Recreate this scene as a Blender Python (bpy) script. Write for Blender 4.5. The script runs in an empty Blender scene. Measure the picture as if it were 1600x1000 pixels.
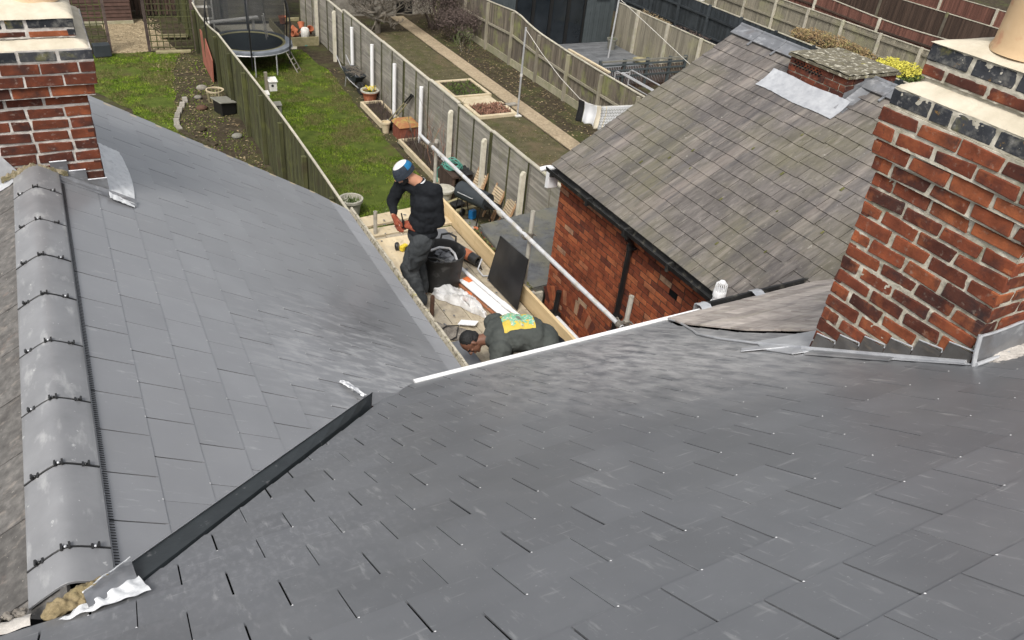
import bpy, math, random
import numpy as np
from mathutils import Vector, Matrix, noise
random.seed(7)
S = bpy.context.scene
C = bpy.context.collection
rad = math.radians
# ------------------------------------------------------------------ camera
cam_d = bpy.data.cameras.new('camera'); cam = bpy.data.objects.new('camera', cam_d); C.objects.link(cam)
PITCH, ROLL, YAW = 0.591377510, 0.111658364, -0.549611300
def cam_matrix():
    cp, sp = math.cos(PITCH), math.sin(PITCH)
    f = Vector((0, cp, -sp)); u = Vector((0, sp, cp)); r = Vector((1, 0, 0))
    r2 = r*math.cos(ROLL)+u*math.sin(ROLL); u2 = -r*math.sin(ROLL)+u*math.cos(ROLL)
    Z = Matrix.Rotation(YAW, 3, 'Z')
    r2, u2, f = Z@r2, Z@u2, Z@f
    return Matrix(((r2.x, u2.x, -f.x), (r2.y, u2.y, -f.y), (r2.z, u2.z, -f.z))).to_4x4()
cam.matrix_world = cam_matrix()
cam_d.sensor_width = 36; cam_d.lens = 27.52; cam_d.shift_y = -13.63/1600
cam_d.clip_start = 0.05; cam_d.clip_end = 600
S.camera = cam
# ------------------------------------------------------------------ light
SUN_EL, SUN_AZ = rad(52), rad(222)     # azimuth clockwise from +Y (north)
w = bpy.data.worlds.new('World'); S.world = w; w.use_nodes = True
nt = w.node_tree; bg = nt.nodes['Background']
sky = nt.nodes.new('ShaderNodeTexSky'); sky.sky_type = 'NISHITA'; sky.sun_disc = False
sky.sun_elevation = SUN_EL; sky.sun_rotation = SUN_AZ; sky.dust_density = 4; sky.air_density = 1.0; sky.ozone_density = 1.0
hs = nt.nodes.new('ShaderNodeHueSaturation'); hs.inputs['Saturation'].default_value = 0.25
nt.links.new(sky.outputs[0], hs.inputs['Color']); nt.links.new(hs.outputs[0], bg.inputs[0])
bg.inputs[1].default_value = 0.135
sun_d = bpy.data.lights.new('sun', 'SUN'); sun_d.energy = 1.5; sun_d.angle = rad(16); sun_d.color = (1, .96, .9)
sun = bpy.data.objects.new('sun', sun_d); C.objects.link(sun)
sd = Vector((math.sin(SUN_AZ)*math.cos(SUN_EL), math.cos(SUN_AZ)*math.cos(SUN_EL), math.sin(SUN_EL)))
sun.rotation_euler = sd.to_track_quat('Z', 'Y').to_euler()
S.view_settings.view_transform = 'Standard'; S.view_settings.look = 'None'; S.view_settings.gamma = 1
S.view_settings.exposure = 0.62
# ------------------------------------------------------------------ materials
MATS = {}
def mat(name, cols, scale=4.0, detail=6, stretch=(1, 1, 1), rough=.7, spec=.4, bump=.15, bscale=None, bdist=.004,
        vary=.25, varcols=None, stains=(), metal=0.0, coat=0.0, alpha=1.0, trans=0.0, rvar=0.0, bstretch=None):
    """cols: list of (pos, rgb) read by a noise; varcols: same, read by the per-face number 'var';
    stains: (scale, lo, hi, rgb, strength, stretch)"""
    m = bpy.data.materials.new(name); m.use_nodes = True; t = m.node_tree; N = t.nodes; L = t.links
    b = N['Principled BSDF']; co = N.new('ShaderNodeTexCoord')
    def noise_(sc, det, st, off=0):
        mp = N.new('ShaderNodeMapping'); mp.inputs['Scale'].default_value = st; mp.inputs['Location'].default_value = (off, off*.7, off*1.3)
        L.new(co.outputs['Object'], mp.inputs[0])
        n = N.new('ShaderNodeTexNoise'); n.inputs['Scale'].default_value = sc; n.inputs['Detail'].default_value = det
        n.inputs['Roughness'].default_value = .6
        L.new(mp.outputs[0], n.inputs['Vector']); return n.outputs['Fac']
    def ramp(fac, cl, inter='LINEAR'):
        r = N.new('ShaderNodeValToRGB'); r.color_ramp.interpolation = inter
        e = r.color_ramp.elements
        while len(e) < len(cl): e.new(.5)
        for i, (p, c) in enumerate(cl): e[i].position = p; e[i].color = (*c, 1)
        L.new(fac, r.inputs[0]); return r.outputs[0]
    def mix(a, bb, f, mode='MIX'):
        x = N.new('ShaderNodeMix'); x.data_type = 'RGBA'; x.blend_type = mode
        if isinstance(f, (int, float)): x.inputs[0].default_value = f
        else: L.new(f, x.inputs[0])
        L.new(a, x.inputs[6])
        if isinstance(bb, tuple): x.inputs[7].default_value = (*bb, 1)
        else: L.new(bb, x.inputs[7])
        return x.outputs[2]
    at = N.new('ShaderNodeAttribute'); at.attribute_name = 'var'
    base = ramp(noise_(scale, detail, stretch), cols)
    if varcols:
        vc = ramp(at.outputs['Fac'], varcols)
        base = mix(vc, base, .999, 'MULTIPLY')
    elif vary:
        mr = N.new('ShaderNodeMapRange'); mr.inputs[3].default_value = 1-vary; mr.inputs[4].default_value = 1+vary
        L.new(at.outputs['Fac'], mr.inputs[0])
        g = N.new('ShaderNodeCombineColor')
        for i in range(3): L.new(mr.outputs[0], g.inputs[i])
        x = N.new('ShaderNodeVectorMath'); x.operation = 'MULTIPLY'
        L.new(base, x.inputs[0]); L.new(g.outputs[0], x.inputs[1]); base = x.outputs[0]
    for i, s in enumerate(stains):
        sc, lo, hi, c, k = s[:5]; st = s[5] if len(s) > 5 else (1, 1, 1)
        f = noise_(sc, 8, st, 7.3*(i+1))
        mr = N.new('ShaderNodeMapRange'); mr.inputs[1].default_value = lo; mr.inputs[2].default_value = hi; mr.inputs[4].default_value = k
        L.new(f, mr.inputs[0]); fo = mr.outputs[0]
        if len(s) > 6:      # restrict to a region: (centre, radius) of a soft patch
            cx_, r_ = s[6], s[7]
            vm = N.new('ShaderNodeVectorMath'); vm.operation = 'DISTANCE'; vm.inputs[1].default_value = cx_
            L.new(co.outputs['Object'], vm.inputs[0])
            m2 = N.new('ShaderNodeMapRange'); m2.inputs[1].default_value = r_; m2.inputs[2].default_value = r_*.25
            L.new(vm.outputs['Value'], m2.inputs[0])
            mm = N.new('ShaderNodeMath'); mm.operation = 'MULTIPLY'; L.new(fo, mm.inputs[0]); L.new(m2.outputs[0], mm.inputs[1]); fo = mm.outputs[0]
        base = mix(base, c, fo)
    L.new(base, b.inputs['Base Color'])
    b.inputs['Roughness'].default_value = rough; b.inputs['Specular IOR Level'].default_value = spec
    if rvar:
        mr = N.new('ShaderNodeMapRange'); mr.inputs[3].default_value = rough-rvar; mr.inputs[4].default_value = rough+rvar
        L.new(noise_(scale*.7, 4, (1, 1, 1), 3.1), mr.inputs[0]); L.new(mr.outputs[0], b.inputs['Roughness'])
    b.inputs['Metallic'].default_value = metal; b.inputs['Coat Weight'].default_value = coat
    b.inputs['Transmission Weight'].default_value = trans; b.inputs['Alpha'].default_value = alpha
    if bump:
        bp = N.new('ShaderNodeBump'); bp.inputs['Strength'].default_value = bump; bp.inputs['Distance'].default_value = bdist
        L.new(noise_(bscale or scale*4, 8, bstretch or stretch, 1.7), bp.inputs['Height']); L.new(bp.outputs[0], b.inputs['Normal'])
    MATS[name] = m; return m
def k(v): return (v, v, v)
def brick_mat(name, var, soot=0.0, **kw):
    return mat(name, [(0.25, (.42, .44, .48)), (.5, (.80, .82, .85)), (.72, (1.15, 1.1, 1.0))], scale=9, varcols=var, rough=.9, spec=.2, bump=.7, bscale=60, bdist=.004, **kw)
M_slate = mat('new_slate', [(.3, (.138, .143, .152)), (.7, (.160, .165, .175))], scale=3, rough=.37, spec=.5, bump=.12, bscale=24, bdist=.0012, vary=.09, rvar=.07,
    stains=[(2.4, .50, .80, (.30, .30, .30), .18, (1, .55, 1)), (30, .60, .74, (.50, .50, .49), .40, (1, .12, .3)), (34, .62, .74, (.50, .50, .49), .30, (.14, 1, 1)), (70, .66, .72, (.6, .6, .58), .35, (1, 1, 1)),
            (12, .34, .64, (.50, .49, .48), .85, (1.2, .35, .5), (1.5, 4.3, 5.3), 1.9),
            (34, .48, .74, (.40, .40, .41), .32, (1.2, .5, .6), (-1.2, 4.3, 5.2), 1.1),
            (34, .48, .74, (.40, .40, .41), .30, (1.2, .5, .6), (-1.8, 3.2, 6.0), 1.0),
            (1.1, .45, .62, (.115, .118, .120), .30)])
M_slate_l = mat('new_slate_left', [(.3, (.205, .209, .219)), (.7, (.232, .236, .246))], scale=3, rough=.31, spec=.55, bump=.12, bscale=24, bdist=.0012, vary=.06, rvar=.05,
    stains=[(26, .62, .76, (.50, .50, .50), .40, (.2, 1, .3)), (60, .67, .73, (.6, .6, .6), .35), (1.5, .5, .7, (.20, .20, .205), .35),
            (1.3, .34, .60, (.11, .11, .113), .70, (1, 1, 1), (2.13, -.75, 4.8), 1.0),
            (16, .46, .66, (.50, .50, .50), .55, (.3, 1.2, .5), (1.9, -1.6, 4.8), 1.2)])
M_slate_e = mat('slate_eaves_painted_sheen', [(.3, (.30, .305, .318)), (.7, (.33, .335, .348))], scale=3, rough=.45, spec=.5, bump=.1, bscale=24, bdist=.001, vary=.05,  # lighter copy of the left slate: sky reflection on the eaves course painted in
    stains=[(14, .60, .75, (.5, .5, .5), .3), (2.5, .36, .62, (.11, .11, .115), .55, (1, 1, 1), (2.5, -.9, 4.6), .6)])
M_gap = mat('deck_and_gap_shade', [(0, k(.008)), (1, k(.012))], rough=1, spec=0, bump=0, vary=0)  # black backing for decks and holes; in slate joints it paints the shade
M_rivet = mat('copper_rivet', [(0, k(.55)), (1, k(.65))], rough=.3, bump=0, vary=0)
M_old = mat('weathered_slate', [(.28, (.080, .072, .067)), (.5, (.130, .117, .108)), (.72, (.182, .164, .150))], scale=7, detail=12, stretch=(.6, 2.4, .6), rough=.85, spec=.25, bump=.5, bscale=14, bdist=.005, vary=.15,
    stains=[(.8, .46, .66, (.150, .140, .078), .50), (1.6, .52, .66, (.075, .070, .072), .6, (.25, 2.0, .25)), (1.9, .54, .68, (.26, .22, .19), .5, (.25, 2.2, .25)), (16, .58, .72, (.28, .26, .22), .5, (.6, 1.6, .6)), (24, .60, .70, (.06, .055, .05), .5), (3.5, .55, .72, (.33, .29, .25), .5, (.35, 2.4, .35)), (2.6, .56, .7, (.085, .083, .088), .55, (.3, 2.6, .3)), (38, .69, .73, (.6, .58, .52), .6), (9, .69, .75, (.5, .47, .42), .5, (1, 1, 1))])
M_old2 = mat('weathered_slate_tan', [(.28, (.29, .25, .22)), (.5, (.42, .37, .33)), (.72, (.55, .50, .44))], scale=6, detail=9, stretch=(2.6, .6, .6), rough=.8, spec=.3, bump=.4, bscale=14, bdist=.004, vary=.2,
    stains=[(3, .54, .68, (.5, .45, .36), .5, (.6, 2.2, 1)), (2.4, .53, .68, (.14, .13, .13), .5, (.6, 1.8, 1)), (30, .69, .73, (.7, .68, .62), .5)])
M_old3 = mat('weathered_slate_left', [(.28, (.075, .071, .067)), (.5, (.12, .114, .107)), (.72, (.18, .17, .158))], scale=22, detail=12, stretch=(1, 1, 1), rough=.85, spec=.2, bump=.8, bscale=22, bdist=.006, vary=.16,
    stains=[(14, .56, .7, (.32, .28, .24), .5, (.8, 1.4, 1)), (5, .52, .66, (.07, .064, .06), .5), (50, .66, .72, (.5, .46, .4), .6), (8, .62, .7, (.24, .16, .13), .3)])
RED = [(0, (.05, .028, .024)), (.2, (.10, .034, .023)), (.45, (.165, .048, .027)), (.7, (.24, .068, .033)), (.88, (.32, .098, .042)), (1, (.42, .14, .06))]
M_brick = brick_mat('chimney_brick', RED, stains=[(6, .52, .68, (.035, .026, .026), .75), (30, .60, .74, (.36, .31, .25), .40), (7, .54, .70, (.34, .11, .045), .6), (40, .62, .70, (.03, .025, .025), .6)])
M_brick_l = brick_mat('chimney_brick_left', [(0, (.05, .026, .020)), (.3, (.095, .032, .021)), (.6, (.15, .045, .025)), (.85, (.20, .060, .029)), (1, (.34, .105, .045))], stains=[(8, .50, .68, (.03, .022, .022), .7), (26, .60, .74, (.42, .35, .30), .5, (1, 1, 1.6)), (6, .58, .72, (.26, .07, .035), .5)])
M_blue = brick_mat('blue_black_brick', [(0, (.03, .032, .036)), (1, (.07, .072, .078))], stains=[(16, .52, .72, (.26, .25, .22), .6), (7, .58, .68, (.16, .15, .05), .6), (16, .64, .70, (.40, .22, .04), .7), (40, .60, .70, (.3, .29, .27), .5)])
M_wallb = brick_mat('wall_brick', [(0, (.12, .04, .028)), (.3, (.24, .065, .032)), (.6, (.34, .095, .042)), (.88, (.44, .14, .06)), (.96, (.38, .20, .12)), (1, (.46, .33, .21))], stains=[(1.2, .52, .7, (.10, .05, .035), .45), (14, .66, .74, (.42, .33, .25), .5)])
M_mortar = mat('lime_mortar', [(.3, (.30, .275, .21)), (.7, (.60, .56, .47))], scale=12, rough=1, spec=.1, bump=.8, bscale=50, bdist=.006, vary=0, stains=[(4, .56, .68, (.16, .16, .10), .6)])
M_mortar_l = mat('pale_mortar', [(.3, (.36, .335, .30)), (.7, (.64, .60, .55))], scale=12, rough=1, spec=.1, bump=.8, bscale=50, bdist=.006, vary=0, stains=[(5, .58, .68, (.2, .18, .16), .5)])
M_mortar_d = mat('dark_mortar', [(.3, (.035, .028, .024)), (.7, (.075, .058, .046))], scale=9, rough=1, spec=.1, bump=.5, vary=0)
M_flaunch = mat('fresh_cement', [(.3, (.46, .41, .31)), (.7, (.62, .56, .45))], scale=7, rough=.9, spec=.2, bump=.9, bscale=9, bdist=.012, vary=0, stains=[(5, .60, .72, (.42, .40, .30), .4), (20, .68, .73, (.2, .18, .14), .4)])
M_pot = mat('buff_clay', [(.3, (.50, .34, .19)), (.7, (.62, .45, .27))], scale=4, rough=.75, spec=.3, bump=.4, bscale=14, vary=0, stains=[(3, .52, .66, (.62, .50, .36), .6), (12, .58, .7, (.45, .16, .09), .5), (8, .60, .68, (.16, .13, .09), .5)])
M_lead = mat('lead_sheet', [(.3, (.16, .165, .175)), (.7, (.26, .265, .275))], scale=6, rough=.42, spec=.5, bump=.5, bscale=12, bdist=.005, vary=.05, metal=.35, stains=[(9, .55, .72, (.55, .56, .57), .6, (1, 1, 2)), (4, .55, .7, (.12, .09, .07), .4)])
M_lead_d = mat('dull_lead', [(.3, (.085, .078, .072)), (.7, (.14, .135, .13))], scale=8, rough=.5, spec=.5, bump=.4, bscale=12, bdist=.004, vary=.05, metal=.3, stains=[(6, .55, .72, (.24, .20, .15), .5, (1, 1, 3))])
M_lead_new = mat('bright_lead', [(.3, (.40, .41, .43)), (.7, (.58, .59, .60))], scale=8, rough=.35, spec=.5, bump=.7, bscale=16, bdist=.006, vary=0, metal=.3, stains=[(18, .56, .7, (.30, .31, .33), .4)])
M_chalk = mat('chalky_lead', [(.3, (.60, .61, .62)), (.7, (.78, .79, .79))], scale=9, rough=.5, spec=.4, bump=.9, bscale=18, bdist=.008, vary=0, stains=[(26, .54, .66, (.42, .43, .44), .5)])
M_ridge = mat('concrete_ridge_tile', [(.3, (.18, .182, .188)), (.7, (.235, .237, .243))], scale=5, rough=.38, spec=.5, bump=.15, bscale=60, vary=.06, rvar=.08, stains=[(10, .56, .7, (.48, .48, .47), .45, (1.2, .5, 1)), (26, .66, .71, (.7, .7, .68), .5)])
M_black = mat('black_plastic', [(.3, k(.012)), (.7, k(.022))], scale=6, rough=.35, spec=.5, bump=.1, vary=.1)
M_blackdirty = mat('dirty_black_plastic', [(.3, k(.012)), (.7, k(.028))], scale=6, rough=.5, bump=.2, vary=.1, stains=[(8, .55, .68, (.16, .15, .12), .5)])
M_white = mat('white_upvc', [(.3, k(.72)), (.7, k(.80))], scale=5, rough=.35, bump=.05, vary=0, stains=[(9, .62, .72, (.45, .44, .40), .4)])
M_board = mat('valley_board', [(.3, (.022, .027, .030)), (.7, (.035, .042, .046))], scale=5, rough=.55, bump=.3, bscale=30, vary=0, stains=[(20, .63, .70, (.3, .3, .3), .35, (1, .4, 1))])
M_foam = mat('expanding_foam', [(.3, (.13, .10, .05)), (.7, (.38, .30, .17))], scale=14, rough=.95, bump=1, bscale=40, bdist=.01, vary=0, stains=[(5, .5, .65, (.20, .17, .07), .5)])
M_lich = mat('lichened_gutter_edge', [(.3, (.30, .27, .21)), (.7, (.50, .46, .37))], scale=18, rough=.95, bump=.8, bscale=40, vary=0, stains=[(22, .52, .62, (.10, .085, .05), .8), (9, .6, .68, (.33, .29, .07), .6)])
M_rust = mat('rusty_iron', [(.3, (.05, .03, .022)), (.7, (.12, .06, .035))], scale=14, rough=.9, bump=.5, vary=0)
# timber & fences
M_ply = mat('pale_plywood', [(.3, (.50, .40, .25)), (.7, (.66, .55, .37))], scale=2.5, stretch=(4, .5, 1), rough=.75, bump=.2, vary=.10, stains=[(12, .60, .70, (.2, .15, .09), .6), (3, .50, .66, (.38, .32, .24), .6), (40, .66, .70, (.12, .10, .08), .6)])
M_boards = mat('scaffold_board', [(.3, (.36, .30, .21)), (.7, (.52, .45, .33))], scale=3, stretch=(5, .4, 1), rough=.85, bump=.3, vary=.12, stains=[(6, .50, .66, (.20, .17, .13), .65), (22, .58, .66, (.12, .08, .05), .6), (2.5, .5, .66, (.26, .24, .21), .5)])
M_toe = mat('toe_board_timber', [(.3, (.52, .38, .20)), (.7, (.66, .51, .30))], scale=2.5, stretch=(1, .4, 5), rough=.75, bump=.2, vary=.05, stains=[(6, .58, .7, (.38, .27, .13), .5)])
M_fgrey = mat('weathered_fence_grey', [(.3, (.15, .138, .115)), (.7, (.29, .27, .23))], scale=3, stretch=(1, .35, 6), rough=.9, bump=.4, bscale=10, vary=.20, stains=[(2.2, .52, .7, (.16, .16, .08), .5), (3, .56, .7, (.42, .39, .33), .4)])
M_fpale = mat('pale_fence_trim', [(.3, (.36, .33, .26)), (.7, (.50, .46, .37))], scale=5, rough=.9, bump=.3, vary=.12, stains=[(3, .54, .68, (.30, .32, .17), .5)])
M_folive = mat('mossy_fence_boards', [(.3, (.035, .036, .014)), (.7, (.082, .084, .034))], scale=3, stretch=(6, 6, .4), rough=.95, bump=.4, vary=.3, stains=[(2.4, .52, .66, (.12, .13, .035), .5), (3, .55, .68, (.05, .035, .022), .6)])
M_fright = mat('stained_closeboard', [(.3, (.085, .07, .052)), (.7, (.20, .172, .13))], scale=3, stretch=(1, 6, .4), rough=.95, bump=.4, vary=.3, stains=[(1.4, .50, .64, (.24, .26, .09), .7), (3, .56, .7, (.10, .085, .075), .5)])
M_fpale2 = mat('pale_closeboard', [(.3, (.17, .152, .113)), (.7, (.29, .262, .20))], scale=3, stretch=(1, 6, .4), rough=.95, bump=.4, vary=.22, stains=[(1.3, .52, .66, (.30, .29, .16), .5)])
M_fblack = mat('black_painted_fence', [(.3, (.022, .027, .031)), (.7, (.04, .047, .052))], scale=3, rough=.7, bump=.3, vary=.3)
M_fbrown = mat('dark_brown_fence', [(.3, (.045, .028, .02)), (.7, (.085, .055, .04))], scale=3, stretch=(1, 6, .4), rough=.9, bump=.4, vary=.3)
M_fred = mat('red_brown_fence', [(.3, (.11, .048, .036)), (.7, (.19, .085, .06))], scale=3, stretch=(1, 6, .4), rough=.9, bump=.4, vary=.3)
M_conc = mat('pale_concrete_post', [(.3, (.50, .46, .36)), (.7, (.66, .62, .51))], scale=8, rough=.95, bump=.4, vary=.08, stains=[(5, .56, .7, (.33, .33, .20), .5)])
M_gravboard = mat('gravel_board', [(.3, (.25, .235, .16)), (.7, (.36, .33, .23))], scale=6, rough=.95, bump=.3, vary=.12, stains=[(2, .5, .65, (.18, .19, .08), .5)])
M_sleeper = mat('raised_bed_timber', [(.3, (.20, .175, .09)), (.7, (.36, .32, .19))], scale=5, rough=.95, bump=.4, vary=.15)
M_bedpale = mat('pale_bed_edging', [(.3, (.44, .36, .23)), (.7, (.58, .49, .34))], scale=5, rough=.95, bump=.3, vary=.1)
M_shed = mat('brown_shed_boards', [(.3, (.055, .03, .022)), (.7, (.10, .055, .042))], scale=4, rough=.8, bump=.3, vary=.2)
M_cab = mat('charcoal_cladding', [(.3, (.045, .055, .058)), (.7, (.062, .073, .076))], scale=4, rough=.6, bump=.2, vary=.12)
M_glass = mat('dark_window_glass', [(.3, (.010, .013, .016)), (.7, (.02, .025, .03))], scale=2, rough=.08, spec=.5, bump=0, vary=0)
M_frame = mat('black_window_frame', [(0, k(.010)), (1, k(.014))], rough=.4, bump=0, vary=0)
M_deck = mat('grey_decking', [(.3, (.11, .115, .12)), (.7, (.17, .175, .18))], scale=4, rough=.6, bump=.2, vary=.15, stains=[(3, .52, .62, (.06, .062, .065), .5, (.4, 2, 1))])
# ground
M_soil = mat('garden_soil', [(.25, (.030, .024, .016)), (.5, (.055, .044, .029)), (.75, (.09, .074, .05))], scale=5, detail=12, rough=1, spec=.1, bump=1, bscale=14, bdist=.03, vary=0, stains=[(1.3, .50, .66, (.075, .085, .03), .7), (12, .66, .72, (.30, .26, .18), .5)])
M_grass2 = mat('thin_grass_ground', [(.25, (.06, .052, .030)), (.5, (.095, .085, .048)), (.75, (.14, .118, .072))], scale=4, detail=12, rough=1, spec=.1, bump=1, bscale=20, bdist=.03, vary=0, stains=[(1.1, .50, .62, (.15, .11, .07), .6), (2.1, .52, .64, (.07, .08, .025), .6)])
M_lawn = mat('lawn_ground', [(.25, (.035, .05, .010)), (.5, (.075, .10, .02)), (.75, (.12, .15, .03))], scale=3, detail=12, rough=1, spec=.1, bump=1, bscale=24, bdist=.03, vary=0, stains=[(1.2, .56, .66, (.09, .07, .035), .8)])
M_blade = mat('grass_blades', [(.3, (.055, .10, .010)), (.5, (.13, .20, .016)), (.7, (.26, .32, .04))], scale=2.4, detail=5, rough=.8, spec=.2, bump=0, vary=.35, stains=[(1.3, .47, .57, (.15, .125, .055), .9), (6, .56, .66, (.03, .055, .008), .5)])
M_blade2 = mat('dry_grass_blades', [(.3, (.06, .07, .02)), (.7, (.14, .13, .05))], scale=1.3, rough=.9, spec=.1, bump=0, vary=.35)
M_path = mat('gravelly_path', [(.3, (.24, .19, .125)), (.5, (.34, .27, .18)), (.7, (.44, .36, .25))], scale=16, detail=10, rough=1, spec=.1, bump=1, bscale=50, bdist=.01, vary=.08, stains=[(2, .55, .7, (.20, .18, .11), .4), (30, .64, .7, (.62, .56, .44), .5)])
M_gravel = mat('pale_gravel', [(.3, (.20, .15, .09)), (.5, (.34, .27, .17)), (.7, (.5, .42, .28))], scale=28, detail=8, rough=1, spec=.1, bump=1, bscale=60, bdist=.02, vary=.3)
M_leaf = mat('dead_leaves', [(.3, (.12, .08, .04)), (.7, (.34, .27, .16))], scale=3, rough=.9, bump=0, vary=.5)
# things
M_galv = mat('galvanised_tube', [(.3, k(.50)), (.7, k(.66))], scale=8, rough=.45, bump=.2, vary=0, metal=.25, stains=[(9, .50, .64, (.46, .41, .31), .7), (18, .64, .7, (.2, .15, .1), .5)])
M_galv2 = mat('muddy_tube', [(.3, (.36, .34, .29)), (.7, (.52, .49, .42))], scale=8, rough=.6, bump=.3, vary=0, metal=.15, stains=[(9, .50, .62, (.28, .25, .19), .6)])
M_coup = mat('steel_coupler', [(.3, (.13, .11, .09)), (.7, (.26, .24, .2))], scale=20, rough=.6, bump=.4, vary=0, metal=.5)
M_black_sheet = mat('black_sheet', [(.3, (.014, .014, .015)), (.7, (.028, .028, .029))], scale=2, rough=.38, spec=.5, bump=.25, bscale=4, bdist=.01, vary=0, stains=[(3, .5, .7, (.05, .048, .045), .5)])
M_rubber = mat('black_rubber', [(.3, k(.012)), (.7, k(.03))], scale=6, rough=.6, bump=.2, vary=0, stains=[(9, .56, .7, (.16, .16, .155), .5)])
M_slatepiece = mat('cut_slate', [(.3, (.10, .104, .112)), (.7, (.15, .154, .162))], scale=6, rough=.5, bump=.1, vary=.25)
M_poly = mat('clear_polythene', [(.3, k(.75)), (.7, k(.88))], scale=6, rough=.18, spec=.6, bump=.9, bscale=12, bdist=.03, vary=0, alpha=.62)
M_hess = mat('muddy_sacking', [(.3, (.11, .095, .08)), (.7, (.24, .215, .185))], scale=9, rough=1, bump=.8, bdist=.02, vary=0, stains=[(5, .52, .66, (.38, .35, .3), .5)])
M_felt = mat('mineral_felt', [(.3, (.065, .068, .072)), (.7, (.12, .123, .128))], scale=6, rough=.85, bump=.5, bscale=90, vary=0, stains=[(1.4, .42, .60, (.15, .142, .10), .75), (3.5, .58, .7, (.19, .175, .09), .6), (9, .56, .66, (.045, .045, .047), .5)])
M_moss = mat('moss', [(.3, (.05, .055, .015)), (.7, (.14, .13, .05))], scale=12, rough=1, bump=1, bdist=.01, vary=.3)
M_terra = mat('terracotta', [(.3, (.34, .10, .045)), (.7, (.48, .17, .085))], scale=6, rough=.85, bump=.2, vary=.1, stains=[(7, .6, .7, (.5, .38, .28), .4)])
M_stonepot = mat('grey_stone_pot', [(.3, (.34, .32, .26)), (.7, (.50, .48, .41))], scale=8, rough=.9, bump=.4, vary=0, stains=[(5, .54, .68, (.26, .26, .16), .5)])
M_chest = mat('rust_red_chest', [(.3, (.16, .045, .028)), (.7, (.28, .085, .05))], scale=8, rough=.9, bump=.4, vary=.12)
M_chesttop = mat('mossy_red_lid', [(.3, (.30, .11, .05)), (.7, (.38, .20, .08))], scale=7, rough=.9, bump=.4, vary=0, stains=[(4, .48, .6, (.36, .31, .09), .7)])
M_chair = mat('oiled_teak', [(.3, (.30, .17, .09)), (.7, (.46, .30, .17))], scale=5, rough=.7, bump=.2, vary=.15)
M_chairp = mat('pale_teak', [(.3, (.42, .32, .20)), (.7, (.58, .47, .32))], scale=5, rough=.8, bump=.2, vary=.15)
M_red = mat('faded_red_board', [(.3, (.22, .07, .045)), (.7, (.32, .12, .08))], scale=4, rough=.8, bump=.2, vary=0)
M_stone = mat('grey_stone', [(.3, (.16, .145, .12)), (.7, (.32, .295, .25))], scale=6, rough=.95, bump=.6, bdist=.01, vary=.2)
M_slab = mat('grey_box', [(.3, (.15, .145, .12)), (.7, (.22, .215, .18))], scale=6, rough=.9, bump=.3, vary=.1)
M_net = mat('black_net', [(.3, (.016, .02, .024)), (.7, (.024, .029, .034))], scale=4, rough=.8, bump=0, vary=0, alpha=.55)
M_matt = mat('trampoline_mat', [(.3, (.010, .014, .016)), (.7, (.018, .024, .027))], scale=3, rough=.9, spec=.1, bump=.1, vary=0)
M_pad = mat('trampoline_pad', [(.3, (.12, .135, .15)), (.7, (.20, .215, .24))], scale=4, rough=.6, bump=.3, vary=.1)
M_padin = mat('mossy_pad_edge', [(.3, (.20, .19, .09)), (.7, (.33, .30, .16))], scale=6, rough=.9, bump=.3, vary=.1)
M_whitep = mat('white_painted_wood', [(.3, (.55, .53, .48)), (.7, (.72, .70, .65))], scale=8, rough=.8, bump=.2, vary=.1, stains=[(8, .58, .68, (.3, .28, .22), .5)])
M_green = mat('green_hose', [(.3, (.06, .22, .17)), (.7, (.12, .34, .27))], scale=9, rough=.5, bump=0, vary=.2)
M_bluep = mat('blue_plastic', [(.3, (.01, .10, .28)), (.7, (.02, .18, .40))], scale=5, rough=.4, bump=0, vary=0)
M_yellow = mat('yellow_plastic', [(.3, (.62, .46, .03)), (.7, (.72, .56, .05))], scale=5, rough=.4, bump=0, vary=0)
M_orange = mat('orange_plastic', [(.3, (.55, .12, .03)), (.7, (.66, .18, .05))], scale=5, rough=.5, bump=0, vary=0)
M_bark = mat('grey_bark', [(.3, (.10, .085, .065)), (.7, (.21, .185, .15))], scale=8, rough=1, bump=.5, vary=.25)
M_twig = mat('dark_twigs', [(.3, (.05, .035, .032)), (.7, (.12, .09, .075))], scale=8, rough=1, bump=0, vary=.4)
M_twigred = mat('reddish_twigs', [(.3, (.16, .075, .055)), (.7, (.30, .17, .11))], scale=5, rough=1, bump=0, vary=.4)
M_leafg = mat('green_leaves', [(.3, (.045, .075, .014)), (.7, (.11, .15, .03))], scale=4, rough=.7, bump=0, vary=.5)
M_hedge = mat('copper_hedge_leaves', [(.25, (.15, .085, .045)), (.5, (.22, .15, .07)), (.75, (.13, .15, .045))], scale=3, rough=.8, bump=0, vary=.5)
M_leafy = mat('yellow_leaves', [(.3, (.34, .32, .04)), (.7, (.60, .53, .07))], scale=5, rough=.7, bump=0, vary=.3)
M_flower = mat('yellow_flowers', [(.3, (.75, .58, .03)), (.7, (.85, .7, .05))], scale=9, rough=.7, bump=0, vary=.2)
M_cloth_w = mat('white_cloth', [(.3, k(.72)), (.7, k(.82))], scale=3, rough=.9, bump=.4, bscale=6, bdist=.02, vary=0)
M_cloth_b = mat('black_cloth', [(.3, k(.008)), (.7, k(.016))], scale=6, rough=.9, bump=.3, vary=0)
M_cloth_c = mat('cream_cloth', [(.3, (.66, .58, .44)), (.7, (.76, .69, .55))], scale=6, rough=.9, bump=.3, vary=0)
M_cord = mat('pale_cord', [(.3, (.5, .48, .42)), (.7, (.65, .62, .55))], scale=9, rough=.8, bump=0, vary=0)
M_steel = mat('steel_frame', [(.3, k(.40)), (.7, k(.56))], scale=6, rough=.4, bump=.1, vary=0, metal=.4)
M_skin = mat('skin_tan', [(.3, (.42, .20, .12)), (.7, (.52, .27, .17))], scale=10, rough=.55, bump=.1, bscale=60, bdist=.001, vary=0)
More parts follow.
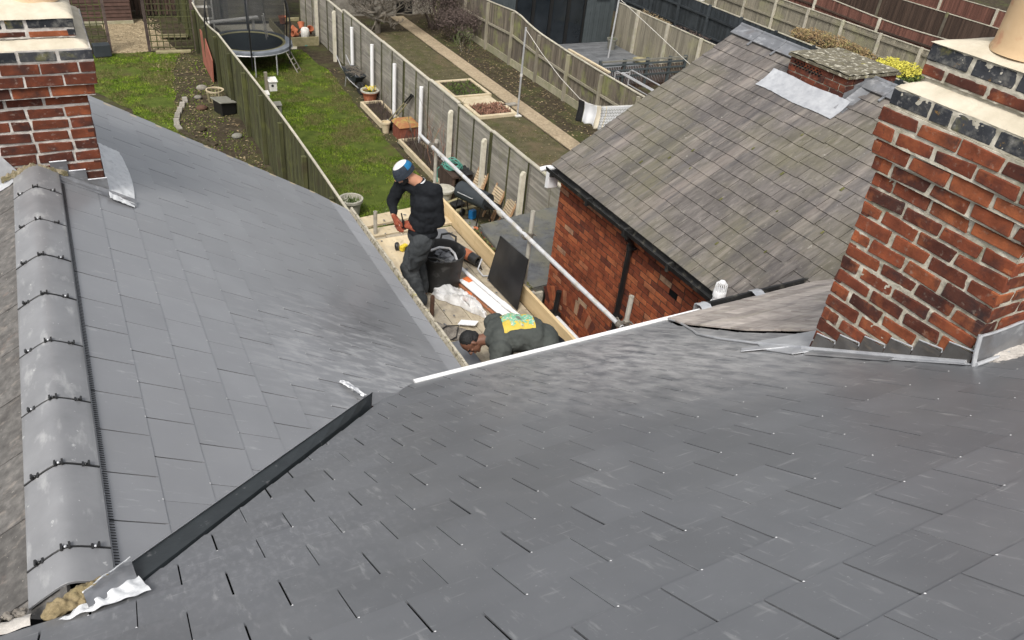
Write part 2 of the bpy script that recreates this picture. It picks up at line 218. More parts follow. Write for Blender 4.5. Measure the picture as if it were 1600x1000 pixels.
M_skin2 = mat('skin_brown', [(.3, (.13, .060, .038)), (.7, (.19, .090, .056))], scale=10, rough=.5, bump=.1, bscale=60, bdist=.001, vary=0)
M_hair = mat('black_hair', [(.3, k(.006)), (.7, k(.014))], scale=30, rough=.7, bump=.9, bscale=90, bdist=.006, vary=0)
M_jumper = mat('black_jumper', [(.3, (.007, .008, .010)), (.7, (.014, .016, .019))], scale=12, rough=.9, spec=.2, bump=.3, bscale=18, bdist=.006, vary=0)
M_trous = mat('charcoal_work_trousers', [(.3, (.028, .031, .033)), (.7, (.055, .060, .063))], scale=7, rough=.9, spec=.2, bump=.7, bscale=9, bdist=.012, vary=0, stains=[(5, .56, .68, (.10, .105, .105), .5)])
M_hood = mat('grey_green_hoodie', [(.3, (.050, .056, .052)), (.7, (.080, .087, .080))], scale=6, rough=.95, spec=.15, bump=.7, bscale=9, bdist=.012, vary=0)
M_glove = mat('rust_gloves', [(.3, (.17, .038, .018)), (.7, (.27, .065, .03))], scale=20, rough=.8, bump=.4, vary=0, stains=[(25, .62, .68, (.5, .45, .4), .6)])
M_boot = mat('tan_brown_boots', [(.3, (.13, .05, .028)), (.7, (.22, .09, .05))], scale=10, rough=.7, bump=.3, vary=0)
M_hatn = mat('navy_knit', [(.3, (.018, .024, .034)), (.7, (.035, .044, .058))], scale=30, rough=1, bump=.8, bscale=80, bdist=.004, vary=0)
M_hatw = mat('white_knit', [(.3, (.55, .52, .50)), (.7, (.70, .67, .65))], scale=30, rough=1, bump=.8, bscale=80, bdist=.004, vary=0)
M_hatb = mat('blue_knit', [(.3, (.01, .10, .24)), (.7, (.02, .17, .34))], scale=30, rough=1, bump=.8, bscale=80, bdist=.004, vary=0)
M_printy = mat('yellow_print', [(.3, (.52, .38, .05)), (.7, (.62, .48, .10))], scale=16, rough=.85, bump=.2, vary=0, stains=[(30, .60, .66, (.30, .25, .10), .5)])
M_printg = mat('green_print', [(.3, (.10, .36, .22)), (.7, (.25, .52, .36))], scale=30, rough=.85, bump=.2, vary=0, stains=[(36, .52, .58, (.66, .52, .40), .8), (26, .60, .66, (.06, .08, .08), .8)])
# ------------------------------------------------------------------ mesh helpers
class MB:
    def __init__(s): s.v = []; s.f = []; s.m = []; s.r = []
    def add(s, vs, fs, mi=0, r=None):
        o = len(s.v); s.v += [Vector(p) for p in vs]; r = random.random() if r is None else r
        for f in fs: s.f.append([o+i for i in f]); s.m.append(mi); s.r.append(r)
        return s
    def hexa(s, p, mi=0, r=None):       # p: 8 corners, bottom ring 0-3 then top ring 4-7
        return s.add(p, [(3, 2, 1, 0), (4, 5, 6, 7), (0, 1, 5, 4), (1, 2, 6, 5), (2, 3, 7, 6), (3, 0, 4, 7)], mi, r)
    def obox(s, o, a, b, c, mi=0, r=None):
        o, a, b, c = map(Vector, (o, a, b, c))
        return s.hexa([o, o+a, o+a+b, o+b, o+c, o+a+c, o+a+b+c, o+b+c], mi, r)
    def box(s, x0, x1, y0, y1, z0, z1, mi=0, r=None):
        return s.obox((x0, y0, z0), (x1-x0, 0, 0), (0, y1-y0, 0), (0, 0, z1-z0), mi, r)
    def cbox(s, c, sx, sy, sz, rz=0, mi=0, r=None, tilt=None):
        Rm = Matrix.Rotation(rz, 3, 'Z')
        if tilt: Rm = Rm@tilt
        a, b, d = Rm@Vector((sx, 0, 0)), Rm@Vector((0, sy, 0)), Rm@Vector((0, 0, sz))
        return s.obox(Vector(c)-a/2-b/2-d/2, a, b, d, mi, r)
    def prism(s, pts, d, mi=0, r=None):   # polygon pts extruded by vector d
        n = len(pts); d = Vector(d); pts = [Vector(p) for p in pts]
        nn = Vector((0, 0, 0))
        for i in range(n): nn += pts[i].cross(pts[(i+1) % n])
        if nn.dot(d) < 0: pts = pts[::-1]
        return s.add(pts+[p+d for p in pts], [tuple(range(n-1, -1, -1)), tuple(range(n, 2*n))]+[(i, (i+1) % n, n+(i+1) % n, n+i) for i in range(n)], mi, r)
    def tube(s, pts, rr, n=10, mi=0, r=None, cap=True):
        pts = [Vector(p) for p in pts]; m = len(pts)
        if not isinstance(rr, (list, tuple)): rr = [rr]*m
        vs = []; up = None
        for i, p in enumerate(pts):
            t = (pts[min(i+1, m-1)]-pts[max(i-1, 0)]).normalized()
            if up is None: up = t.orthogonal().normalized()
            up = (up-t*up.dot(t)).normalized(); sd_ = t.cross(up)
            for j in range(n):
                a = 2*math.pi*j/n; vs.append(p+(up*math.cos(a)+sd_*math.sin(a))*rr[i])
        fs = [(i*n+j, i*n+(j+1) % n, (i+1)*n+(j+1) % n, (i+1)*n+j) for i in range(m-1) for j in range(n)]
        if cap: fs += [tuple(range(n-1, -1, -1)), tuple((m-1)*n+j for j in range(n))]
        return s.add(vs, fs, mi, r)
    def pipe(s, a, b, ro, ri, n=16, mi=0):    # hollow tube
        a, b = Vector(a), Vector(b); t = (b-a).normalized(); u = t.orthogonal().normalized(); w_ = t.cross(u); vs = []
        for p, q in ((a, ro), (b, ro), (b, ri), (a, ri)):
            for j in range(n):
                an = 2*math.pi*j/n; vs.append(p+(u*math.cos(an)+w_*math.sin(an))*q)
        return s.add(vs, [(i*n+j, i*n+(j+1) % n, ((i+1) % 4)*n+(j+1) % n, ((i+1) % 4)*n+j) for i in range(4) for j in range(n)], mi)
    def lathe(s, prof, c, n=20, mi=0, r=None, axis=None, wob=0, ring=False):
        c = Vector(c); vs = []; q = Vector((0, 0, 1)).rotation_difference(Vector(axis)) if axis else None
        for (rad_, z) in prof:
            for j in range(n):
                a = 2*math.pi*j/n; rr = rad_*(1+wob*math.sin(3*a+z*9)); p = Vector((rr*math.cos(a), rr*math.sin(a), z))
                vs.append(c+(q@p if q else p))
        m = len(prof)
        fs = [(i*n+j, i*n+(j+1) % n, (i+1)*n+(j+1) % n, (i+1)*n+j) for i in range(m-1) for j in range(n)]
        if ring: fs += [((m-1)*n+j, (m-1)*n+(j+1) % n, (j+1) % n, j) for j in range(n)]
        else: fs += [tuple(range(n-1, -1, -1)), tuple((m-1)*n+j for j in range(n))]
        return s.add(vs, fs, mi, r)
    def sph(s, c, rx, ry=None, rz=None, n=14, mi=0, rot=None, r=None):
        ry = ry or rx; rz = rz or rx; c = Vector(c); vs = []; m = n//2+1
        for i in range(1, m-1+1):
            th = math.pi*i/m
            for j in range(n):
                a = 2*math.pi*j/n; p = Vector((rx*math.sin(th)*math.cos(a), ry*math.sin(th)*math.sin(a), rz*math.cos(th)))
                vs.append(c+(rot@p if rot else p))
        k_ = m-1; top = Vector((0, 0, rz)); bot = Vector((0, 0, -rz))
        vs += [c+(rot@top if rot else top), c+(rot@bot if rot else bot)]; T = k_*n
        fs = [(i*n+j, (i+1)*n+j, (i+1)*n+(j+1) % n, i*n+(j+1) % n) for i in range(k_-1) for j in range(n)]
        fs += [(T, j, (j+1) % n) for j in range(n)]+[(T+1, (k_-1)*n+(j+1) % n, (k_-1)*n+j) for j in range(n)]
        return s.add(vs, fs, mi, r)
    def cap(s, a, b, ra, rb, n=14, mi=0):       # tapered capsule
        a, b = Vector(a), Vector(b); s.sph(a, ra, n=n, mi=mi); s.sph(b, rb, n=n, mi=mi)
        t = b-a; L_ = t.length
        if L_ > 1e-4: s.tube([a, b], [ra, rb], n=n, mi=mi)
        return s
    def chain(s, pts, rr, n=14, mi=0):
        for i in range(len(pts)-1): s.cap(pts[i], pts[i+1], rr[i], rr[i+1], n, mi)
        return s
    def grid(s, fn, nu, nv, mi=0, thick=None):
        vs = [Vector(fn(i/nu, j/nv)) for j in range(nv+1) for i in range(nu+1)]
        fs = [(j*(nu+1)+i, j*(nu+1)+i+1, (j+1)*(nu+1)+i+1, (j+1)*(nu+1)+i) for j in range(nv) for i in range(nu)]
        return s.add(vs, fs, mi)
def link(o, parent=None):
    C.objects.link(o)
    if parent: o.parent = parent
def wloc(o):
    v = Vector(o.location)
    while o.parent: o = o.parent; v = v+o.location
    return v
def make(name, mb, mats, parent=None, smooth=False, bevel=0, label=None, loc=None, seg=2, angle=40):
    if not isinstance(mats, (list, tuple)): mats = [mats]
    me = bpy.data.meshes.new(name)
    if loc is None:
        if parent: loc = wloc(parent)
        else:
            n = len(mb.v); loc = Vector((sum(p.x for p in mb.v)/n, sum(p.y for p in mb.v)/n, min(p.z for p in mb.v)))
    loc = Vector(loc)
    me.from_pydata([p-loc for p in mb.v], [], mb.f)
    for m in mats: me.materials.append(m)
    me.polygons.foreach_set('material_index', mb.m)
    a = me.attributes.new('var', 'FLOAT', 'FACE'); a.data.foreach_set('value', mb.r)
    if smooth:
        me.polygons.foreach_set('use_smooth', [True]*len(me.polygons)); me.set_sharp_from_angle(angle=rad(angle))
    me.update()
    o = bpy.data.objects.new(name, me); link(o, parent)
    o.location = loc-wloc(parent) if parent else loc
    if bevel:
        b = o.modifiers.new('bevel', 'BEVEL'); b.width = bevel; b.segments = seg; b.limit_method = 'ANGLE'
    if label: o['label'] = label
    return o
def thing(name, label, cat, loc, group=None):
    o = bpy.data.objects.new(name, None); C.objects.link(o); o.location = loc; o.empty_display_size = .2
    o['label'] = label; o['category'] = cat
    if group: o['group'] = group
    return o
def tag(o, label, cat, group=None):
    o['label'] = label; o['category'] = cat
    if group: o['group'] = group
    return o
def struct(o, kind='structure', label=None, cat=None):
    o['kind'] = kind
    if label: o['label'] = label
    if cat: o['category'] = cat
    return o
def dup(root, loc, label, group=None):
    r = root.copy(); C.objects.link(r); r.location = loc; r['label'] = label
    if group: r['group'] = group
    for ch in list(root.children):
        c = ch.copy(); C.objects.link(c); c.parent = r
        for g in ch.children:
            d = g.copy(); C.objects.link(d); d.parent = c
    return r
def lerp(a, b, t): return Vector(a)*(1-t)+Vector(b)*t
def clip2(poly, region):
    """clip polygon by convex region (both lists of (u,v)); region counter-clockwise"""
    out = poly
    for i in range(len(region)):
        ax, ay = region[i]; bx, by = region[(i+1) % len(region)]
        inp, out = out, []
        if not inp: return []
        def sd2(p): return (bx-ax)*(p[1]-ay)-(by-ay)*(p[0]-ax)
        for j in range(len(inp)):
            p, q = inp[j], inp[(j+1) % len(inp)]; dp, dq = sd2(p), sd2(q)
            if dp >= 0: out.append(p)
            if (dp >= 0) != (dq >= 0):
                t = dp/(dp-dq); out.append((p[0]+(q[0]-p[0])*t, p[1]+(q[1]-p[1])*t))
    return out
def area2(p): return sum(p[i][0]*p[(i+1) % len(p)][1]-p[(i+1) % len(p)][0]*p[i][1] for i in range(len(p)))/2
def ccw(r): return r if area2(r) > 0 else r[::-1]

# ------------------------------------------------------------------ roof planes
MP, LP = 0.545083984, 0.538864203
G = -8.6                                   # garden level (the camera stands at the origin)
nM = Vector((0, math.sin(MP), math.cos(MP))); eM = Vector((1, 0, 0)); dM = Vector((0, math.cos(MP), -math.sin(MP)))
oM = nM*-1.095                             # main roof: point = oM + eM*x + dM*t
nL = Vector((math.sin(LP), 0, math.cos(LP))); eL = Vector((0, 1, 0)); dL = Vector((math.cos(LP), 0, -math.sin(LP)))
oL = nL*-2.43
RX, RZ = -.38, -2.604                      # ridge of the left extension
def onM(x, t, h=0): return oM+eM*x+dM*t+nM*h
def onL(y, t, h=0): return oL+eL*y+dL*t+nL*h

def slates(mb, o, e, d, n, regions, w_, g, s0, t0, th=.005, gap=(.002, .006), mi=0, rivet=None, jit=0.0, tmin=-2, tmax=9, smin=-5, smax=12, under=True, lift=1.0, mifn=None, rise=0.0):
    regions = [ccw(r) for r in regions]
    k0 = int(math.floor((tmin-t0)/g)); k1 = int(math.ceil((tmax-t0)/g))
    for kk in range(k0, k1+1):
        tb = t0+kk*g                       # lower edge of this course
        off = s0+(w_/2 if kk % 2 else 0)
        j0 = int(math.floor((smin-off)/w_)); j1 = int(math.ceil((smax-off)/w_))
        for j in range(j0, j1+1):
            wide = random.random() < .55; ga = (random.uniform(.6, 1)*gap[1] if wide else gap[0])/2; gb = (gap[0]+gap[1])/4*random.uniform(.5, 1.2)
            a = off+j*w_+ga; b = off+(j+1)*w_-gb
            ja = random.uniform(-jit, jit); jb = random.uniform(-jit, jit)
            q = [(a, tb-g-.012), (b, tb-g-.012), (b, tb+jb), (a, tb+ja)]
            r = random.random(); hj = random.uniform(0, th*.35)
            for reg in regions:
                c = clip2(ccw(q), reg)
                if len(c) < 3 or abs(area2(c)) < 2e-4: continue
                def H(p): return th*1.0+(p[1]-(tb-g))/g*th*lift+hj*(p[1]-(tb-g))/g
                top = [o+e*p[0]+d*p[1]+n*H(p) for p in c]; bot = [o+e*p[0]+d*p[1]+n*(-.001) for p in c]
                m = len(c); mm = mi if mifn is None else mifn(c)
                nn = (top[1]-top[0]).cross(top[2]-top[1])
                fl = nn.dot(n) < 0
                f = [tuple(range(m))]+[(i, m+i, m+(i+1) % m, (i+1) % m) for i in range(m)]
                if fl: f = [x[::-1] for x in f]
                mb.add(top+bot, f, mm, r)
            if rivet is not None:
                p = (off+(j+.5)*w_+random.uniform(-.004, .004), tb-.016)
                if any(len(clip2(ccw([(p[0]-.004, p[1]-.004), (p[0]+.004, p[1]-.004), (p[0]+.004, p[1]+.004)]), rg)) == 3 for rg in regions) and random.random() < .7:
                    cc = o+e*p[0]+d*(p[1]+.012)+n*(th*2.2+.0005); rr = .0040
                    mb.add([cc+e*math.cos(a_)*rr+d*math.sin(a_)*rr+n*.0012 for a_ in [i*math.pi/3 for i in range(6)]]+[cc+n*.0035], [(i, (i+1) % 6, 6) for i in range(6)], rivet)
    if under:
        for reg in regions:
            mb.add([o+e*p[0]+d*p[1]+n*.0006 for p in reg], [tuple(range(len(reg)))], 1)  # black sheet added below the slates, standing in for shade in the narrow joints

def bricks(mb, o, e, up, n, W, H, bl=.235, ch=.0875, joint=.012, start=0, depth=.05, jit=.002, mi=0, proud=0.0, header=.115, rfn=None, skip=None, rows=None, quoin=True):
    """face bricks of a wall; o is the lower corner, e along, up, n outward"""
    o, e, up, n = map(Vector, (o, e, up, n)); nr = rows or int(round(H/ch))
    for i in range(nr):
        z0, z1 = i*ch+joint/2, (i+1)*ch-joint/2
        x = 0.0; first = (i+start) % 2 == 0
        while x < W-.02:
            L_ = bl if not (x == 0 and not first) else header+joint/2
            if random.random() < .06: L_ = header+joint/2 if x else L_
            x1 = min(x+L_, W)
            if W-x1 < .05: x1 = W
            a, b = x+(joint/2 if x > 0 else -.001), x1-(joint/2 if x1 < W else -.001)
            if skip and skip((a+b)/2, (z0+z1)/2): x = x1; continue
            J = lambda: random.uniform(-jit, jit)
            pr = proud+random.uniform(-jit*.15, jit*1.2)
            c = [o+e*(a+J())+up*(z0+J())+n*(pr+J()*.4), o+e*(b+J())+up*(z0+J())+n*(pr+J()*.4), o+e*(b+J())+up*(z1+J())+n*(pr+J()*.4), o+e*(a+J())+up*(z1+J())+n*(pr+J()*.4)]
            bk = [p-n*depth for p in c]
            mb.hexa(bk+c, mi, rfn() if rfn else None)
            x = x1
def mortar_face(mb, o, e, up, n, W, H, res=.012, amp=.006, base=-.006, mi=0, seed=0):
    o, e, up, n = map(Vector, (o, e, up, n))
    nu, nv = max(2, int(W/res)), max(2, int(H/res))
    def fn(u, v):
        p = o+e*(u*W)+up*(v*H)
        q = noise.noise(p*22+Vector((seed, 0, 0)))+.7*noise.noise(p*60)
        ed = min(u, 1-u)*W
        return p+n*(base+max(-.004, q*amp)*min(1, ed/.03))
    mb.grid(fn, nu, nv, mi)

# ================================================================== MAIN HOUSE (roof in the foreground)
house = thing('terraced_house', 'terraced house whose new dark slate roof fills the foreground below the big brick chimney', 'house', (2, -1, G))
EV = 5.738
def vx(t): return -.20+(t-3.12)*(1.35+.20)/(5.227-3.12)
def rx_(t):
    P_ = [(3.12, 4.18), (3.83, 4.18), (4.49, 4.06), (5.37, 4.14), (EV, 4.30)]
    for (a, x0), (b, x1) in zip(P_, P_[1:]):
        if t <= b: return x0+(x1-x0)*(t-a)/(b-a)
    return P_[-1][1]
regs = [[(-4, -1.6), (9, -1.6), (9, 2.6), (-4, 2.6)], [(-4, 2.6), (4.18, 2.6), (4.18, 3.12), (-4, 3.12)]]
TT = [3.12, 3.83, 4.49, 5.37, EV]
for a, b in zip(TT, TT[1:]): regs.append([(vx(a), a), (rx_(a), a), (rx_(b), b), (vx(b), b)])
mb = MB()
slates(mb, oM, eM, dM, nM, regs, .30, .25, .584, 2.787, th=.0042, gap=(.0015, .0120), rivet=2, tmin=-1.6, tmax=EV+.01, smin=-4, smax=9)
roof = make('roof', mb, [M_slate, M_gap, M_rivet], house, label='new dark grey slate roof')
# roof deck below (so nothing shows through)
mb = MB()
mb.prism([onM(-4, -1.6, -.02), onM(9, -1.6, -.02), onM(9, 3.1, -.02), onM(-4, 3.1, -.02)], nM*-.08)
mb.prism([onM(vx(3.1), 3.1, -.02), onM(9, 3.1, -.02), onM(9, EV-.02, -.02), onM(vx(EV), EV-.02, -.02)], nM*-.08)
mb.prism([onM(-4, 3.05, -.03), onM(-.22, 3.05, -.03), onM(-.22, 3.8, -.03), onM(-4, 3.8, -.03)], nM*-.06)
make('roof_deck', mb, M_gap, house)
mb = MB()
olds = [[(4.10, 4.42), (4.18, 5.37), (4.34, EV), (9, EV), (9, 3.0), (4.2, 3.0), (4.22, 3.83)]]
olds = [[(4.22, 3.0), (9, 3.0), (9, 3.83), (4.22, 3.83)], [(4.22, 3.83), (9, 3.83), (9, 4.49), (4.09, 4.49)], [(4.09, 4.49), (9, 4.49), (9, 5.37), (4.17, 5.37)], [(4.17, 5.37), (9, 5.37), (9, EV+.01), (4.33, EV+.01)]]
slates(mb, oM+nM*.016, eM, dM, nM, olds, .30, .21, .1, 3.2, th=.007, gap=(.003, .008), jit=.008, tmin=3.0, tmax=EV+.02, smin=4, smax=9)
make('old_slates', mb, [M_old2, M_gap], roof, label='old tan and grey neighbouring slates')
mb = MB(); mb.prism([onM(4.6, 2.6, .002), onM(9, 2.6, .002), onM(9, 3.05, .002), onM(4.6, 3.05, .002)], nM*.014)
make('lead_back_strip', mb, M_lead, roof)
# thin lead roll curving along the party line
mb = MB(); pts = [(4.30, 5.69), (4.22, 5.45), (4.02, 5.05), (3.88, 4.80), (3.80, 4.45), (3.765, 4.05), (3.76, 3.75), (3.755, 3.6)]
mb.tube([onM(x, t, .018) for x, t in pts], .009, n=8)
make('lead_roll', mb, M_lead_new, roof, smooth=True)
# eaves gutter: white stretch then black stretch
def ypos(t): return onM(0, t)
ye, ze = onM(0, EV).y, onM(0, EV).z
mb = MB()
def gutter(mb, x0, x1, y0, z0, wdt=.085, dep=.06, lip=.016, th=.004, mi=0):
    prof = [(y0, z0-.01), (y0+.004, z0-dep), (y0+wdt*.35, z0-dep-.016), (y0+wdt*.75, z0-dep), (y0+wdt, z0-.002), (y0+wdt+lip, z0), (y0+wdt+lip, z0-.012), (y0+wdt+.004, z0-.016), (y0+wdt*.78, z0-dep-.008), (y0+wdt*.35, z0-dep-.026), (y0-.004, z0-dep-.006), (y0-.006, z0-.01)]
    mb.add([(x0, y, z) for y, z in prof]+[(x1, y, z) for y, z in prof], [(i, (i+1) % 12, 12+(i+1) % 12, 12+i) for i in range(12)]+[tuple(range(12)), tuple(range(23, 11, -1))], mi)
gutter(mb, 1.86, 4.72, ye-.045, ze+.014, wdt=.055, lip=.036)
make('gutter', mb, M_white, house, label='white eaves gutter', bevel=.003)
mb = MB(); gutter(mb, 4.79, 9, ye-.02, ze+.035, wdt=.085, lip=.02, dep=.08)
make('gutter', mb, M_blackdirty, house, label='black eaves gutter of the neighbouring half')
for x in (4.75, 5.42):
    mb = MB(); mb.grid(lambda u, v: (x-.055+u*.12, ye-.04+v*.13, ze+.04+.02*math.sin(v*3.1)+.008*noise.noise(Vector((u*6+x, v*6, 0)))), 10, 10)
    mb.grid(lambda u, v: (x-.055+u*.12, ye+.095+.004*math.sin(u*9), ze+.04-v*.08), 8, 4)
    make('foil_joint', mb, M_lead_new, house, smooth=True)
# walls below
mb = MB(); mb.box(-4, 1.5, 4.08, 4.2, G, -4.0); mb.box(1.5, 9, 4.12, 4.24, G, -4.05); mb.box(-4, 9, -1.5, -1.3, G, -.55)
make('wall', mb, M_wallb, house)
# raised trim along the valley
A0, A1 = Vector((-.19, 2.37, -2.70)), Vector((1.43, 4.11, -3.685))
B0, B1 = onM(-.17, 3.155, .012), onM(1.36, 5.20, .012)
B0 = Vector((-.175, 2.14, -2.572))+nM*.012; B1 = Vector((1.40, 4.04, -3.728))+nM*.010
mb = MB(); thk = (A0-B0).cross(B1-B0).normalized()*.012
if thk.z > 0: thk = -thk
N_ = 12
for i in range(N_):
    a, b = i/N_, (i+1)/N_
    p = [lerp(B0, B1, a), lerp(B0, B1, b), lerp(A0, A1, b), lerp(A0, A1, a)]
    mb.add(p, [(0, 1, 2, 3)], 0, .5)
mb.add([B0, B1, B1-nM*.05, B0-nM*.05], [(0, 1, 2, 3)], 0, .5)
mb.add([B1, A1, A1+Vector((0, .05, -.10)), B1+Vector((0, .02, -.08))], [(0, 1, 2, 3)], 0, .5)
mb.add([B0, B1, B1+thk, B0+thk, A0, A1, A1+thk, A0+thk], [(3, 2, 6, 7), (0, 3, 7, 4), (2, 1, 5, 6), (0, 1, 2, 3)], 0, .5)
up_ = (nL*.010); side = (A0-B0).normalized()
mb.obox(A0-side*.002+up_*.2, A1-A0, side*.006, up_*.9, 1)
mb.add([B1-nM*.02, A1+nL*.004, onM(1.66, 5.50, .006), onM(1.45, 5.20, .004)], [(0, 1, 2), (0, 2, 3)], 2, .5)
make('valley_trim', mb, [M_board, M_lead_new, M_slate], house)
TLT = 2.78
# slip of lead where the valley trim ends
mb = MB(); mb.grid(lambda u, v: onL(4.14-u*.15+(v-.5)*.055*math.sin(.4+u*2.4), 2.86+.13*u+(v-.5)*.04, .016+.012*abs(math.sin(v*7+u*3))+.010*noise.noise(Vector((u*7, v*5, 2)))+.015*u), 24, 14)
make('lead_tail', mb, M_lead_new, house, smooth=True)

# ================================================================== LEFT REAR EXTENSION
ext = thing('rear_extension', 'rear extension at left with pale grey slates, clipped ridge tiles and brick chimney', 'house extension', (RX, 6, G))
EL = 4.40
def far_y(t): return 8.39-(t-1.4)*.06 if t < 4.0 else 8.23-(t-4.0)*.35
def val_t(y):   # t on left plane along the valley
    a, b = A0, A1
    ta = (a-oL).dot(dL); tb = (b-oL).dot(dL)
    return ta+(tb-ta)*(y-a.y)/(b.y-a.y)
tr = (Vector((RX, 0, RZ))-oL).dot(dL)
tv1 = val_t(4.11)
regs = [[(2.37, tr), (2.37, val_t(2.37)), (4.11, tv1), (4.11, tr)],
        [(4.11, tr), (4.11, 3.0), (far_y(3.0), 3.0), (far_y(tr), tr)], [(4.11, 3.0), (4.11, 4.0), (far_y(4.0), 4.0), (far_y(3.0), 3.0)],
        [(4.11, 4.0), (4.11, EL), (far_y(EL), EL), (far_y(4.0), 4.0)]]
mb = MB()
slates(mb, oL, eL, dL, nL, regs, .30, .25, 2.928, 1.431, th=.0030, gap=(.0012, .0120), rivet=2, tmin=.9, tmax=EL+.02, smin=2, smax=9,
       mifn=lambda c: 3 if min(p[1] for p in c) > EL-.36 else 0)  # last course takes the copy with the painted sheen
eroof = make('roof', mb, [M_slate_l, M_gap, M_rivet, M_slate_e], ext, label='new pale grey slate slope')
mb = MB()
mb.prism([onL(2.5, tr, -.02), onL(8.3, tr, -.02), onL(8.15, EL-.03, -.02), onL(4.2, EL-.03, -.02), onL(4.2, 2.62, -.02)], nL*-.05)
make('roof_deck', mb, M_gap, ext)
# verge undercloak at far end
mb = MB(); mb.prism([onL(8.385, tr, .004), onL(8.235, 4.0, .004), onL(8.10, EL, .004), onL(8.07, EL, .004), onL(8.2, 4.0, .004), onL(8.35, tr, .004)], nL*-.03)
make('verge_mortar', mb, M_bedpale, ext)
# old slope on the other side of the ridge
nO = Vector((-nL.x, 0, nL.z)); dO = Vector((-dL.x, 0, dL.z)); oO = Vector((RX, 0, RZ+.004))
mb = MB()
slates(mb, oO, eL, dO, nO, [[(2.10, 0), (8.3, 0), (8.3, 3.0), (4.7, 3.0)]], .42, .30, 2.33, .33, th=.008, gap=(.004, .012), jit=.012, tmin=0, tmax=3.0, smin=1.5, smax=8.5)
make('old_slates', mb, [M_old3, M_gap], ext, label='old brown weathered slates left of the ridge')
# mortar fillet between old slates and main roof
mb = MB()
def fil(u, v):
    x = -.50-u*1.4; base = Vector((x, 2.06+u*.55, 0)); t = 3.12+u*.05
    p = onM(x, 3.12+.085*v+.012*noise.noise(Vector((u*30, 0, 3))), .010+.020*math.sin(v*3.1)+.010*noise.noise(Vector((u*50, v*9, 1))))
    return p
mb.grid(fil, 60, 8)
make('mortar_fillet', mb, M_mortar_l, ext, smooth=True)
mb = MB()
for i in range(160):
    u = random.random(); p = onM(-.52-u*.9, 3.21+random.uniform(-.02, .03), .03); mb.sph(p, random.uniform(.006, .016), n=6)
make('debris', mb, M_hess, ext)
# ridge tiles with clips
prof = []
for i in range(13):
    a = (i-6)/6; x = a*.145
    z = RZ+.028-.085*(math.sqrt(a*a+.06)-math.sqrt(.06))*1.12
    prof.append((RX+x, z))
ty = [2.26, 2.44, 2.92, 3.38, 3.86, 4.33, 4.78, 5.25, 5.74, 6.16]
for a, b in zip(ty, ty[1:]):
    mb = MB(); g_ = .006; dz = random.uniform(-.002, .002)
    n_ = len(prof)
    ys = [a+g_, b-g_]
    out = [(x, y, z+dz) for y in ys for x, z in prof]; inn = [(x, y, z+dz-.014) for y in ys for x, z in prof]
    fs = [(i, i+1, n_+i+1, n_+i) for i in range(n_-1)]+[(2*n_+i+1, 2*n_+i, 3*n_+i, 3*n_+i+1) for i in range(n_-1)]
    fs += [(i+1, i, 2*n_+i, 2*n_+i+1) for i in range(n_-1)]+[(n_+i, n_+i+1, 3*n_+i+1, 3*n_+i) for i in range(n_-1)]
    fs += [(0, n_, 3*n_, 2*n_), (n_-1+n_, n_-1, 3*n_-1, 4*n_-1)]
    mb.add(out+inn, fs)
    make('ridge_tile', mb, M_ridge, ext, smooth=True, bevel=.002, angle=60)
for y in ty[1:-1]:
    mb = MB()
    mb.tube([(x, y, z-.001) for x, z in prof], .0045, n=6)
    for i_, (cx_, sc) in enumerate(((0, 1.0), (-4.4, .9), (3.6, .85))):
        x, z = prof[int(round(6+cx_))]
        tilt = Matrix.Rotation(-.45*(1 if cx_ < 0 else -1 if cx_ > 0 else 0), 3, 'Y')
        for s_ in (-1, 1):
            mb.cbox((x+s_*.014*sc, y, z+.007), .008, .030*sc, .013, 0, 0, tilt=tilt)
        mb.cbox((x, y, z+.003), .020, .013, .007, 0, 0, tilt=tilt)
        mb.lathe([(.006, 0), (.006, .004), (.003, .007)], (x, y-.002, z+.006), n=8, mi=1 if random.random() < .35 else 0)
    make('ridge_clip', mb, [M_black, M_lead_new], ext, bevel=.001)
mb = MB(); e0 = prof[-1]
yy = 2.36
while yy < 6.0:
    x0 = e0[0]-.004; zz_ = onL(yy, (Vector((x0, 0, 0))-oL).dot(dL)).z
    p0 = onL(yy, (x0-oL.x)/dL.x, .010); p1 = onL(yy, (x0-oL.x)/dL.x+.022, .0095)
    mb.obox(p0, dL*.022, Vector((0, .0035, 0)), nL*.003); yy += .0155
mb.obox(onL(2.34, (e0[0]-.016-oL.x)/dL.x, .004), dL*.012, Vector((0, 3.75, 0)), nL*.014, 1)
make('ridge_vent_comb', mb, [M_black, M_ridge], ext)
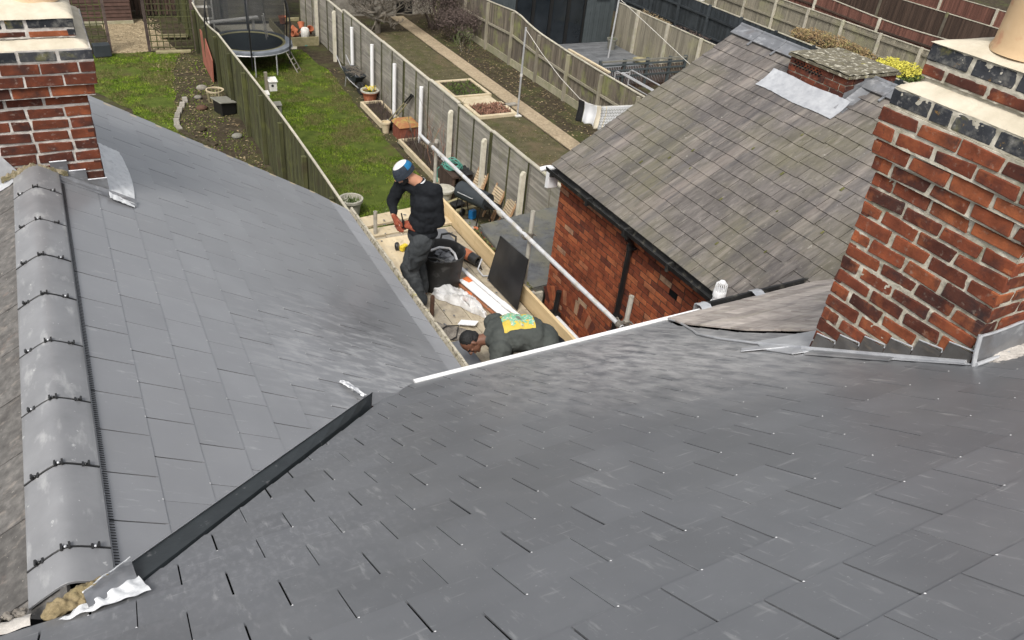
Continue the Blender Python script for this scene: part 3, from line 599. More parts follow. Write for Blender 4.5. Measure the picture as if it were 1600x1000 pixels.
# chimney on the left ridge
CY = 6.14
def chimney_left():
    rv = lambda: random.betavariate(2, 2)
    ch = .0835
    mb = MB(); X0, X1 = -.815, .052
    z0 = -2.09-ch*10
    bricks(mb, (X0, CY, z0), (1, 0, 0), (0, 0, 1), (0, -1, 0), X1-X0, 0, ch=ch, rows=10, jit=.005, rfn=rv, joint=.019)
    bricks(mb, (X1, CY, z0), (0, 1, 0), (0, 0, 1), (1, 0, 0), .87, 0, ch=ch, rows=10, start=1, jit=.005, rfn=rv, joint=.019)
    bricks(mb, (X0, CY+.87, z0), (0, -1, 0), (0, 0, 1), (-1, 0, 0), .87, 0, ch=ch, rows=10, start=1, jit=.005, rfn=rv, joint=.019)
    zc = -2.09
    for i, o_ in enumerate((.055, .08, .085)):
        x0, x1 = X0-o_, X1+o_
        bricks(mb, (x0, CY-o_, zc), (1, 0, 0), (0, 0, 1), (0, -1, 0), x1-x0, 0, ch=ch, rows=1, start=i, jit=.003, rfn=rv, joint=.014)
        bricks(mb, (x1, CY-o_, zc), (0, 1, 0), (0, 0, 1), (1, 0, 0), .87+2*o_, 0, ch=ch, rows=1, start=i+1, jit=.003, rfn=rv, joint=.014)
        zc += ch
    o_ = .088
    bricks(mb, (X0-o_, CY-o_, zc), (1, 0, 0), (0, 0, 1), (0, -1, 0), X1-X0+2*o_, 0, ch=ch, rows=1, start=1, jit=.002, mi=1, joint=.022)
    bricks(mb, (X1+o_, CY-o_, zc), (0, 1, 0), (0, 0, 1), (1, 0, 0), .87+2*o_, 0, ch=ch, rows=1, start=0, jit=.002, mi=1, joint=.022)
    x1 = X1+.012
    bricks(mb, (X0, CY-.01, -1.70), (1, 0, 0), (0, 0, 1), (0, -1, 0), x1-X0, 0, ch=.055, rows=1, start=1, jit=.002, joint=.02)
    bricks(mb, (X0, CY-.01, -1.645), (1, 0, 0), (0, 0, 1), (0, -1, 0), x1-X0, 0, ch=.075, rows=1, start=0, jit=.002, mi=1, joint=.022)
    bricks(mb, (x1, CY-.01, -1.70), (0, 1, 0), (0, 0, 1), (1, 0, 0), .87, 0, ch=.065, rows=2, start=0, jit=.002, mi=1, joint=.022)
    o = make('chimney', mb, [M_brick_l, M_blue], ext, bevel=.004, label='dark red brick chimney with blue brick bands')
    mb = MB()
    mortar_face(mb, (X0, CY, z0), (1, 0, 0), (0, 0, 1), (0, -1, 0), X1-X0, ch*10, amp=.005, base=-.0045)
    for i, o_ in enumerate((.055, .08, .085, .088)):
        mortar_face(mb, (X0-o_, CY-o_, -2.09+ch*i), (1, 0, 0), (0, 0, 1), (0, -1, 0), X1-X0+2*o_, ch, amp=.003, base=-.005, res=.01)
        mb.box(X0-o_+.004, X1+o_-.004, CY-o_+.006, CY+.87+o_, -2.09+ch*i, -2.09+ch*(i+1)-(.002 if i < 3 else 0))
    mortar_face(mb, (X0, CY-.01, -1.70), (1, 0, 0), (0, 0, 1), (0, -1, 0), X1+.01-X0, .13, amp=.007, base=-.004)
    mb.box(X0+.01, X1-.006, CY+.01, CY+.86, z0, -2.0, 0); mb.box(X0+.01, X1+.004, CY+.01, CY+.85, -1.77, -1.575)
    make('mortar', mb, M_mortar_l, o, smooth=True, angle=60)
    # cement flaunching: a lower ledge and a top dome
    mb = MB()
    def dome(x0, x1, y0, y1, z0, ins, zt, seed):
        def fn(u, v):
            q = noise.noise(Vector((u*5, v*5, seed)))*.012
            ed = min(u*(x1-x0), (1-u)*(x1-x0), v*(y1-y0), (1-v)*(y1-y0))
            h = min(1, ed/ins); return (x0+u*(x1-x0)+q*.6, y0+v*(y1-y0)+q, z0+(zt-z0)*math.sqrt(h)+q*h)
        mb.grid(fn, 50, 50)
    dome(X0-.085, X1+.080, CY-.083, CY+.95, -1.762, .09, -1.705, 1)
    dome(X0-.01, X1+.02, CY-.02, CY+.88, -1.575, .30, -1.485, 4)
    make('flaunching', mb, M_flaunch, o, smooth=True, angle=180)
    mb = MB(); mb.lathe([(.165, -1.52), (.150, -1.46), (.142, -1.2), (.135, -.95), (.155, -.93), (.155, -.88), (.12, -.88), (.12, -1.1)], (-.15, CY+.30, 0), n=32)
    make('chimney_pot', mb, M_pot, o, smooth=True)
    # stepped flashing on the front, plus the bright apron down the right side
    mb = MB()
    yf = CY-.012
    zr = lambda x: onL(0, (x-oL.x)/dL.x).z+.004
    xs = [-.28, -.17, -.06, .068]
    for i in range(3):
        zt = -2.58-.083*i+.01
        mb.prism([(xs[i], yf, zr(xs[i])), (xs[i+1], yf, zr(xs[i+1])), (xs[i+1], yf, zt-.03), (xs[i+1], yf, zt), (xs[i], yf, zt)], (0, -.005, 0))
        mb.tube([(xs[i], yf-.004, zt), (xs[i+1], yf-.004, zt)], .006, n=6, mi=1)
    make('stepped_flashing', mb, [M_lead, M_lead_new], o)
    mb = MB()
    p0 = lambda x, y, h: onL(y, (x-oL.x)/dL.x, h)
    mb.grid(lambda u, v: p0(-.30+u*.52, CY-.015-.085*v-.02*u, .012+.022*(1-v)+.006*math.sin(v*9)+.004*noise.noise(Vector((u*9, v*4, 0)))), 40, 8)
    mb.grid(lambda u, v: p0(-.30+u*.52, CY-.10-.02*u, .013+.002-.012*v), 20, 2)
    make('apron_flashing', mb, M_lead, o, smooth=True)
    mb = MB()
    mb.grid(lambda u, v: p0(.045+u*(.16+.035*math.sin(v*3.1)), CY-.16+v*1.1, .016+.012*(1-u)+.008*noise.noise(Vector((u*9, v*14, 0)))), 14, 50)
    mb.grid(lambda u, v: (X1+.006+.004*noise.noise(Vector((u*9, v*14, 3))), CY-.0+v*.9, -2.86+u*.22), 10, 30)
    make('side_flashing', mb, M_chalk, o, smooth=True)
    mb = MB()
    mb.grid(lambda u, v: (RX-.22+u*.42, CY-.015-.05*v*(1-abs(2*u-1)*.4), RZ+.03-.075*abs(2*u-1)**1.1+.040*(1-v)*(1-abs(2*u-1)*.2)-.030+.022*noise.noise(Vector((u*22, v*7, 6)))), 40, 8)
    make('ridge_mortar', mb, mat('mossy_mortar', [(.3, (.16, .13, .08)), (.7, (.34, .29, .2))], scale=30, rough=1, bump=1, bscale=70, bdist=.01, vary=0, stains=[(12, .5, .6, (.09, .08, .035), .7)]), o, smooth=True)
    mb = MB()
    mb.grid(lambda u, v: oO+eL*(CY-.09+.09*v)+dO*(.14+u*.45)+nO*(.02+.02*v+.005*noise.noise(Vector((u*12, v*5, 0)))), 30, 8)
    mb.grid(lambda u, v: oO+eL*(CY-.012)+dO*(.10+u*.5)+nO*(.02+.16*v+.005*noise.noise(Vector((u*12, v*5, 0)))), 30, 8)
    make('side_flashing', mb, M_lead_new, o, smooth=True)
chimney_left()
# mineral gutter along the extension eave
mb = MB(); ge = onL(0, EL)
gx, gz_ = ge.x, ge.z
def gprof(y, w0=0):
    return [(gx-.02, y, gz_-.025), (gx-.01, y, gz_-.075), (gx+.03, y, gz_-.085), (gx+.055, y, gz_-.04), (gx+.058, y, gz_-.012), (gx+.082, y, gz_-.010), (gx+.085, y, gz_-.05), (gx+.06, y, gz_-.10), (gx-.02, y, gz_-.11)]
ys = [4.25+i*.06 for i in range(66)]
vs = []
for y in ys:
    j = .006*noise.noise(Vector((0, y*9, 0)))
    vs += [(p[0]+(j if i in (4, 5) else 0), p[1], p[2]+(j if i in (4, 5) else 0)) for i, p in enumerate(gprof(y))]
n_ = 9; mb.add(vs, [(i*n_+j, i*n_+j+1, (i+1)*n_+j+1, (i+1)*n_+j) for i in range(len(ys)-1) for j in range(n_-1)])
make('gutter', mb, M_lich, ext, label='pale lichen-crusted gutter', smooth=True, angle=25)
mb = MB(); mb.box(gx-.15, gx-.02, 4.3, 8.1, gz_-.22, gz_-.03); make('fascia', mb, M_rust, ext)
mb = MB(); mb.box(gx-.22, gx-.12, 4.3, 8.12, G, gz_-.16); mb.box(-3.2, gx-.15, 8.02, 8.12, G, -4.5)
mb.prism([(-3.3, 8.03, -4.5), (gx-.15, 8.03, -4.5), (RX, 8.03, RZ-.1)], (0, .08, 0))
make('wall', mb, M_wallb, ext)
# lead saddle and foam at the near end of the ridge
mb = MB()
def foam(u, v):
    c = lerp((-.47, 2.13, -2.555), (-.215, 2.24, -2.60), u); a = v*2*math.pi
    r_ = (.030+.010*math.sin(u*3.1))*(1+.5*noise.noise(Vector((u*5, math.cos(a)*1.2, math.sin(a)*1.2)))+.35*noise.noise(Vector((u*16, math.cos(a)*4, math.sin(a)*4))))
    d_ = Vector((.9, .4, -.15)).normalized(); s1 = d_.cross(Vector((0, 0, 1))).normalized(); s2 = s1.cross(d_)
    e_ = min(1, u*6, (1-u)*5)
    return c+(s1*math.cos(a)*1.1+s2*math.sin(a)*.8)*r_*math.sqrt(max(0, e_))
mb.grid(foam, 70, 44)
make('foam_filler', mb, M_foam, ext, smooth=True, angle=180)
mb = MB()
# dressed lead: upstand leaning on the trim, then a fan of crumples over the slates
def lead1(u, v):      # upright flap
    a = lerp((-.30, 2.20, -2.585), (-.165, 2.30, -2.60), u); b = lerp((-.245, 2.13, -2.56), (-.150, 2.135, -2.555), u)
    top = lerp((-.33, 2.16, -2.545), (-.175, 2.37, -2.675), u)
    c = lerp((-.315, 2.07, -2.525), (-.155, 2.17, -2.578), u)
    q = noise.noise(Vector((u*4, v*3, 4)))*.012
    return lerp(top, c, v)+Vector((0, -.2, 1)).normalized()*(.022*math.sin(v*3.14)*(1-u*.4)+q+.022)
def lead2(u, v):
    a = lerp((-.36, 2.055, -2.52), (-.15, 2.16, -2.575), u); b = lerp((-.42, 2.04, -2.518), (-.115, 2.05, -2.52), u)
    q = noise.noise(Vector((u*9, v*3, 9)))*.012*(1-v*.5)+.009*math.sin((u-.2*v)*26)*(1-u)*(1-.6*v)
    return lerp(a, b, v)+nM*(.016+q+.014*(1-v))
mb.grid(lead1, 34, 14, 1); mb.grid(lead2, 40, 14)
mb.tube([lead1(i/10, 0)+Vector((0, 0, .001)) for i in range(11)], .004, n=6)
make('lead_saddle', mb, [M_chalk, M_lead], ext, smooth=True, angle=80)

# ================================================================== BIG RIGHT CHIMNEY (part of the terraced house)
def chimney_right():
    rv = lambda: random.betavariate(1.6, 1.4)
    X0, X1, Y0, Y1 = 3.75, 4.75, 1.625, 2.50
    ch = .0885; n0 = 14; z0 = -1.56-ch*n0
    mb = MB(); kw = dict(ch=ch, jit=.0075, rfn=rv, joint=.021)
    bricks(mb, (X0, Y1, z0), (0, -1, 0), (0, 0, 1), (-1, 0, 0), Y1-Y0, 0, rows=n0, **kw)
    bricks(mb, (X0, Y0, z0), (1, 0, 0), (0, 0, 1), (0, -1, 0), X1-X0, 0, rows=n0, start=1, **kw)
    bricks(mb, (X1, Y1, z0), (-1, 0, 0), (0, 0, 1), (0, 1, 0), X1-X0, 0, rows=n0, start=1, **kw)
    zc = -1.56
    for i, o_ in enumerate((.025, .045, .06, .06)):
        bricks(mb, (X0-o_, Y1+o_, zc), (0, -1, 0), (0, 0, 1), (-1, 0, 0), Y1-Y0+2*o_, 0, rows=1, start=i+1, **kw)
        bricks(mb, (X0-o_, Y0-o_, zc), (1, 0, 0), (0, 0, 1), (0, -1, 0), X1-X0+2*o_, 0, rows=1, start=i, **kw)
        bricks(mb, (X1+o_, Y1+o_, zc), (-1, 0, 0), (0, 0, 1), (0, 1, 0), X1-X0+2*o_, 0, rows=1, start=i, **kw); zc += ch
    o_ = .045; kb = dict(ch=.10, jit=.004, joint=.018)
    for (a, e_, n_, W_, st) in (((X0-o_, Y1+o_, zc), (0, -1, 0), (-1, 0, 0), Y1-Y0+2*o_, 0), ((X0-o_, Y0-o_, zc), (1, 0, 0), (0, -1, 0), X1-X0+2*o_, 1), ((X1+o_, Y1+o_, zc), (-1, 0, 0), (0, 1, 0), X1-X0+2*o_, 1)):
        bricks(mb, a, e_, (0, 0, 1), n_, W_, 0, rows=1, start=st, mi=1, rfn=random.random, **kb)
    zb = zc+.10
    zs = -1.035
    for (a, e_, n_, W_, st) in (((X0+.03, Y1-.02, zs), (0, -1, 0), (-1, 0, 0), Y1-Y0-.04, 1), ((X0+.03, Y0+.02, zs), (1, 0, 0), (0, -1, 0), X1-X0-.06, 0), ((X1-.03, Y1-.02, zs), (-1, 0, 0), (0, 1, 0), X1-X0-.06, 0)):
        bricks(mb, a, e_, (0, 0, 1), n_, W_, 0, rows=1, start=st, ch=.07, jit=.003, joint=.02, rfn=rv)
        bricks(mb, Vector(a)+Vector((0, 0, .07)), e_, (0, 0, 1), n_, W_, 0, rows=1, start=st+1, ch=.10, jit=.004, joint=.022, mi=1, rfn=random.random)
    o = make('chimney', mb, [M_brick, M_blue], house, bevel=.005, label='large orange-red brick chimney with dark brick caps', seg=2)
    mb = MB()
    mortar_face(mb, (X0, Y1, z0), (0, -1, 0), (0, 0, 1), (-1, 0, 0), Y1-Y0, ch*n0, amp=.0060, base=-.0045, res=.009)
    mortar_face(mb, (X0, Y0, z0), (1, 0, 0), (0, 0, 1), (0, -1, 0), X1-X0, ch*n0, amp=.004, base=-.003)
    for i, o_ in enumerate((.025, .045, .06, .06)):
        mortar_face(mb, (X0-o_, Y1+o_, -1.56+ch*i), (0, -1, 0), (0, 0, 1), (-1, 0, 0), Y1-Y0+2*o_, ch, amp=.003, base=-.004, res=.01, seed=5)
        mb.box(X0-o_+.006, X1+o_-.006, Y0-o_+.006, Y1+o_-.006, -1.56+ch*i, -1.56+ch*(i+1)-.002)
    mortar_face(mb, (X0-.045, Y1+.045, zb-.10), (0, -1, 0), (0, 0, 1), (-1, 0, 0), Y1-Y0+.09, .10, amp=.005, base=-.003, res=.01, seed=6)
    mortar_face(mb, (X0+.03, Y1-.02, zs), (0, -1, 0), (0, 0, 1), (-1, 0, 0), Y1-Y0-.04, .17, amp=.009, base=-.004, seed=8)
    mb.box(X0+.012, X1-.01, Y0+.012, Y1-.012, z0, -1.4); mb.box(X0-.038, X1+.038, Y0-.038, Y1+.038, zb-.10, zb-.004); mb.box(X0+.045, X1-.045, Y0+.04, Y1-.04, zb-.01, -.872)
    make('mortar', mb, M_mortar, o, smooth=True, angle=60)
    mb = MB()
    def dome(x0, x1, y0, y1, z0, ins, zt, seed):
        def fn(u, v):
            q = noise.noise(Vector((u*5, v*5, seed)))*.012
            ed = min(u*(x1-x0), (1-u)*(x1-x0), v*(y1-y0), (1-v)*(y1-y0))
            h = min(1, ed/ins); return (x0+u*(x1-x0)+q*.6, y0+v*(y1-y0)+q, z0+(zt-z0)*h**.8+q*h)
        mb.grid(fn, 60, 60)
    dome(X0-.045, X1+.045, Y0-.045, Y1+.045, zb+.0, .10, zb+.06, 1)
    dome(X0+.02, X1-.02, Y0+.01, Y1-.01, -.868, .30, -.80, 4)
    make('flaunching', mb, M_flaunch, o, smooth=True, angle=180)
    mb = MB(); mb.lathe([(.20, -.84), (.185, -.80), (.178, -.5), (.17, -.1), (.19, -.08), (.19, 0), (.15, 0), (.15, -.3)], (4.02, 2.12, 0), n=40)
    make('chimney_pot', mb, M_pot, o, smooth=True)
    # stepped flashing
    mb = MB(); xf = X0-.014
    zr = lambda y: (-1.095-math.sin(MP)*y)/math.cos(MP)
    ny = 6; yb = [2.49-.148*i for i in range(ny+1)]
    for i in range(ny):
        y0_, y1_ = yb[i], yb[i+1]
        zt = zr(y0_)+.150; zv = zr(y1_)+.062
        mb.prism([(xf, y0_, zr(y0_)+.01), (xf, y1_, zr(y1_)+.01), (xf, y1_, zv+.012), (xf, y0_-.012, zt)], (.006, 0, 0))
        mb.tube([(xf+.004, y0_-.012, zt), (xf+.003, y1_+.004, zv+.03), (xf+.003, y1_, zv+.010)], .0048, n=6, mi=1)
    make('stepped_flashing', mb, [M_lead_d, M_lead_new], o)
    mb = MB()
    mb.tube([onM(X0-.022, (y-0)*math.cos(MP)-zr(y)*math.sin(MP), .022) for y in (2.52, 2.2, 1.9, 1.6)], .014, n=8)
    mb.prism([onM(X0-.10, 3.55, .012), onM(X0-.01, 3.62, .012), onM(X0-.01, 2.50, .012), onM(X0-.03, 2.50, .012), onM(X0-.07, 3.0, .012)], nM*.006)
    make('soaker_strip', mb, M_lead_new, o, smooth=True)
    mb = MB()      # pieces of cut slate along the base
    mb.prism([onM(X0-.13, 3.50, .013), onM(X0-.01, 3.52, .013), onM(X0-.01, 2.95, .013), onM(X0-.10, 2.93, .013)], nM*.009)
    make('cut_slate', mb, M_slate, o)
    mb = MB()      # bright apron behind the chimney
    mb.prism([onM(3.60, 3.58, .012), onM(3.64, 3.86, .012), onM(3.80, 4.10, .014), onM(4.3, 3.83, .03), onM(4.3, 3.42, .03), onM(3.76, 3.45, .02)], nM*.005)
    mb.prism([onM(3.53, 3.95, .018), onM(3.60, 4.02, .018), onM(3.80, 3.78, .018), onM(3.74, 3.74, .018)], nM*.005)
    make('back_apron', mb, M_lead_new, o)
    # near-side lead and mortar fillet
    mb = MB()
    mb.grid(lambda u, v: (X0-.012+u*1.0, Y0-.014-.045*v-.008*math.sin(v*3)+.006*noise.noise(Vector((u*6, v*4, 0))), zr(Y0)+.20-.20*v+.008*noise.noise(Vector((u*7, v*4, 2)))), 60, 14)
    make('side_flashing', mb, M_lead, o, smooth=True)
    mb = MB()
    mb.tube([(X0-.02+u*.1, Y0-.02, zr(Y0)+.205+.006*math.sin(u*5)) for u in range(11)], .008, n=6)
    mb.tube([(X0-.03+u*.1, Y0-.065, zr(Y0-.065)+.02+.004*math.sin(u*3)) for u in range(11)], .011, n=6)
    mb.tube([(X0-.018, Y0-.012, zr(Y0)+.205), (X0-.022, Y0-.03, zr(Y0)+.12), (X0-.026, Y0-.055, zr(Y0)+.04)], .012, n=8)
    make('lead_edge', mb, M_lead_new, o, smooth=True)
    mb = MB()
    mb.grid(lambda u, v: onM(X0+.06+u*.95, (Y0-.05)*math.cos(MP)-zr(Y0-.05)*math.sin(MP)-.10*v, .004+.045*(1-v)**1.3*min(1, u*8)+.012*noise.noise(Vector((u*30, v*5, 0)))), 90, 10)
    make('mortar_fillet', mb, M_mortar_l, o, smooth=True)
chimney_right()

# ================================================================== RIGHT REAR EXTENSION
ex2 = thing('rear_extension', 'orange brick rear extension with weathered mossy slate roof, black downpipe and small squat chimney', 'house extension', (8.4, 6.5, G))
RP = rad(31); nR = Vector((-math.sin(RP), 0, math.cos(RP))); dR = Vector((-math.cos(RP), 0, -math.sin(RP)))
RW = 3.325                                                       # slope length, eave to ridge
oR = Vector((5.55, 0, -4.27))-dR*RW                              # ridge line
def onR(y, u, h=0): return oR+Vector((0, 1, 0))*y+dR*(RW-u)+nR*h   # u = distance up from the eave
mb = MB(); sgn = Vector((0, 1, 0))
far = 8.42
slates(mb, oR, sgn, dR, nR, [[(4.0, 0), (far, 0), (far, RW+.02), (4.0, RW+.02)]], .335, .192, 4.568, RW-1.285, th=.010, gap=(.003, .012), jit=.009, tmin=0, tmax=RW+.03, smin=4, smax=8.5)
r2 = make('roof', mb, [M_old, M_gap], ex2, label='weathered grey-brown slate slope with lichen')
mb = MB()
for (y, u, s_) in [(7.35, .75, .035), (6.95, 1.28, .03), (7.1, 1.02, .03), (6.0, .93, .03), (5.75, 1.62, .035), (6.72, 1.05, .02), (5.05, 1.82, .035), (5.5, .45, .03), (5.0, .70, .025), (6.35, 1.72, .03), (4.75, 1.25, .028), (5.35, 1.18, .02), (6.05, 2.2, .025), (4.6, 2.25, .02)]:
    mb.grid(lambda a, b: onR(y+(a-.5)*s_*.8+.004*noise.noise(Vector((a*5, b*5, y))), u+(b-.5)*s_*1.6, .026+.005*math.sin(a*3.1)*math.sin(b*3.1)), 5, 5)
make('moss_clump', mb, M_moss, r2, smooth=True)
mb = MB(); mb.prism([onR(4.0, 0, -.01), onR(far, 0, -.01), onR(far, RW, -.01), onR(4.0, RW, -.01)], nR*-.06)
other = lambda y, s, h: Vector((8.4+.857*s, y, -2.555-.515*s+h))
mb.prism([other(3.0, 0, 0), other(far, 0, 0), other(far, 3.3, 0), other(3.0, 3.3, 0)], (0, 0, -.06))
make('roof_deck', mb, M_old, ex2)
mb = MB()
for (y, u, a) in ((8.15, .16, .25), (4.80, .30, .1)):
    mb = MB(); o_ = onR(y, u, .016); mb.obox(o_, Vector((0, -.17, 0))+dR*(-.0), (dR*-.45)+Vector((0, -.45*a, 0)), nR*.008)
    make('slipped_slate', mb, M_old, r2)
# ridge
for i in range(10):
    y1 = far+.01-i*.45; y0 = y1-.44
    if 6.15 < (y0+y1)/2 < 7.05: continue
    mb = MB()
    for s_ in (-1, 1):
        sx = Vector((s_*.857, 0, -.515))*.20; ap = Vector((8.40, y0, -2.515)); nn_ = Vector((s_*.515, 0, .857))*.016
        mb.obox(ap, Vector((0, y1-y0, 0)), sx, nn_)
    mb.tube([(8.4, y0, -2.508), (8.4, y1, -2.508)], .026, n=8)
    mb.obox((8.16, y0-.012, -2.665), (.24, 0, .147), (0, .03, 0), (-.006, 0, .012), 1)
    make('ridge_tile', mb, [M_lead, M_lead], ex2, smooth=True, angle=30)
# small chimney
rv = lambda: random.betavariate(1.6, 2.2)
X0, X1, Y0, Y1 = 7.97, 8.83, 6.10, 7.02; ch = .085; zb = -2.93; mb = MB()
nrow = 5
for (a, e_, n_, W_, st) in (((X0, Y1, zb), (0, -1, 0), (-1, 0, 0), Y1-Y0, 0), ((X0, Y0, zb), (1, 0, 0), (0, -1, 0), X1-X0, 1), ((X1, Y0, zb), (0, 1, 0), (1, 0, 0), Y1-Y0, 0), ((X1, Y1, zb), (-1, 0, 0), (0, 1, 0), X1-X0, 1)):
    bricks(mb, a, e_, (0, 0, 1), n_, W_, 0, rows=nrow, start=st, ch=ch, jit=.004, rfn=rv, joint=.014)
c2 = make('chimney', mb, [M_brick_l], ex2, bevel=.004, label='squat dark brick chimney capped with a lichened slab')
mb = MB(); mb.box(X0+.012, X1-.012, Y0+.012, Y1-.012, zb, -2.50)
make('mortar', mb, M_mortar, c2)
mb = MB()
mb.grid(lambda u, v: (X0-.03+u*(X1-X0+.06), Y0-.03+v*(Y1-Y0+.06), -2.455+.014*noise.noise(Vector((u*9, v*9, 0)))), 30, 30)
mb.box(X0-.03, X1+.03, Y0-.03, Y1+.03, -2.502, -2.472)
M_cap = mat('lichened_cap', [(.3, (.09, .08, .055)), (.7, (.19, .17, .12))], scale=10, rough=1, bump=1, bscale=30, bdist=.02, vary=0, stains=[(14, .54, .62, (.55, .52, .42), .8), (9, .58, .66, (.10, .09, .03), .7), (7, .64, .7, (.4, .36, .08), .6)])
make('capping_slab', mb, M_cap, c2, smooth=True, angle=40)
mb = MB()
for i in range(9):
    for j in range(3):
        mb.box(X0-.008, X0+.002, 6.92-i*.052-(j % 2)*.026, 6.945-i*.052-(j % 2)*.026, -2.555-.026*j, -2.539-.026*j)
make('vent_grille', mb, M_gap, c2)
mb = MB()
mb.grid(lambda u, v: onR(7.24-u*1.28+.02*v, 2.86-.30*v+.01*math.sin(u*9), .028+.05*(1-v)**3+.006*noise.noise(Vector((u*20, v*8, 0)))), 60, 12)
mb.grid(lambda u, v: (X0-.008-.01*noise.noise(Vector((u*9, v*5, 2))), Y1+.02-u*(Y1-Y0+.04), -2.86+v*.07+.012*noise.noise(Vector((u*14, 0, 5)))), 40, 4)
make('apron_flashing', mb, M_lead_new, c2, smooth=True)
mb = MB()
for i in range(3):
    mb.prism([(X0+.14*i, Y0-.006, -2.80+.085*i), (X0+.14*(i+1), Y0-.006, -2.80+.085*(i+1)), (X0+.14*(i+1), Y0-.006, -2.68+.085*(i+.6)), (X0+.14*i, Y0-.006, -2.72+.085*(i+.6))], (0, -.006, 0))
mb.grid(lambda u, v: onR(Y0-.02-.13*v, 2.72+u*.55, .018+.03*(1-v)**2), 12, 6)
make('side_flashing', mb, M_lead, c2)
mb = MB()
# brick wall with a shallow arch over a window
WX = 5.66; WH = 4.0
def skipw(a, b): return False
rvw = lambda: random.betavariate(1.5, 1.5)
H0 = G+.0; nr = int((-4.33-H0)/.079)
z0 = -4.33-nr*.079
bricks(mb, (WX, 8.32, z0), (0, -1, 0), (0, 0, 1), (-1, 0, 0), 4.2, 0, ch=.079, bl=.232, rows=nr, jit=.0025, rfn=rvw, joint=.014, depth=.03)
wl = make('wall', mb, [M_wallb], ex2, label='orange brick side wall')
mb = MB(); mb.box(WX+.005, WX+.2, 4.1, 8.31, G, -4.30); mb.box(WX+.2, 11.2, 8.2, 8.31, G, -4.3)
mb.prism([(WX+.01, 8.21, -4.3), (11.1, 8.21, -4.3), (8.4, 8.21, -2.7)], (0, .09, 0))
make('mortar', mb, M_mortar_d, wl)
mb = MB()      # dark vent hole and weathered patch, arch of rubbed bricks low down
mb.box(WX-.006, WX+.01, 5.62, 5.77, -4.80, -4.72)
make('air_brick', mb, M_gap, wl)
mb = MB()
for i in range(16):
    a = (i-7.5)*.085; cy_, cz_ = 7.55, -7.35; r0, r1 = 1.15, 1.37
    p = [(WX-.006, cy_+math.sin(a-.036)*r0, cz_+math.cos(a-.036)*r0), (WX-.006, cy_+math.sin(a+.036)*r0, cz_+math.cos(a+.036)*r0), (WX-.006, cy_+math.sin(a+.036)*r1, cz_+math.cos(a+.036)*r1), (WX-.006, cy_+math.sin(a-.036)*r1, cz_+math.cos(a-.036)*r1)]
    mb.prism(p, (.02, 0, 0))
make('brick_arch', mb, M_wallb, wl)
# gutter, downpipe, vent pipe
mb = MB(); gx2, gz2 = 5.55, -4.30
pr2 = [(gx2+.02, gz2-.01), (gx2+.012, gz2-.06), (gx2-.03, gz2-.08), (gx2-.075, gz2-.055), (gx2-.088, gz2-.005), (gx2-.100, gz2-.003), (gx2-.098, gz2-.018), (gx2-.08, gz2-.07), (gx2-.03, gz2-.095), (gx2+.02, gz2-.075)]
vs = [(x, y, z) for y in (4.3, far+.02) for x, z in pr2]; n_ = len(pr2)
mb.add(vs, [(i, (i+1) % n_, n_+(i+1) % n_, n_+i) for i in range(n_)]+[tuple(range(n_)), tuple(range(2*n_-1, n_-1, -1))])
for y in (8.3, 7.4, 6.55, 5.7, 4.9): mb.box(gx2-.102, gx2+.02, y-.018, y+.018, gz2-.10, gz2-.0)
make('gutter', mb, M_blackdirty, ex2)
mb = MB(); mb.tube([(5.52, 6.55, -4.36), (5.53, 6.55, -4.45), (5.60, 6.55, -4.52), (5.60, 6.55, G)], .036, n=12)
for z in (-4.58, -5.6, -6.9): mb.tube([(5.60, 6.55, z-.03), (5.60, 6.55, z+.03)], .046, n=12); mb.cbox((5.635, 6.55, z), .05, .13, .03)
mb.cbox((5.52, 6.55, -4.37), .10, .12, .10)
make('downpipe', mb, M_black, ex2, smooth=True)
mb = MB(); a = Vector((5.50, 4.86, -4.45)); b = Vector((5.50, 4.88, -4.06))
mb.lathe([(.060, -4.9), (.060, -4.22), (.068, -4.22), (.068, -4.16), (.06, -4.15)], (5.47, 4.86, 0), n=20)
for i in range(16):
    an = i/16*2*math.pi; mb.tube([(5.47+.06*math.cos(an), 4.86+.06*math.sin(an), -4.16), (5.47+.058*math.cos(an), 4.86+.058*math.sin(an), -4.08), (5.47+.024*math.cos(an), 4.86+.024*math.sin(an), -4.045)], .0045, n=5)
mb.lathe([(.030, -4.055), (.030, -4.04), (.012, -4.035)], (5.47, 4.86, 0), n=14)
mb.lathe([(.070, -4.37), (.070, -4.30)], (5.47, 4.86, 0), n=20)
make('vent_pipe', mb, M_white, ex2, smooth=True, label='white soil vent pipe with a domed cage')
mb = MB(); mb.prism([(5.63, 8.36, -4.30), (5.63, 8.44, -4.30), (5.63, 8.44, -4.62), (5.63, 8.36, -4.60)], (-.16, 0, 0))
mb.tube([(5.55, 8.46, -4.34), (5.50, 8.52, -4.37), (5.45, 8.56, -4.40)], .035, n=10)
make('white_gutter_end', mb, M_white, ex2, bevel=.004)
mb = MB(); mb.lathe([(.05, 0), (.05, .06)], (5.5, 4.75, -4.95), n=14, axis=(-.6, -.5, -.1))
make('waste_pipe', mb, M_blackdirty, ex2, smooth=True)
mb = MB(); mb.tube([(5.55, 7.80, -6.44), (5.55, 6.60, -6.44)], .040, n=10, mi=0); mb.cbox((5.54, 7.86, -6.44), .14, .14, .14, mi=1); mb.tube([(5.54, 7.84, -6.4), (5.56, 7.84, -6.0)], .04, n=10, mi=1)
make('white_waste_pipe', mb, [M_white, M_black], ex2, smooth=True, angle=30)

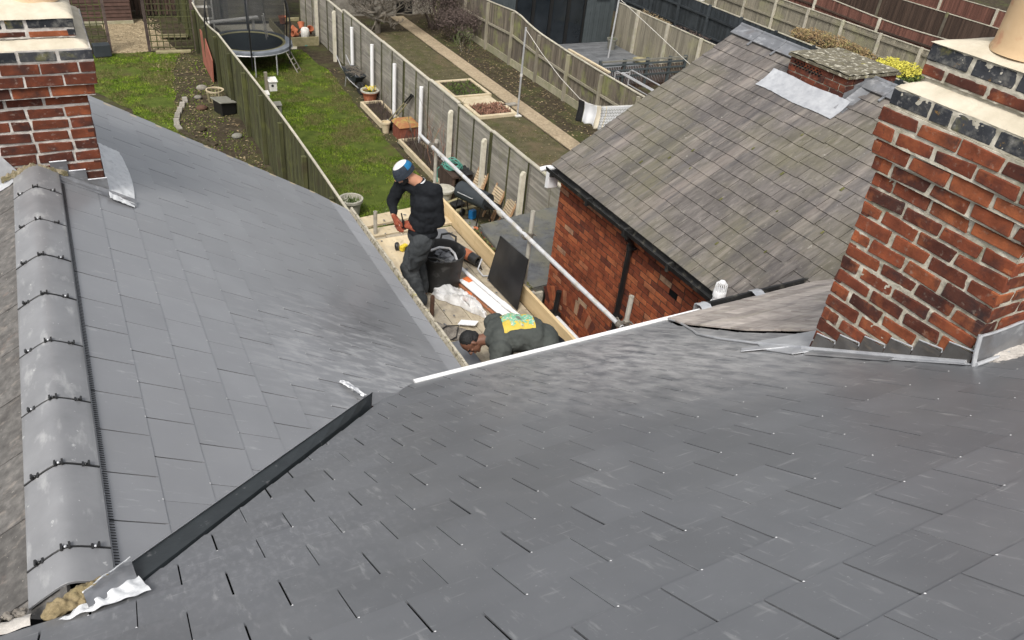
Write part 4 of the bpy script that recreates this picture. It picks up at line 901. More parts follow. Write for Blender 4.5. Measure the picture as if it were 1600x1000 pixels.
# lean-to with felt roof
lt = thing('lean_to', 'low brick lean-to under a grey felt roof against the orange brick wall', 'lean-to', (6.4, 9.6, G))
mb = MB(); zf = -6.28
P4 = [(5.46, 8.50, zf-.06), (5.62, 10.55, zf-.06), (8.1, 10.75, zf+.02), (8.1, 8.50, zf+.02)]
mb.grid(lambda u, v: lerp(lerp(P4[0], P4[3], u), lerp(P4[1], P4[2], u), v)+Vector((0, 0, .006*noise.noise(Vector((u*8, v*8, 0)))+.03*(1 if v > .93 else 0))), 30, 30)
mb.prism([Vector(p)+Vector((0, 0, -.02)) for p in P4], (0, 0, -.10))
make('felt_roof', mb, M_felt, lt, smooth=True, angle=30)
mb = MB(); bricks(mb, (5.55, 10.45, G), (0, -1, 0), (0, 0, 1), (-1, 0, 0), 1.95, 0, ch=.079, rows=28, rfn=rvw, joint=.012, depth=.03)
bricks(mb, (8.0, 10.45, G), (-1, 0, 0), (0, 0, 1), (0, 1, 0), 2.4, 0, ch=.079, rows=28, rfn=rvw, joint=.012, depth=.03)
mb.box(5.56, 5.7, 8.45, 10.44, G, -6.42, 1); mb.box(5.57, 8.0, 10.3, 10.44, G, -6.42, 1)
make('wall', mb, [M_wallb, M_mortar], lt)
mb = MB(); mb.tube([(5.42, 10.5, -6.46), (5.33, 8.55, -6.50)], .055, n=10)
mb.tube([(5.33, 8.58, -6.50), (5.30, 8.50, -6.55), (5.36, 8.30, -6.62), (5.44, 8.12, -6.78), (5.44, 8.1, -7.6)], .04, n=10)
mb.cbox((5.38, 8.46, -6.42), .13, .13, .12)
make('gutter', mb, M_black, lt, smooth=True)
mb = MB()
for i in range(160):
    t = random.random(); mb.sph((5.45+.08*random.random(), 8.5+2*t, -6.36+.02*random.random()), random.uniform(.012, .03), n=5)
make('moss_clump', mb, M_moss, lt)

# ================================================================== SCAFFOLD
PZ = -4.9
sc = thing('scaffold', 'boarded tube scaffold lift in the gap between the two brick extensions', 'scaffold', (3.45, 6.8, G))
mb = MB()
bx = 2.86
for i in range(5):
    w_ = .222; x = bx+i*(w_+.006)
    z = PZ-.040-.004*random.random()
    mb.box(x, x+w_, 4.45, 8.28+.03*random.random(), z, z+.038)
make('boards', mb, M_boards, sc, bevel=.003)
mb = MB()       # two boards laid across the far end
mb.obox((2.82, 8.32, PZ-.03), (1.22, .03, .0), (0, .20, 0), (0, 0, .035)); mb.obox((2.80, 8.58, PZ-.03), (1.25, .12, .0), (0, .26, 0), (0, 0, .035))
make('end_boards', mb, M_ply, sc, bevel=.003)
mb = MB(); mb.box(4.03, 4.065, 4.4, 8.80, PZ-.04, PZ+.185)
make('toe_board', mb, M_toe, sc, bevel=.003)
mb = MB(); mb.pipe((4.05, 9.55, -4.14), (4.05, 4.62, -4.11), .0242, .020, 18)
make('guard_rail', mb, M_galv, sc, smooth=True, angle=50)
mb = MB(); mb.tube([(4.05, 7.15, -4.14), (4.05, 7.03, -4.14)], .034, n=14); mb.tube([(4.05, 7.11, -4.14), (4.05, 7.07, -4.14)], .038, n=14)
make('joint_pin', mb, M_galv2, sc, smooth=True)
for i, (x, y, zt) in enumerate(((4.12, 6.52, -3.84), (4.12, 4.66, -3.80), (4.12, 9.15, -4.06))):
    mb = MB(); mb.pipe((x, y, G), (x, y, zt), .0242, .020, 18); make('standard', mb, M_galv2, sc, smooth=True, angle=50)
for i, (x, y, zt) in enumerate(((2.92, 6.42, -4.62), (2.98, 8.38, -4.58))):
    mb = MB(); mb.pipe((x, y, G), (x, y, zt), .0242, .020, 18); make('standard', mb, M_rust if i == 0 else M_galv2, sc, smooth=True, angle=50)
for (x, y, z) in ((4.085, 6.52, -4.14), (4.085, 4.66, -4.11), (4.085, 9.15, -4.135), (4.1, 6.52, PZ-.12)):
    mb = MB()
    mb.tube([(x-.035, y-.03, z), (x-.035, y+.03, z)], .034, n=12); mb.tube([(x+.035, y, z-.035), (x+.035, y, z+.035)], .034, n=12)
    mb.cbox((x, y, z), .05, .05, .05); mb.tube([(x-.03, y, z+.03), (x-.03, y+.07, z+.045)], .007, n=6); mb.tube([(x+.06, y+.02, z), (x+.10, y-.03, z)], .007, n=6)
    mb.lathe([(.013, 0), (.013, .012)], (x-.03, y+.055, z+.035), n=6); mb.lathe([(.013, 0), (.013, .012)], (x+.085, y-.01, z), n=6)
    make('coupler', mb, M_coup, sc)
mb = MB()
for y in (4.8, 6.52, 8.2): mb.pipe((2.6, y+.05, PZ-.07), (4.3, y+.05, PZ-.07), .0242, .02, 14)
mb.pipe((4.12, 4.4, PZ-.12), (4.12, 9.3, PZ-.12), .0242, .02, 14)
make('transom', mb, M_galv2, sc, smooth=True, angle=50)
# loose things on the platform
mb = MB(); mb.obox((2.93, 7.02, PZ+.004), (-.02, 1.18, 0), (.62, .0, 0), (0, 0, .018))
tag(make('plywood_sheet', mb, M_ply, bevel=.002), 'pale plywood sheet lying on the boards beside the standing man', 'plywood sheet')
mb = MB(); mb.obox((2.80, 6.95, PZ+.002), (-.0, 1.12, 0), (.09, 0, 0), (0, 0, .05))
tag(make('timber_batten', mb, M_rust, bevel=.003), 'dark brown batten lying along the gutter side of the platform', 'batten')
mb = MB(); mb.pipe((3.56, 7.25, -4.80), (3.80, 5.72, -4.80), .0242, .020, 18)
mb.tube([(3.712, 6.28, -4.80), (3.733, 6.15, -4.80)], .030, n=14)
tag(make('scaffold_tube', mb, M_white, smooth=True, angle=50), 'loose white scaffold tube lying on the platform beside the bucket', 'scaffold tube')
mb = MB()
for i in range(5):
    x = 3.62+i*.012; mb.obox((3.44+i*.045, 6.98-i*.03, PZ+.01+i*.004), (.17, -1.05+.05*i, .0), (.032, .005, 0), (0, 0, .024))
tag(make('red_battens', mb, mat('red_treated_batten', [(.3, (.26, .10, .05)), (.7, (.36, .16, .08))], scale=5, rough=.8, bump=.2, vary=.2), bevel=.002), 'red treated battens lying under the white board', 'battens')
mb = MB(); mb.obox((3.47, 6.93, PZ+.055), (.14, -.82, -.01), (.135, .02, 0), (0, 0, .016))
tag(make('white_board', mb, M_white, bevel=.003), 'long white fascia board offcut lying beside the plastic sheeting', 'board')
mb = MB(); mb.obox((3.52, 6.93, PZ+.03), (.04, -.10, 0), (.10, .03, 0), (0, 0, .05)); mb.lathe([(.055, 0), (.055, .07), (.04, .075)], (3.44, 6.62, PZ+.005), n=14)
tag(make('orange_tub', mb, M_orange, bevel=.004), 'orange plastic tub poking out beside the black rubble bucket', 'tub')
# black panel
mb = MB(); a, b = Vector((3.84, 6.90, -4.88)), Vector((3.86, 6.20, -4.88)); c, d = Vector((3.985, 6.29, -4.30)), Vector((3.975, 6.93, -4.34))
mb.grid(lambda u, v: lerp(lerp(a, b, u), lerp(d, c, u), v)+Vector((-1, 0, .2))*(.018*math.sin(v*3.1)*math.sin(u*3.1)), 20, 20)
mb.grid(lambda u, v: lerp(lerp(b, a, u), lerp(c, d, u), v)+Vector((-1, 0, .2))*(.018*math.sin(v*3.1)*math.sin(u*3.1))+Vector((.010, 0, 0)), 20, 20)
mb.tube([a, b, c, d, a], .005, n=5)
tag(make('stiff_sheet', mb, M_black_sheet, smooth=True, angle=60), 'stiff black sheet leaning upright against the toe board', 'sheet')
# rubble bucket
BS = 1.28
bk = thing('rubble_bucket', 'large black rubber builder\'s bucket filled with broken slate', 'bucket', (3.27, 7.00, PZ))
mb = MB(); mb.lathe([(a*BS, b*BS) for a, b in [(.165, 0), (.17, .005), (.188, .18), (.207, .34), (.213, .345), (.216, .36), (.208, .362), (.199, .35), (.182, .18), (.165, .02), (.01, .018)]], bk.location, n=40, wob=.008)
make('tub', mb, M_rubber, bk, smooth=True, angle=50)
for s_, an in ((1, .9), (-1, .9)):
    mb = MB(); c_ = Vector((3.29, 7.02, PZ+.35*BS)); dv = Vector((math.cos(an)*s_, math.sin(an)*s_, 0)); tv = Vector((-dv.y, dv.x, 0))
    mb.tube([c_+dv*.205*BS+tv*(-.09)+Vector((0, 0, -.01)), c_+dv*.225*BS+tv*(-.085)+Vector((0, 0, .04)), c_+dv*.235*BS+Vector((0, 0, .065)), c_+dv*.225*BS+tv*.085+Vector((0, 0, .04)), c_+dv*.205*BS+tv*.09+Vector((0, 0, -.01))], .013, n=8)
    make('handle', mb, M_rubber, bk, smooth=True)
sp = thing('slate_offcuts', 'broken grey slate pieces heaped inside the black bucket', 'slate offcuts', (3.29, 7.02, PZ+.2))
for i in range(16):
    a = random.uniform(0, 6.28); r_ = random.uniform(0, .15); mb = MB()
    mb.cbox((3.29+r_*math.cos(a), 7.02+r_*math.sin(a), PZ+.30+i*.006), random.uniform(.07, .16), random.uniform(.05, .11), .006, random.uniform(0, 3), tilt=Matrix.Rotation(random.uniform(-.6, .6), 3, 'X')@Matrix.Rotation(random.uniform(-.5, .5), 3, 'Y'))
    make('slate_piece', mb, M_slatepiece, sp)
mb = MB(); mb.tube([(3.18, 7.10, PZ+.42), (3.28, 7.08, PZ+.455), (3.38, 7.03, PZ+.45), (3.42, 6.97, PZ+.41), (3.43, 6.92, PZ+.35)], .015, n=8)
tag(make('bent_offcut', mb, M_galv, smooth=True), 'bent pale metal strip resting on top of the bucket of slate', 'metal offcut')
# stack of slates
st = thing('slate_stack', 'stack of new dark slates lying by the toe board behind the standing man', 'slate stack', (3.72, 7.95, PZ))
for i in range(7):
    mb = MB(); mb.obox((3.53+random.uniform(-.01, .01), 7.62+random.uniform(-.01, .01), PZ+.002+i*.006), (.02, .60, 0), (.30, -.05, 0), (0, 0, .0048)); make('slate', mb, M_slatepiece, st)
# roll of membrane & gloves by toe board
M_band = M_terra
rl = thing('membrane_roll', 'roll of black roofing membrane lying against the toe board beside the bucket', 'roll', (3.83, 7.35, PZ))
mb = MB(); mb.pipe((3.72, 7.52, PZ+.13), (3.84, 7.18, PZ+.11), .062, .038, 20); mb.grid(lambda u, v: (3.68+.16*u+.05*v, 7.50-.36*u-.03*v, PZ+.10-.09*v+.015*math.sin(v*6)), 12, 12)
make('sheet', mb, M_black_sheet, rl, smooth=True, angle=40)
mb = MB(); mb.pipe((3.765, 7.39, PZ+.123), (3.80, 7.29, PZ+.117), .064, .0625, 20); make('band', mb, M_terra, rl)
mb = MB(); mb.tube([(3.86, 7.12, PZ+.17), (3.78, 7.05, PZ+.08), (3.82, 6.98, PZ+.02), (3.9, 6.97, PZ+.012)], .010, n=8)
make('strap', mb, M_lead_new, rl, smooth=True)
mb = MB()
def crump(u, v):
    x = 3.10+u*.38+v*.04; y = 6.78-u*.62+v*.16
    h = .13*math.sin(math.pi*u)**.6*math.sin(math.pi*v)**.6
    q = noise.noise(Vector((u*6, v*5, 0)))*.05+abs(noise.noise(Vector((u*13, v*12, 3))))*.06
    return (x+.05*noise.noise(Vector((u*5, v*5, 8))), y+.06*noise.noise(Vector((u*5, v*5, 11)))+v*.12, PZ+.012+h+q*min(1, h*25))
mb.grid(crump, 60, 40)
tag(make('plastic_sheeting', mb, M_poly, smooth=True, angle=180), 'crumpled clear plastic sheeting lying on the boards in front of the bucket', 'plastic sheeting')
mb = MB()
mb.grid(lambda u, v: (2.86+u*.30+.03*v, 6.36-u*.28-v*.34, PZ+.01+.03*abs(noise.noise(Vector((u*6, v*6, 0))))+.02*math.sin(u*3.1)*math.sin(v*3.1)), 30, 30)
tag(make('sacking', mb, M_hess, smooth=True, angle=180), 'muddy crumpled sacking lying on the platform near the bent-over man', 'sacking')
mb = MB(); mb.obox((3.10, 6.14, PZ+.045), (.16, -.10, .01), (.07, .06, 0), (0, 0, .012))
tag(make('white_offcut', mb, M_white, bevel=.002), 'small white board offcut lying on the muddy sacking', 'offcut')
mb = MB(); mb.tube([(2.86, 6.12, PZ+.03), (2.97, 6.14, PZ+.06), (3.10, 6.12, PZ+.05), (3.0, 5.95, PZ+.04), (2.85, 5.9, PZ+.03), (2.83, 5.7, PZ+.02)], .007, n=6)
tag(make('black_cable', mb, M_black, smooth=True), 'black cable snaking over the sacking', 'cable')
mb = MB()
for i in range(3): mb.obox((2.74+i*.02, 5.30+i*.02, PZ+.02+i*.006), (.02, .55, .0), (.26, -.03, .02), (0, 0, .005))
tag(make('loose_slates', mb, M_slatepiece), 'loose grey slates lying beside the gutter below the bent-over man\'s head', 'slates')
# tape measure / cutter in yellow
tm = thing('yellow_cutter', 'small yellow and black hand tool standing on the plywood near the man\'s knee', 'hand tool', (3.13, 7.86, PZ+.02))
mb = MB(); mb.cbox((3.15, 7.84, PZ+.065), .11, .06, .075, .5); make('body', mb, M_yellow, tm, bevel=.015)
mb = MB(); mb.lathe([(.05, -.02), (.055, 0), (.05, .02)], (3.085, 7.89, PZ+.065), n=18, axis=(.8, -.5, .2)); mb.cbox((3.19, 7.80, PZ+.05), .06, .07, .06, .4); make('wheel', mb, M_black, tm, bevel=.004)
mb = MB()
for i in range(70): mb.cbox((random.uniform(2.90, 3.98) if i > 20 else random.uniform(2.95, 3.5), random.uniform(5.2, 8.75), PZ+.02+(.008 if i < 6 else .012)), random.uniform(.012, .045), random.uniform(.006, .022), .006, random.uniform(0, 3))
struct(make('debris', mb, M_slatepiece, label='scraps of slate scattered on the boards'), 'stuff'); 

# ================================================================== PEOPLE
def fuse(name, mb, m, parent=None, voxel=.008, sm=4, wr=None, label=None, loc=None):
    o = make(name, mb, m, parent, smooth=True, angle=180, label=label, loc=loc)
    r = o.modifiers.new('remesh', 'REMESH'); r.mode = 'VOXEL'; r.voxel_size = voxel; r.use_smooth_shade = True
    s_ = o.modifiers.new('smooth', 'SMOOTH'); s_.factor = .6; s_.iterations = sm
    if wr:
        tx = bpy.data.textures.new(name+'_folds', 'CLOUDS'); tx.noise_scale = wr[1]; tx.noise_depth = 2
        d = o.modifiers.new('folds', 'DISPLACE'); d.texture = tx; d.strength = wr[0]; d.mid_level = .5; d.texture_coords = 'LOCAL'
        s2 = o.modifiers.new('smooth2', 'SMOOTH'); s2.factor = .5; s2.iterations = 1
    return o
V = Vector
def hand_mb(mb, wrist, palm, fdir, thumb, curl, s=1.0):
    """wrist, palm-centre, finger direction, thumb side direction, curl direction"""
    wrist, palm, fdir, thumb, curl = V(wrist), V(palm), V(fdir).normalized(), V(thumb).normalized(), V(curl).normalized()
    mb.chain([wrist, lerp(wrist, palm, .6), palm], [.026*s, .030*s, .034*s], n=10)
    mb.sph(palm+fdir*.02*s, .036*s, .036*s, .030*s, n=12)
    for i, L_ in enumerate((.9, 1, .95, .8)):
        b = palm+fdir*.038*s+thumb*(.030-.020*i)*s
        p1 = b+fdir*.030*s*L_+curl*.008*s; p2 = p1+fdir*.014*s*L_+curl*.024*s*L_; p3 = p2-fdir*.006*s+curl*.018*s*L_
        mb.chain([b, p1, p2, p3], [.012*s, .0115*s, .0105*s, .0095*s], n=8)
    t0 = palm+thumb*.028*s-fdir*.005*s; t1 = t0+thumb*.022*s+fdir*.02*s+curl*.008*s; t2 = t1+fdir*.024*s+curl*.014*s-thumb*.004*s
    mb.chain([t0, t1, t2], [.015*s, .013*s, .011*s], n=8)
def head_mb(mb, c, fw, up, s=1.0, ears=True):
    c, fw, up = V(c), V(fw).normalized(), V(up); up = (up-fw*up.dot(fw)).normalized(); sd_ = fw.cross(up)
    Rm = Matrix((sd_, fw, up)).transposed()
    def at(x, y, z): return c+sd_*x*s+fw*y*s+up*z*s
    mb.sph(at(0, -.008, .022), .078*s, .096*s, .092*s, n=20, rot=Rm)
    mb.sph(at(0, .018, -.045), .060*s, .070*s, .065*s, n=16, rot=Rm)
    mb.sph(at(0, .060, -.092), .026*s, .022*s, .020*s, n=12, rot=Rm)
    mb.sph(at(0, .078, .020), .050*s, .016*s, .012*s, n=12, rot=Rm)
    for e_ in (-1, 1): mb.sph(at(.035*e_, .066, -.018), .022*s, .018*s, .016*s, n=10, rot=Rm)
    mb.chain([at(0, .090, .012), at(0, .108, -.018), at(0, .113, -.026)], [.008*s, .011*s, .012*s], n=8)
    for e_ in (-1, 1): mb.sph(at(.013*e_, .098, -.030), .009*s, n=8)
    mb.sph(at(0, .092, -.055), .024*s, .010*s, .006*s, n=10, rot=Rm); mb.sph(at(0, .089, -.066), .021*s, .011*s, .007*s, n=10, rot=Rm)
    if ears:
        for e_ in (-1, 1): mb.sph(at(.080*e_, -.004, -.012), .010*s, .018*s, .031*s, n=10, rot=Rm)
    return at, Rm
# --- standing man
man = thing('person', 'person standing in striped beanie and black jumper, looking down at their rust-orange gloves', 'person', (2.92, 6.70, PZ))
hp = V((2.715, 6.81, -3.335)); fw = V((-.80, .18, -.62)); upv = V((-.42, .10, .80))
mb = MB(); at1, RH = head_mb(mb, hp, fw, upv, .98)
sN, sF = V((3.00, 6.64, -3.50)), V((2.75, 6.90, -3.47))
neck = V((2.86, 6.76, -3.43))
mb.chain([neck+V((.04, -.01, -.08)), neck, hp+V((.03, -.01, -.03))], [.065, .060, .058], n=14)
chest = V((2.92, 6.76, -3.62)); belly = V((2.93, 6.75, -3.86)); pel = V((2.91, 6.74, -4.02))
mb.chain([neck+V((.04, 0, -.08)), chest, belly, pel], [.08, .12, .12, .12], n=16)
elN, wrN = V((3.04, 6.60, -3.84)), V((2.82, 6.70, -3.94)); elF, wrF = V((2.66, 6.97, -3.72)), V((2.64, 6.86, -3.83))
hN, kN, aN = V((2.88, 6.65, -4.07)), V((2.77, 6.74, -4.42)), V((2.87, 6.62, -4.80)); hF, kF, aF = V((2.95, 6.82, -4.07)), V((2.93, 6.88, -4.46)), V((2.99, 6.86, -4.80))
mb.chain([sN, elN, wrN], [.045, .038, .026]); mb.chain([sF, elF, wrF], [.045, .038, .026])
mb.chain([hN, kN, aN], [.07, .05, .035]); mb.chain([hF, kF, aF], [.07, .05, .035])
body = fuse('body', mb, M_skin, man, voxel=.007, sm=3)
mb = MB()   # jumper
mb.chain([neck+V((.02, 0, -.035)), neck+V((.05, 0, -.10))], [.078, .10], n=18)
mb.chain([sF, neck+V((.05, 0, -.09)), sN], [.078, .10, .080], n=18)
for a, b, ra in ((chest, V((3.00, 6.74, -3.75)), .145),): mb.sph(lerp(a, b, .3), .160, .190, .16, n=20); mb.sph(b+V((-.05, 0, -.02)), .160, .182, .15, n=20)
mb.sph(belly+V((0, 0, -.03)), .158, .180, .15, n=20); mb.sph(V((2.925, 6.74, -4.0)), .155, .175, .07, n=20)
mb.chain([sN, elN, wrN+V((.03, -.01, .01))], [.078, .062, .040], n=14); mb.chain([sF, elF, wrF+V((.01, .02, .015))], [.075, .060, .040], n=14)
fuse('jumper', mb, M_jumper, man, voxel=.010, sm=6, wr=(.030, .07))
mb = MB()
mb.sph(pel+V((.0, 0, -.03)), .145, .165, .12, n=18)
mb.chain([hN, lerp(hN, kN, .5)+V((.0, 0, 0)), kN, lerp(kN, aN, .4), aN], [.120, .112, .092, .090, .078], n=16)
mb.chain([hF, lerp(hF, kF, .5), kF, lerp(kF, aF, .4), aF], [.115, .105, .088, .086, .076], n=16)
mb.cbox(lerp(hN, kN, .62)+V((-.05, -.085, 0)), .12, .03, .17, .4)
fuse('trousers', mb, M_trous, man, voxel=.010, sm=4, wr=(.030, .07))
for a in (aN, aF):
    mb = MB(); ft = V((a.x-.01, a.y+.0, PZ+.045)); mb.chain([a, ft+V((.02, 0, .01)), ft+V((-.06, .045, -.008)), ft+V((-.13, .08, -.016))], [.052, .050, .044, .036], n=14)
    fuse('boot', mb, M_boot, man, voxel=.008, sm=3)
for wr_, pm, fd, th, cu in ((wrN, V((2.775, 6.765, -3.925)), (-.75, .5, -.05), (.1, .3, .95), (-.5, .2, -.7)), (wrF, V((2.665, 6.835, -3.885)), (.05, -.45, -.85), (.3, -.8, .4), (.3, -.85, -.2))):
    mb = MB(); hand_mb(mb, wr_, pm, fd, th, cu, 1.08); fuse('glove', mb, M_glove, man, voxel=.0045, sm=2)
mb = MB()   # beanie: navy band, white crown, blue patch
def beanie(z0, z1, r0, mi):
    n1 = 28
    pr_ = []
    for i in range(9):
        z = z0+(z1-z0)*i/8; pr_.append(z)
    vs = []
    for z in pr_:
        q = max(0, (z-.015)/.105); rr = r0*math.sqrt(max(.0, 1-q**2.6))
        for j in range(n1):
            a = 2*math.pi*j/n1; vs.append(at1(.088*rr*math.cos(a), -.012+.106*rr*math.sin(a)-z*.12, z))
    for j in range(n1):
        blue = mi == 0 and z0 > 0 and (16 <= j <= 20 or 22 <= j <= 26)
        mb.add([vs[i*n1+q] for i in range(9) for q in (j, (j+1) % n1)], [(2*i, 2*i+1, 2*i+3, 2*i+2) for i in range(8)], 2 if blue else mi)
    mb.add(vs[8*n1:], [tuple(range(n1))], mi)
beanie(-.022, .030, 1.15, 0); beanie(.020, .092, 1.08, 0); beanie(.088, .121, 1.06, 1)
hat = make('beanie', mb, [M_hatn, M_hatw, M_hatb], man, smooth=True, angle=60)
mb = MB(); mb.sph(at1(0, .040, -.078), .058, .050, .034, n=14, rot=RH); mb.sph(at1(.052, .015, -.055), .018, .035, .04, n=12, rot=RH); mb.sph(at1(-.052, .015, -.055), .018, .035, .04, n=12, rot=RH)
fuse('beard', mb, M_hair, man, voxel=.006, sm=2)
mb = MB(); mb.lathe([(.066, -.006), (.068, 0), (.066, .008)], neck+V((.012, 0, .0)), n=20, axis=(-.35, .1, .9)); make('collar', mb, M_cloth_w, man, smooth=True)
mb = MB(); mb.tube([(2.70, 6.80, -3.78), (2.715, 6.785, -3.88), (2.73, 6.77, -3.96)], .008, n=8); mb.cbox((2.715, 6.785, -3.90), .02, .02, .09)
tag(make('hand_tool', mb, M_black, bevel=.002), 'small black tool held between the standing man\'s orange gloves', 'tool')
# --- bending man
m2 = thing('person', 'person bending face-down in a grey hoodie with yellow and green back print', 'person', (3.3, 5.1, PZ))
h2 = V((2.855, 5.345, -4.47)); fw2 = V((-.42, -.30, -.62)); up2 = V((-.75, .45, .35))
fw2 = V((-.35, -.38, -.80)); up2 = V((-.85, .35, .30))
n2_ = V((3.00, 5.28, -4.42)); sA, sB = V((3.03, 5.07, -4.42)), V((3.18, 5.50, -4.42)); ch2 = V((3.20, 5.26, -4.38)); bl2 = V((3.40, 5.16, -4.40)); pv2 = V((3.52, 5.02, -4.48))
mb = MB(); at2, RH2 = head_mb(mb, h2, fw2, up2, 1.0)
mb.chain([h2+V((.03, 0, .0)), n2_, ch2, bl2, pv2], [.058, .060, .11, .11, .11])
eA, wA = V((2.97, 4.94, -4.64)), V((2.90, 5.0, -4.86)); eB, wB = V((3.30, 5.42, -4.62)), V((3.22, 5.22, -4.84))
mb.chain([sA, eA, wA], [.05, .04, .028]); mb.chain([sB, eB, wB], [.05, .04, .028])
hA, kA, tA = V((3.52, 4.90, -4.55)), V((3.42, 4.80, -4.84)), V((3.72, 4.62, -4.84)); hB, kB, tB = V((3.58, 5.10, -4.55)), V((3.45, 5.2, -4.84)), V((3.75, 5.05, -4.84))
mb.chain([hA, kA, tA], [.08, .05, .04]); mb.chain([hB, kB, tB], [.08, .05, .04])
fuse('body', mb, M_skin2, m2, voxel=.006, sm=3)
mb = MB()
mb.sph(V((3.11, 5.25, -4.40)), .14, .23, .15, n=20, rot=Matrix.Rotation(-.25, 3, 'Z')); mb.sph(V((3.24, 5.22, -4.37)), .18, .235, .17, n=20); mb.sph(V((3.38, 5.15, -4.38)), .18, .23, .175, n=20); mb.sph(V((3.49, 5.07, -4.43)), .16, .215, .165, n=20)
mb.chain([n2_+V((.03, 0, .0)), V((3.12, 5.29, -4.42))], [.085, .11], n=16)
mb.chain([sA, eA, wA], [.11, .082, .05], n=16); mb.chain([sB, eB, wB], [.10, .075, .05], n=16)
hood = fuse('hoodie', mb, M_hood, m2, voxel=.010, sm=6, wr=(.036, .085))
mb = MB(); mb.lathe([(.070, -.03), (.092, -.01), (.100, .015), (.088, .04), (.060, .045)], n2_+V((.035, -.0, .02)), n=24, axis=(-.85, .2, .35), wob=.06)
mb.sph(V((3.10, 5.30, -4.335)), .075, .095, .03, n=16)
fuse('hood', mb, M_hood, m2, voxel=.008, sm=4, wr=(.012, .06))
for a in ((hA, kA, tA), (hB, kB, tB)): pass
mb = MB(); mb.sph(pv2+V((.04, -.02, -.05)), .17, .20, .17, n=18); mb.chain([hA, kA, tA], [.12, .085, .065], n=14); mb.chain([hB, kB, tB], [.12, .085, .065], n=14)
fuse('trousers', mb, M_jumper, m2, voxel=.011, sm=5, wr=(.02, .08))
for (a, b) in ((tA, V((3.86, 4.58, -4.85))), (tB, V((3.9, 5.0, -4.85)))):
    mb = MB(); mb.chain([a, b], [.05, .042], n=12); fuse('boot', mb, M_boot, m2, voxel=.01, sm=2)
for wr_, d_ in ((wA, -1), (wB, 1)):
    mb = MB(); hand_mb(mb, wr_, wr_+V((-.07, .02*d_, -.008)), (-1, .1*d_, 0), (0, .9*d_, .1), (-.2, 0, -.9), .95); fuse('hand', mb, M_skin2, m2, voxel=.0045, sm=2)
mb = MB(); mb.sph(at2(0, -.022, .034), .083, .092, .088, n=22, rot=RH2); mb.sph(at2(0, -.045, -.01), .078, .070, .060, n=18, rot=RH2)
fuse('hair', mb, M_hair, m2, voxel=.006, sm=2, wr=(.006, .02))
for e_ in (-1, 1):
    mb = MB(); mb.chain([at2(.016*e_, .090, .008), at2(.038*e_, .084, .014), at2(.052*e_, .070, .008)], [.006, .007, .005], n=8); make('eyebrow', mb, M_hair, m2, smooth=True)
# back print, laid on the hoodie
bpy.context.view_layer.update()
dg = bpy.context.evaluated_depsgraph_get(); he = hood.evaluated_get(dg)
mb = MB(); hl = wloc(hood)
def onback(x, y, h=.004):
    ok, p, n, i = he.ray_cast(V((x, y, -3.9))-hl, V((0, 0, -1)))
    return (p+hl+n*h) if ok else V((x, y, -4.3))
c0 = V((3.27, 5.215, 0)); a1 = V((.93, -.30, 0)).normalized(); a2 = V((.30, .93, 0)).normalized()
def pr(u, v): p = c0+a1*(u*.30-.15)+a2*(v*.27-.135); return p.x, p.y
mb.grid(lambda u, v: onback(*pr(u, v)), 30, 26)
P_ = make('back_print', mb, M_printy, m2, smooth=True, angle=180)
mb = MB()
for (cu, cv, ru, rv2) in ((.36, .64, .34, .30), (.62, .52, .27, .27), (.84, .58, .15, .24), (.18, .82, .16, .12), (.90, .30, .09, .18), (.30, .22, .07, .08), (.58, .16, .05, .05)):
    n1 = 26; vs = [onback(*pr(cu, cv), .0075)]
    for ring in (.5, 1):
        for j in range(n1):
            a = 2*math.pi*j/n1; w_ = ring*(1+.22*math.sin(5*a+cu*9)+.12*math.sin(9*a)); vs.append(onback(*pr(min(1, max(0, cu+ru*w_*math.cos(a))), min(1, max(0, cv+rv2*w_*math.sin(a)))), .0075))
    mb.add(vs, [(0, 1+j, 1+(j+1) % n1) for j in range(n1)]+[(1+j, 1+n1+j, 1+n1+(j+1) % n1, 1+(j+1) % n1) for j in range(n1)])
make('green_motif', mb, M_printg, P_, smooth=True, angle=180)
mb = MB(); n1 = 18; vs = [onback(*pr(.52, .50), .010)]+[onback(*pr(.52+.10*math.cos(j/n1*6.283)*(1+.2*math.sin(j)), .50+.12*math.sin(j/n1*6.283)), .010) for j in range(n1)]
mb.add(vs, [(0, 1+j, 1+(j+1) % n1) for j in range(n1)]); make('grey_motif', mb, M_slab, P_)

# ================================================================== GROUND
def sheet(name, pts, z, m, kind='structure', n=None, label=None, cat=None):
    mb = MB(); mb.add([(x, y, z) for x, y in pts], [tuple(range(len(pts)))] if area2(pts) > 0 else [tuple(range(len(pts)-1, -1, -1))])
    return struct(make(name, mb, m, loc=(0, 0, G)), kind)
def wobble(pts, step=.35, amp=.12, seed=0):
    out = []
    for i in range(len(pts)):
        a, b = V((*pts[i], 0)), V((*pts[(i+1) % len(pts)], 0)); n_ = max(1, int((b-a).length/step))
        for j in range(n_):
            p = lerp(a, b, j/n_); q = noise.noise_vector(V((p.x*1.7, p.y*1.7, seed)))*amp; out.append((p.x+q.x, p.y+q.y))
    return out
sheet('ground', [(-120, -60), (160, -60), (160, 200), (-120, 200)], G, M_soil)
L1 = wobble([(-3.5, 25.5), (.45, 25.2), (1.05, 24.0), (1.35, 22.6), (1.7, 21.4), (2.3, 20.9), (2.2, 22.2), (2.35, 23.5), (2.55, 24.8), (2.75, 26.4), (3.3, 28.6), (1.3, 29.0), (-3.5, 29.0)], amp=.2, seed=1)
sheet('lawn', L1, G+.006, M_lawn)
L2 = wobble([(4.1, 11.5), (7.0, 11.5), (7.35, 15.2), (7.35, 19.3), (7.4, 22.5), (7.6, 25.5), (7.3, 28.3), (4.2, 28.4)], amp=.10, seed=2)
sheet('lawn', L2, G+.006, M_lawn)
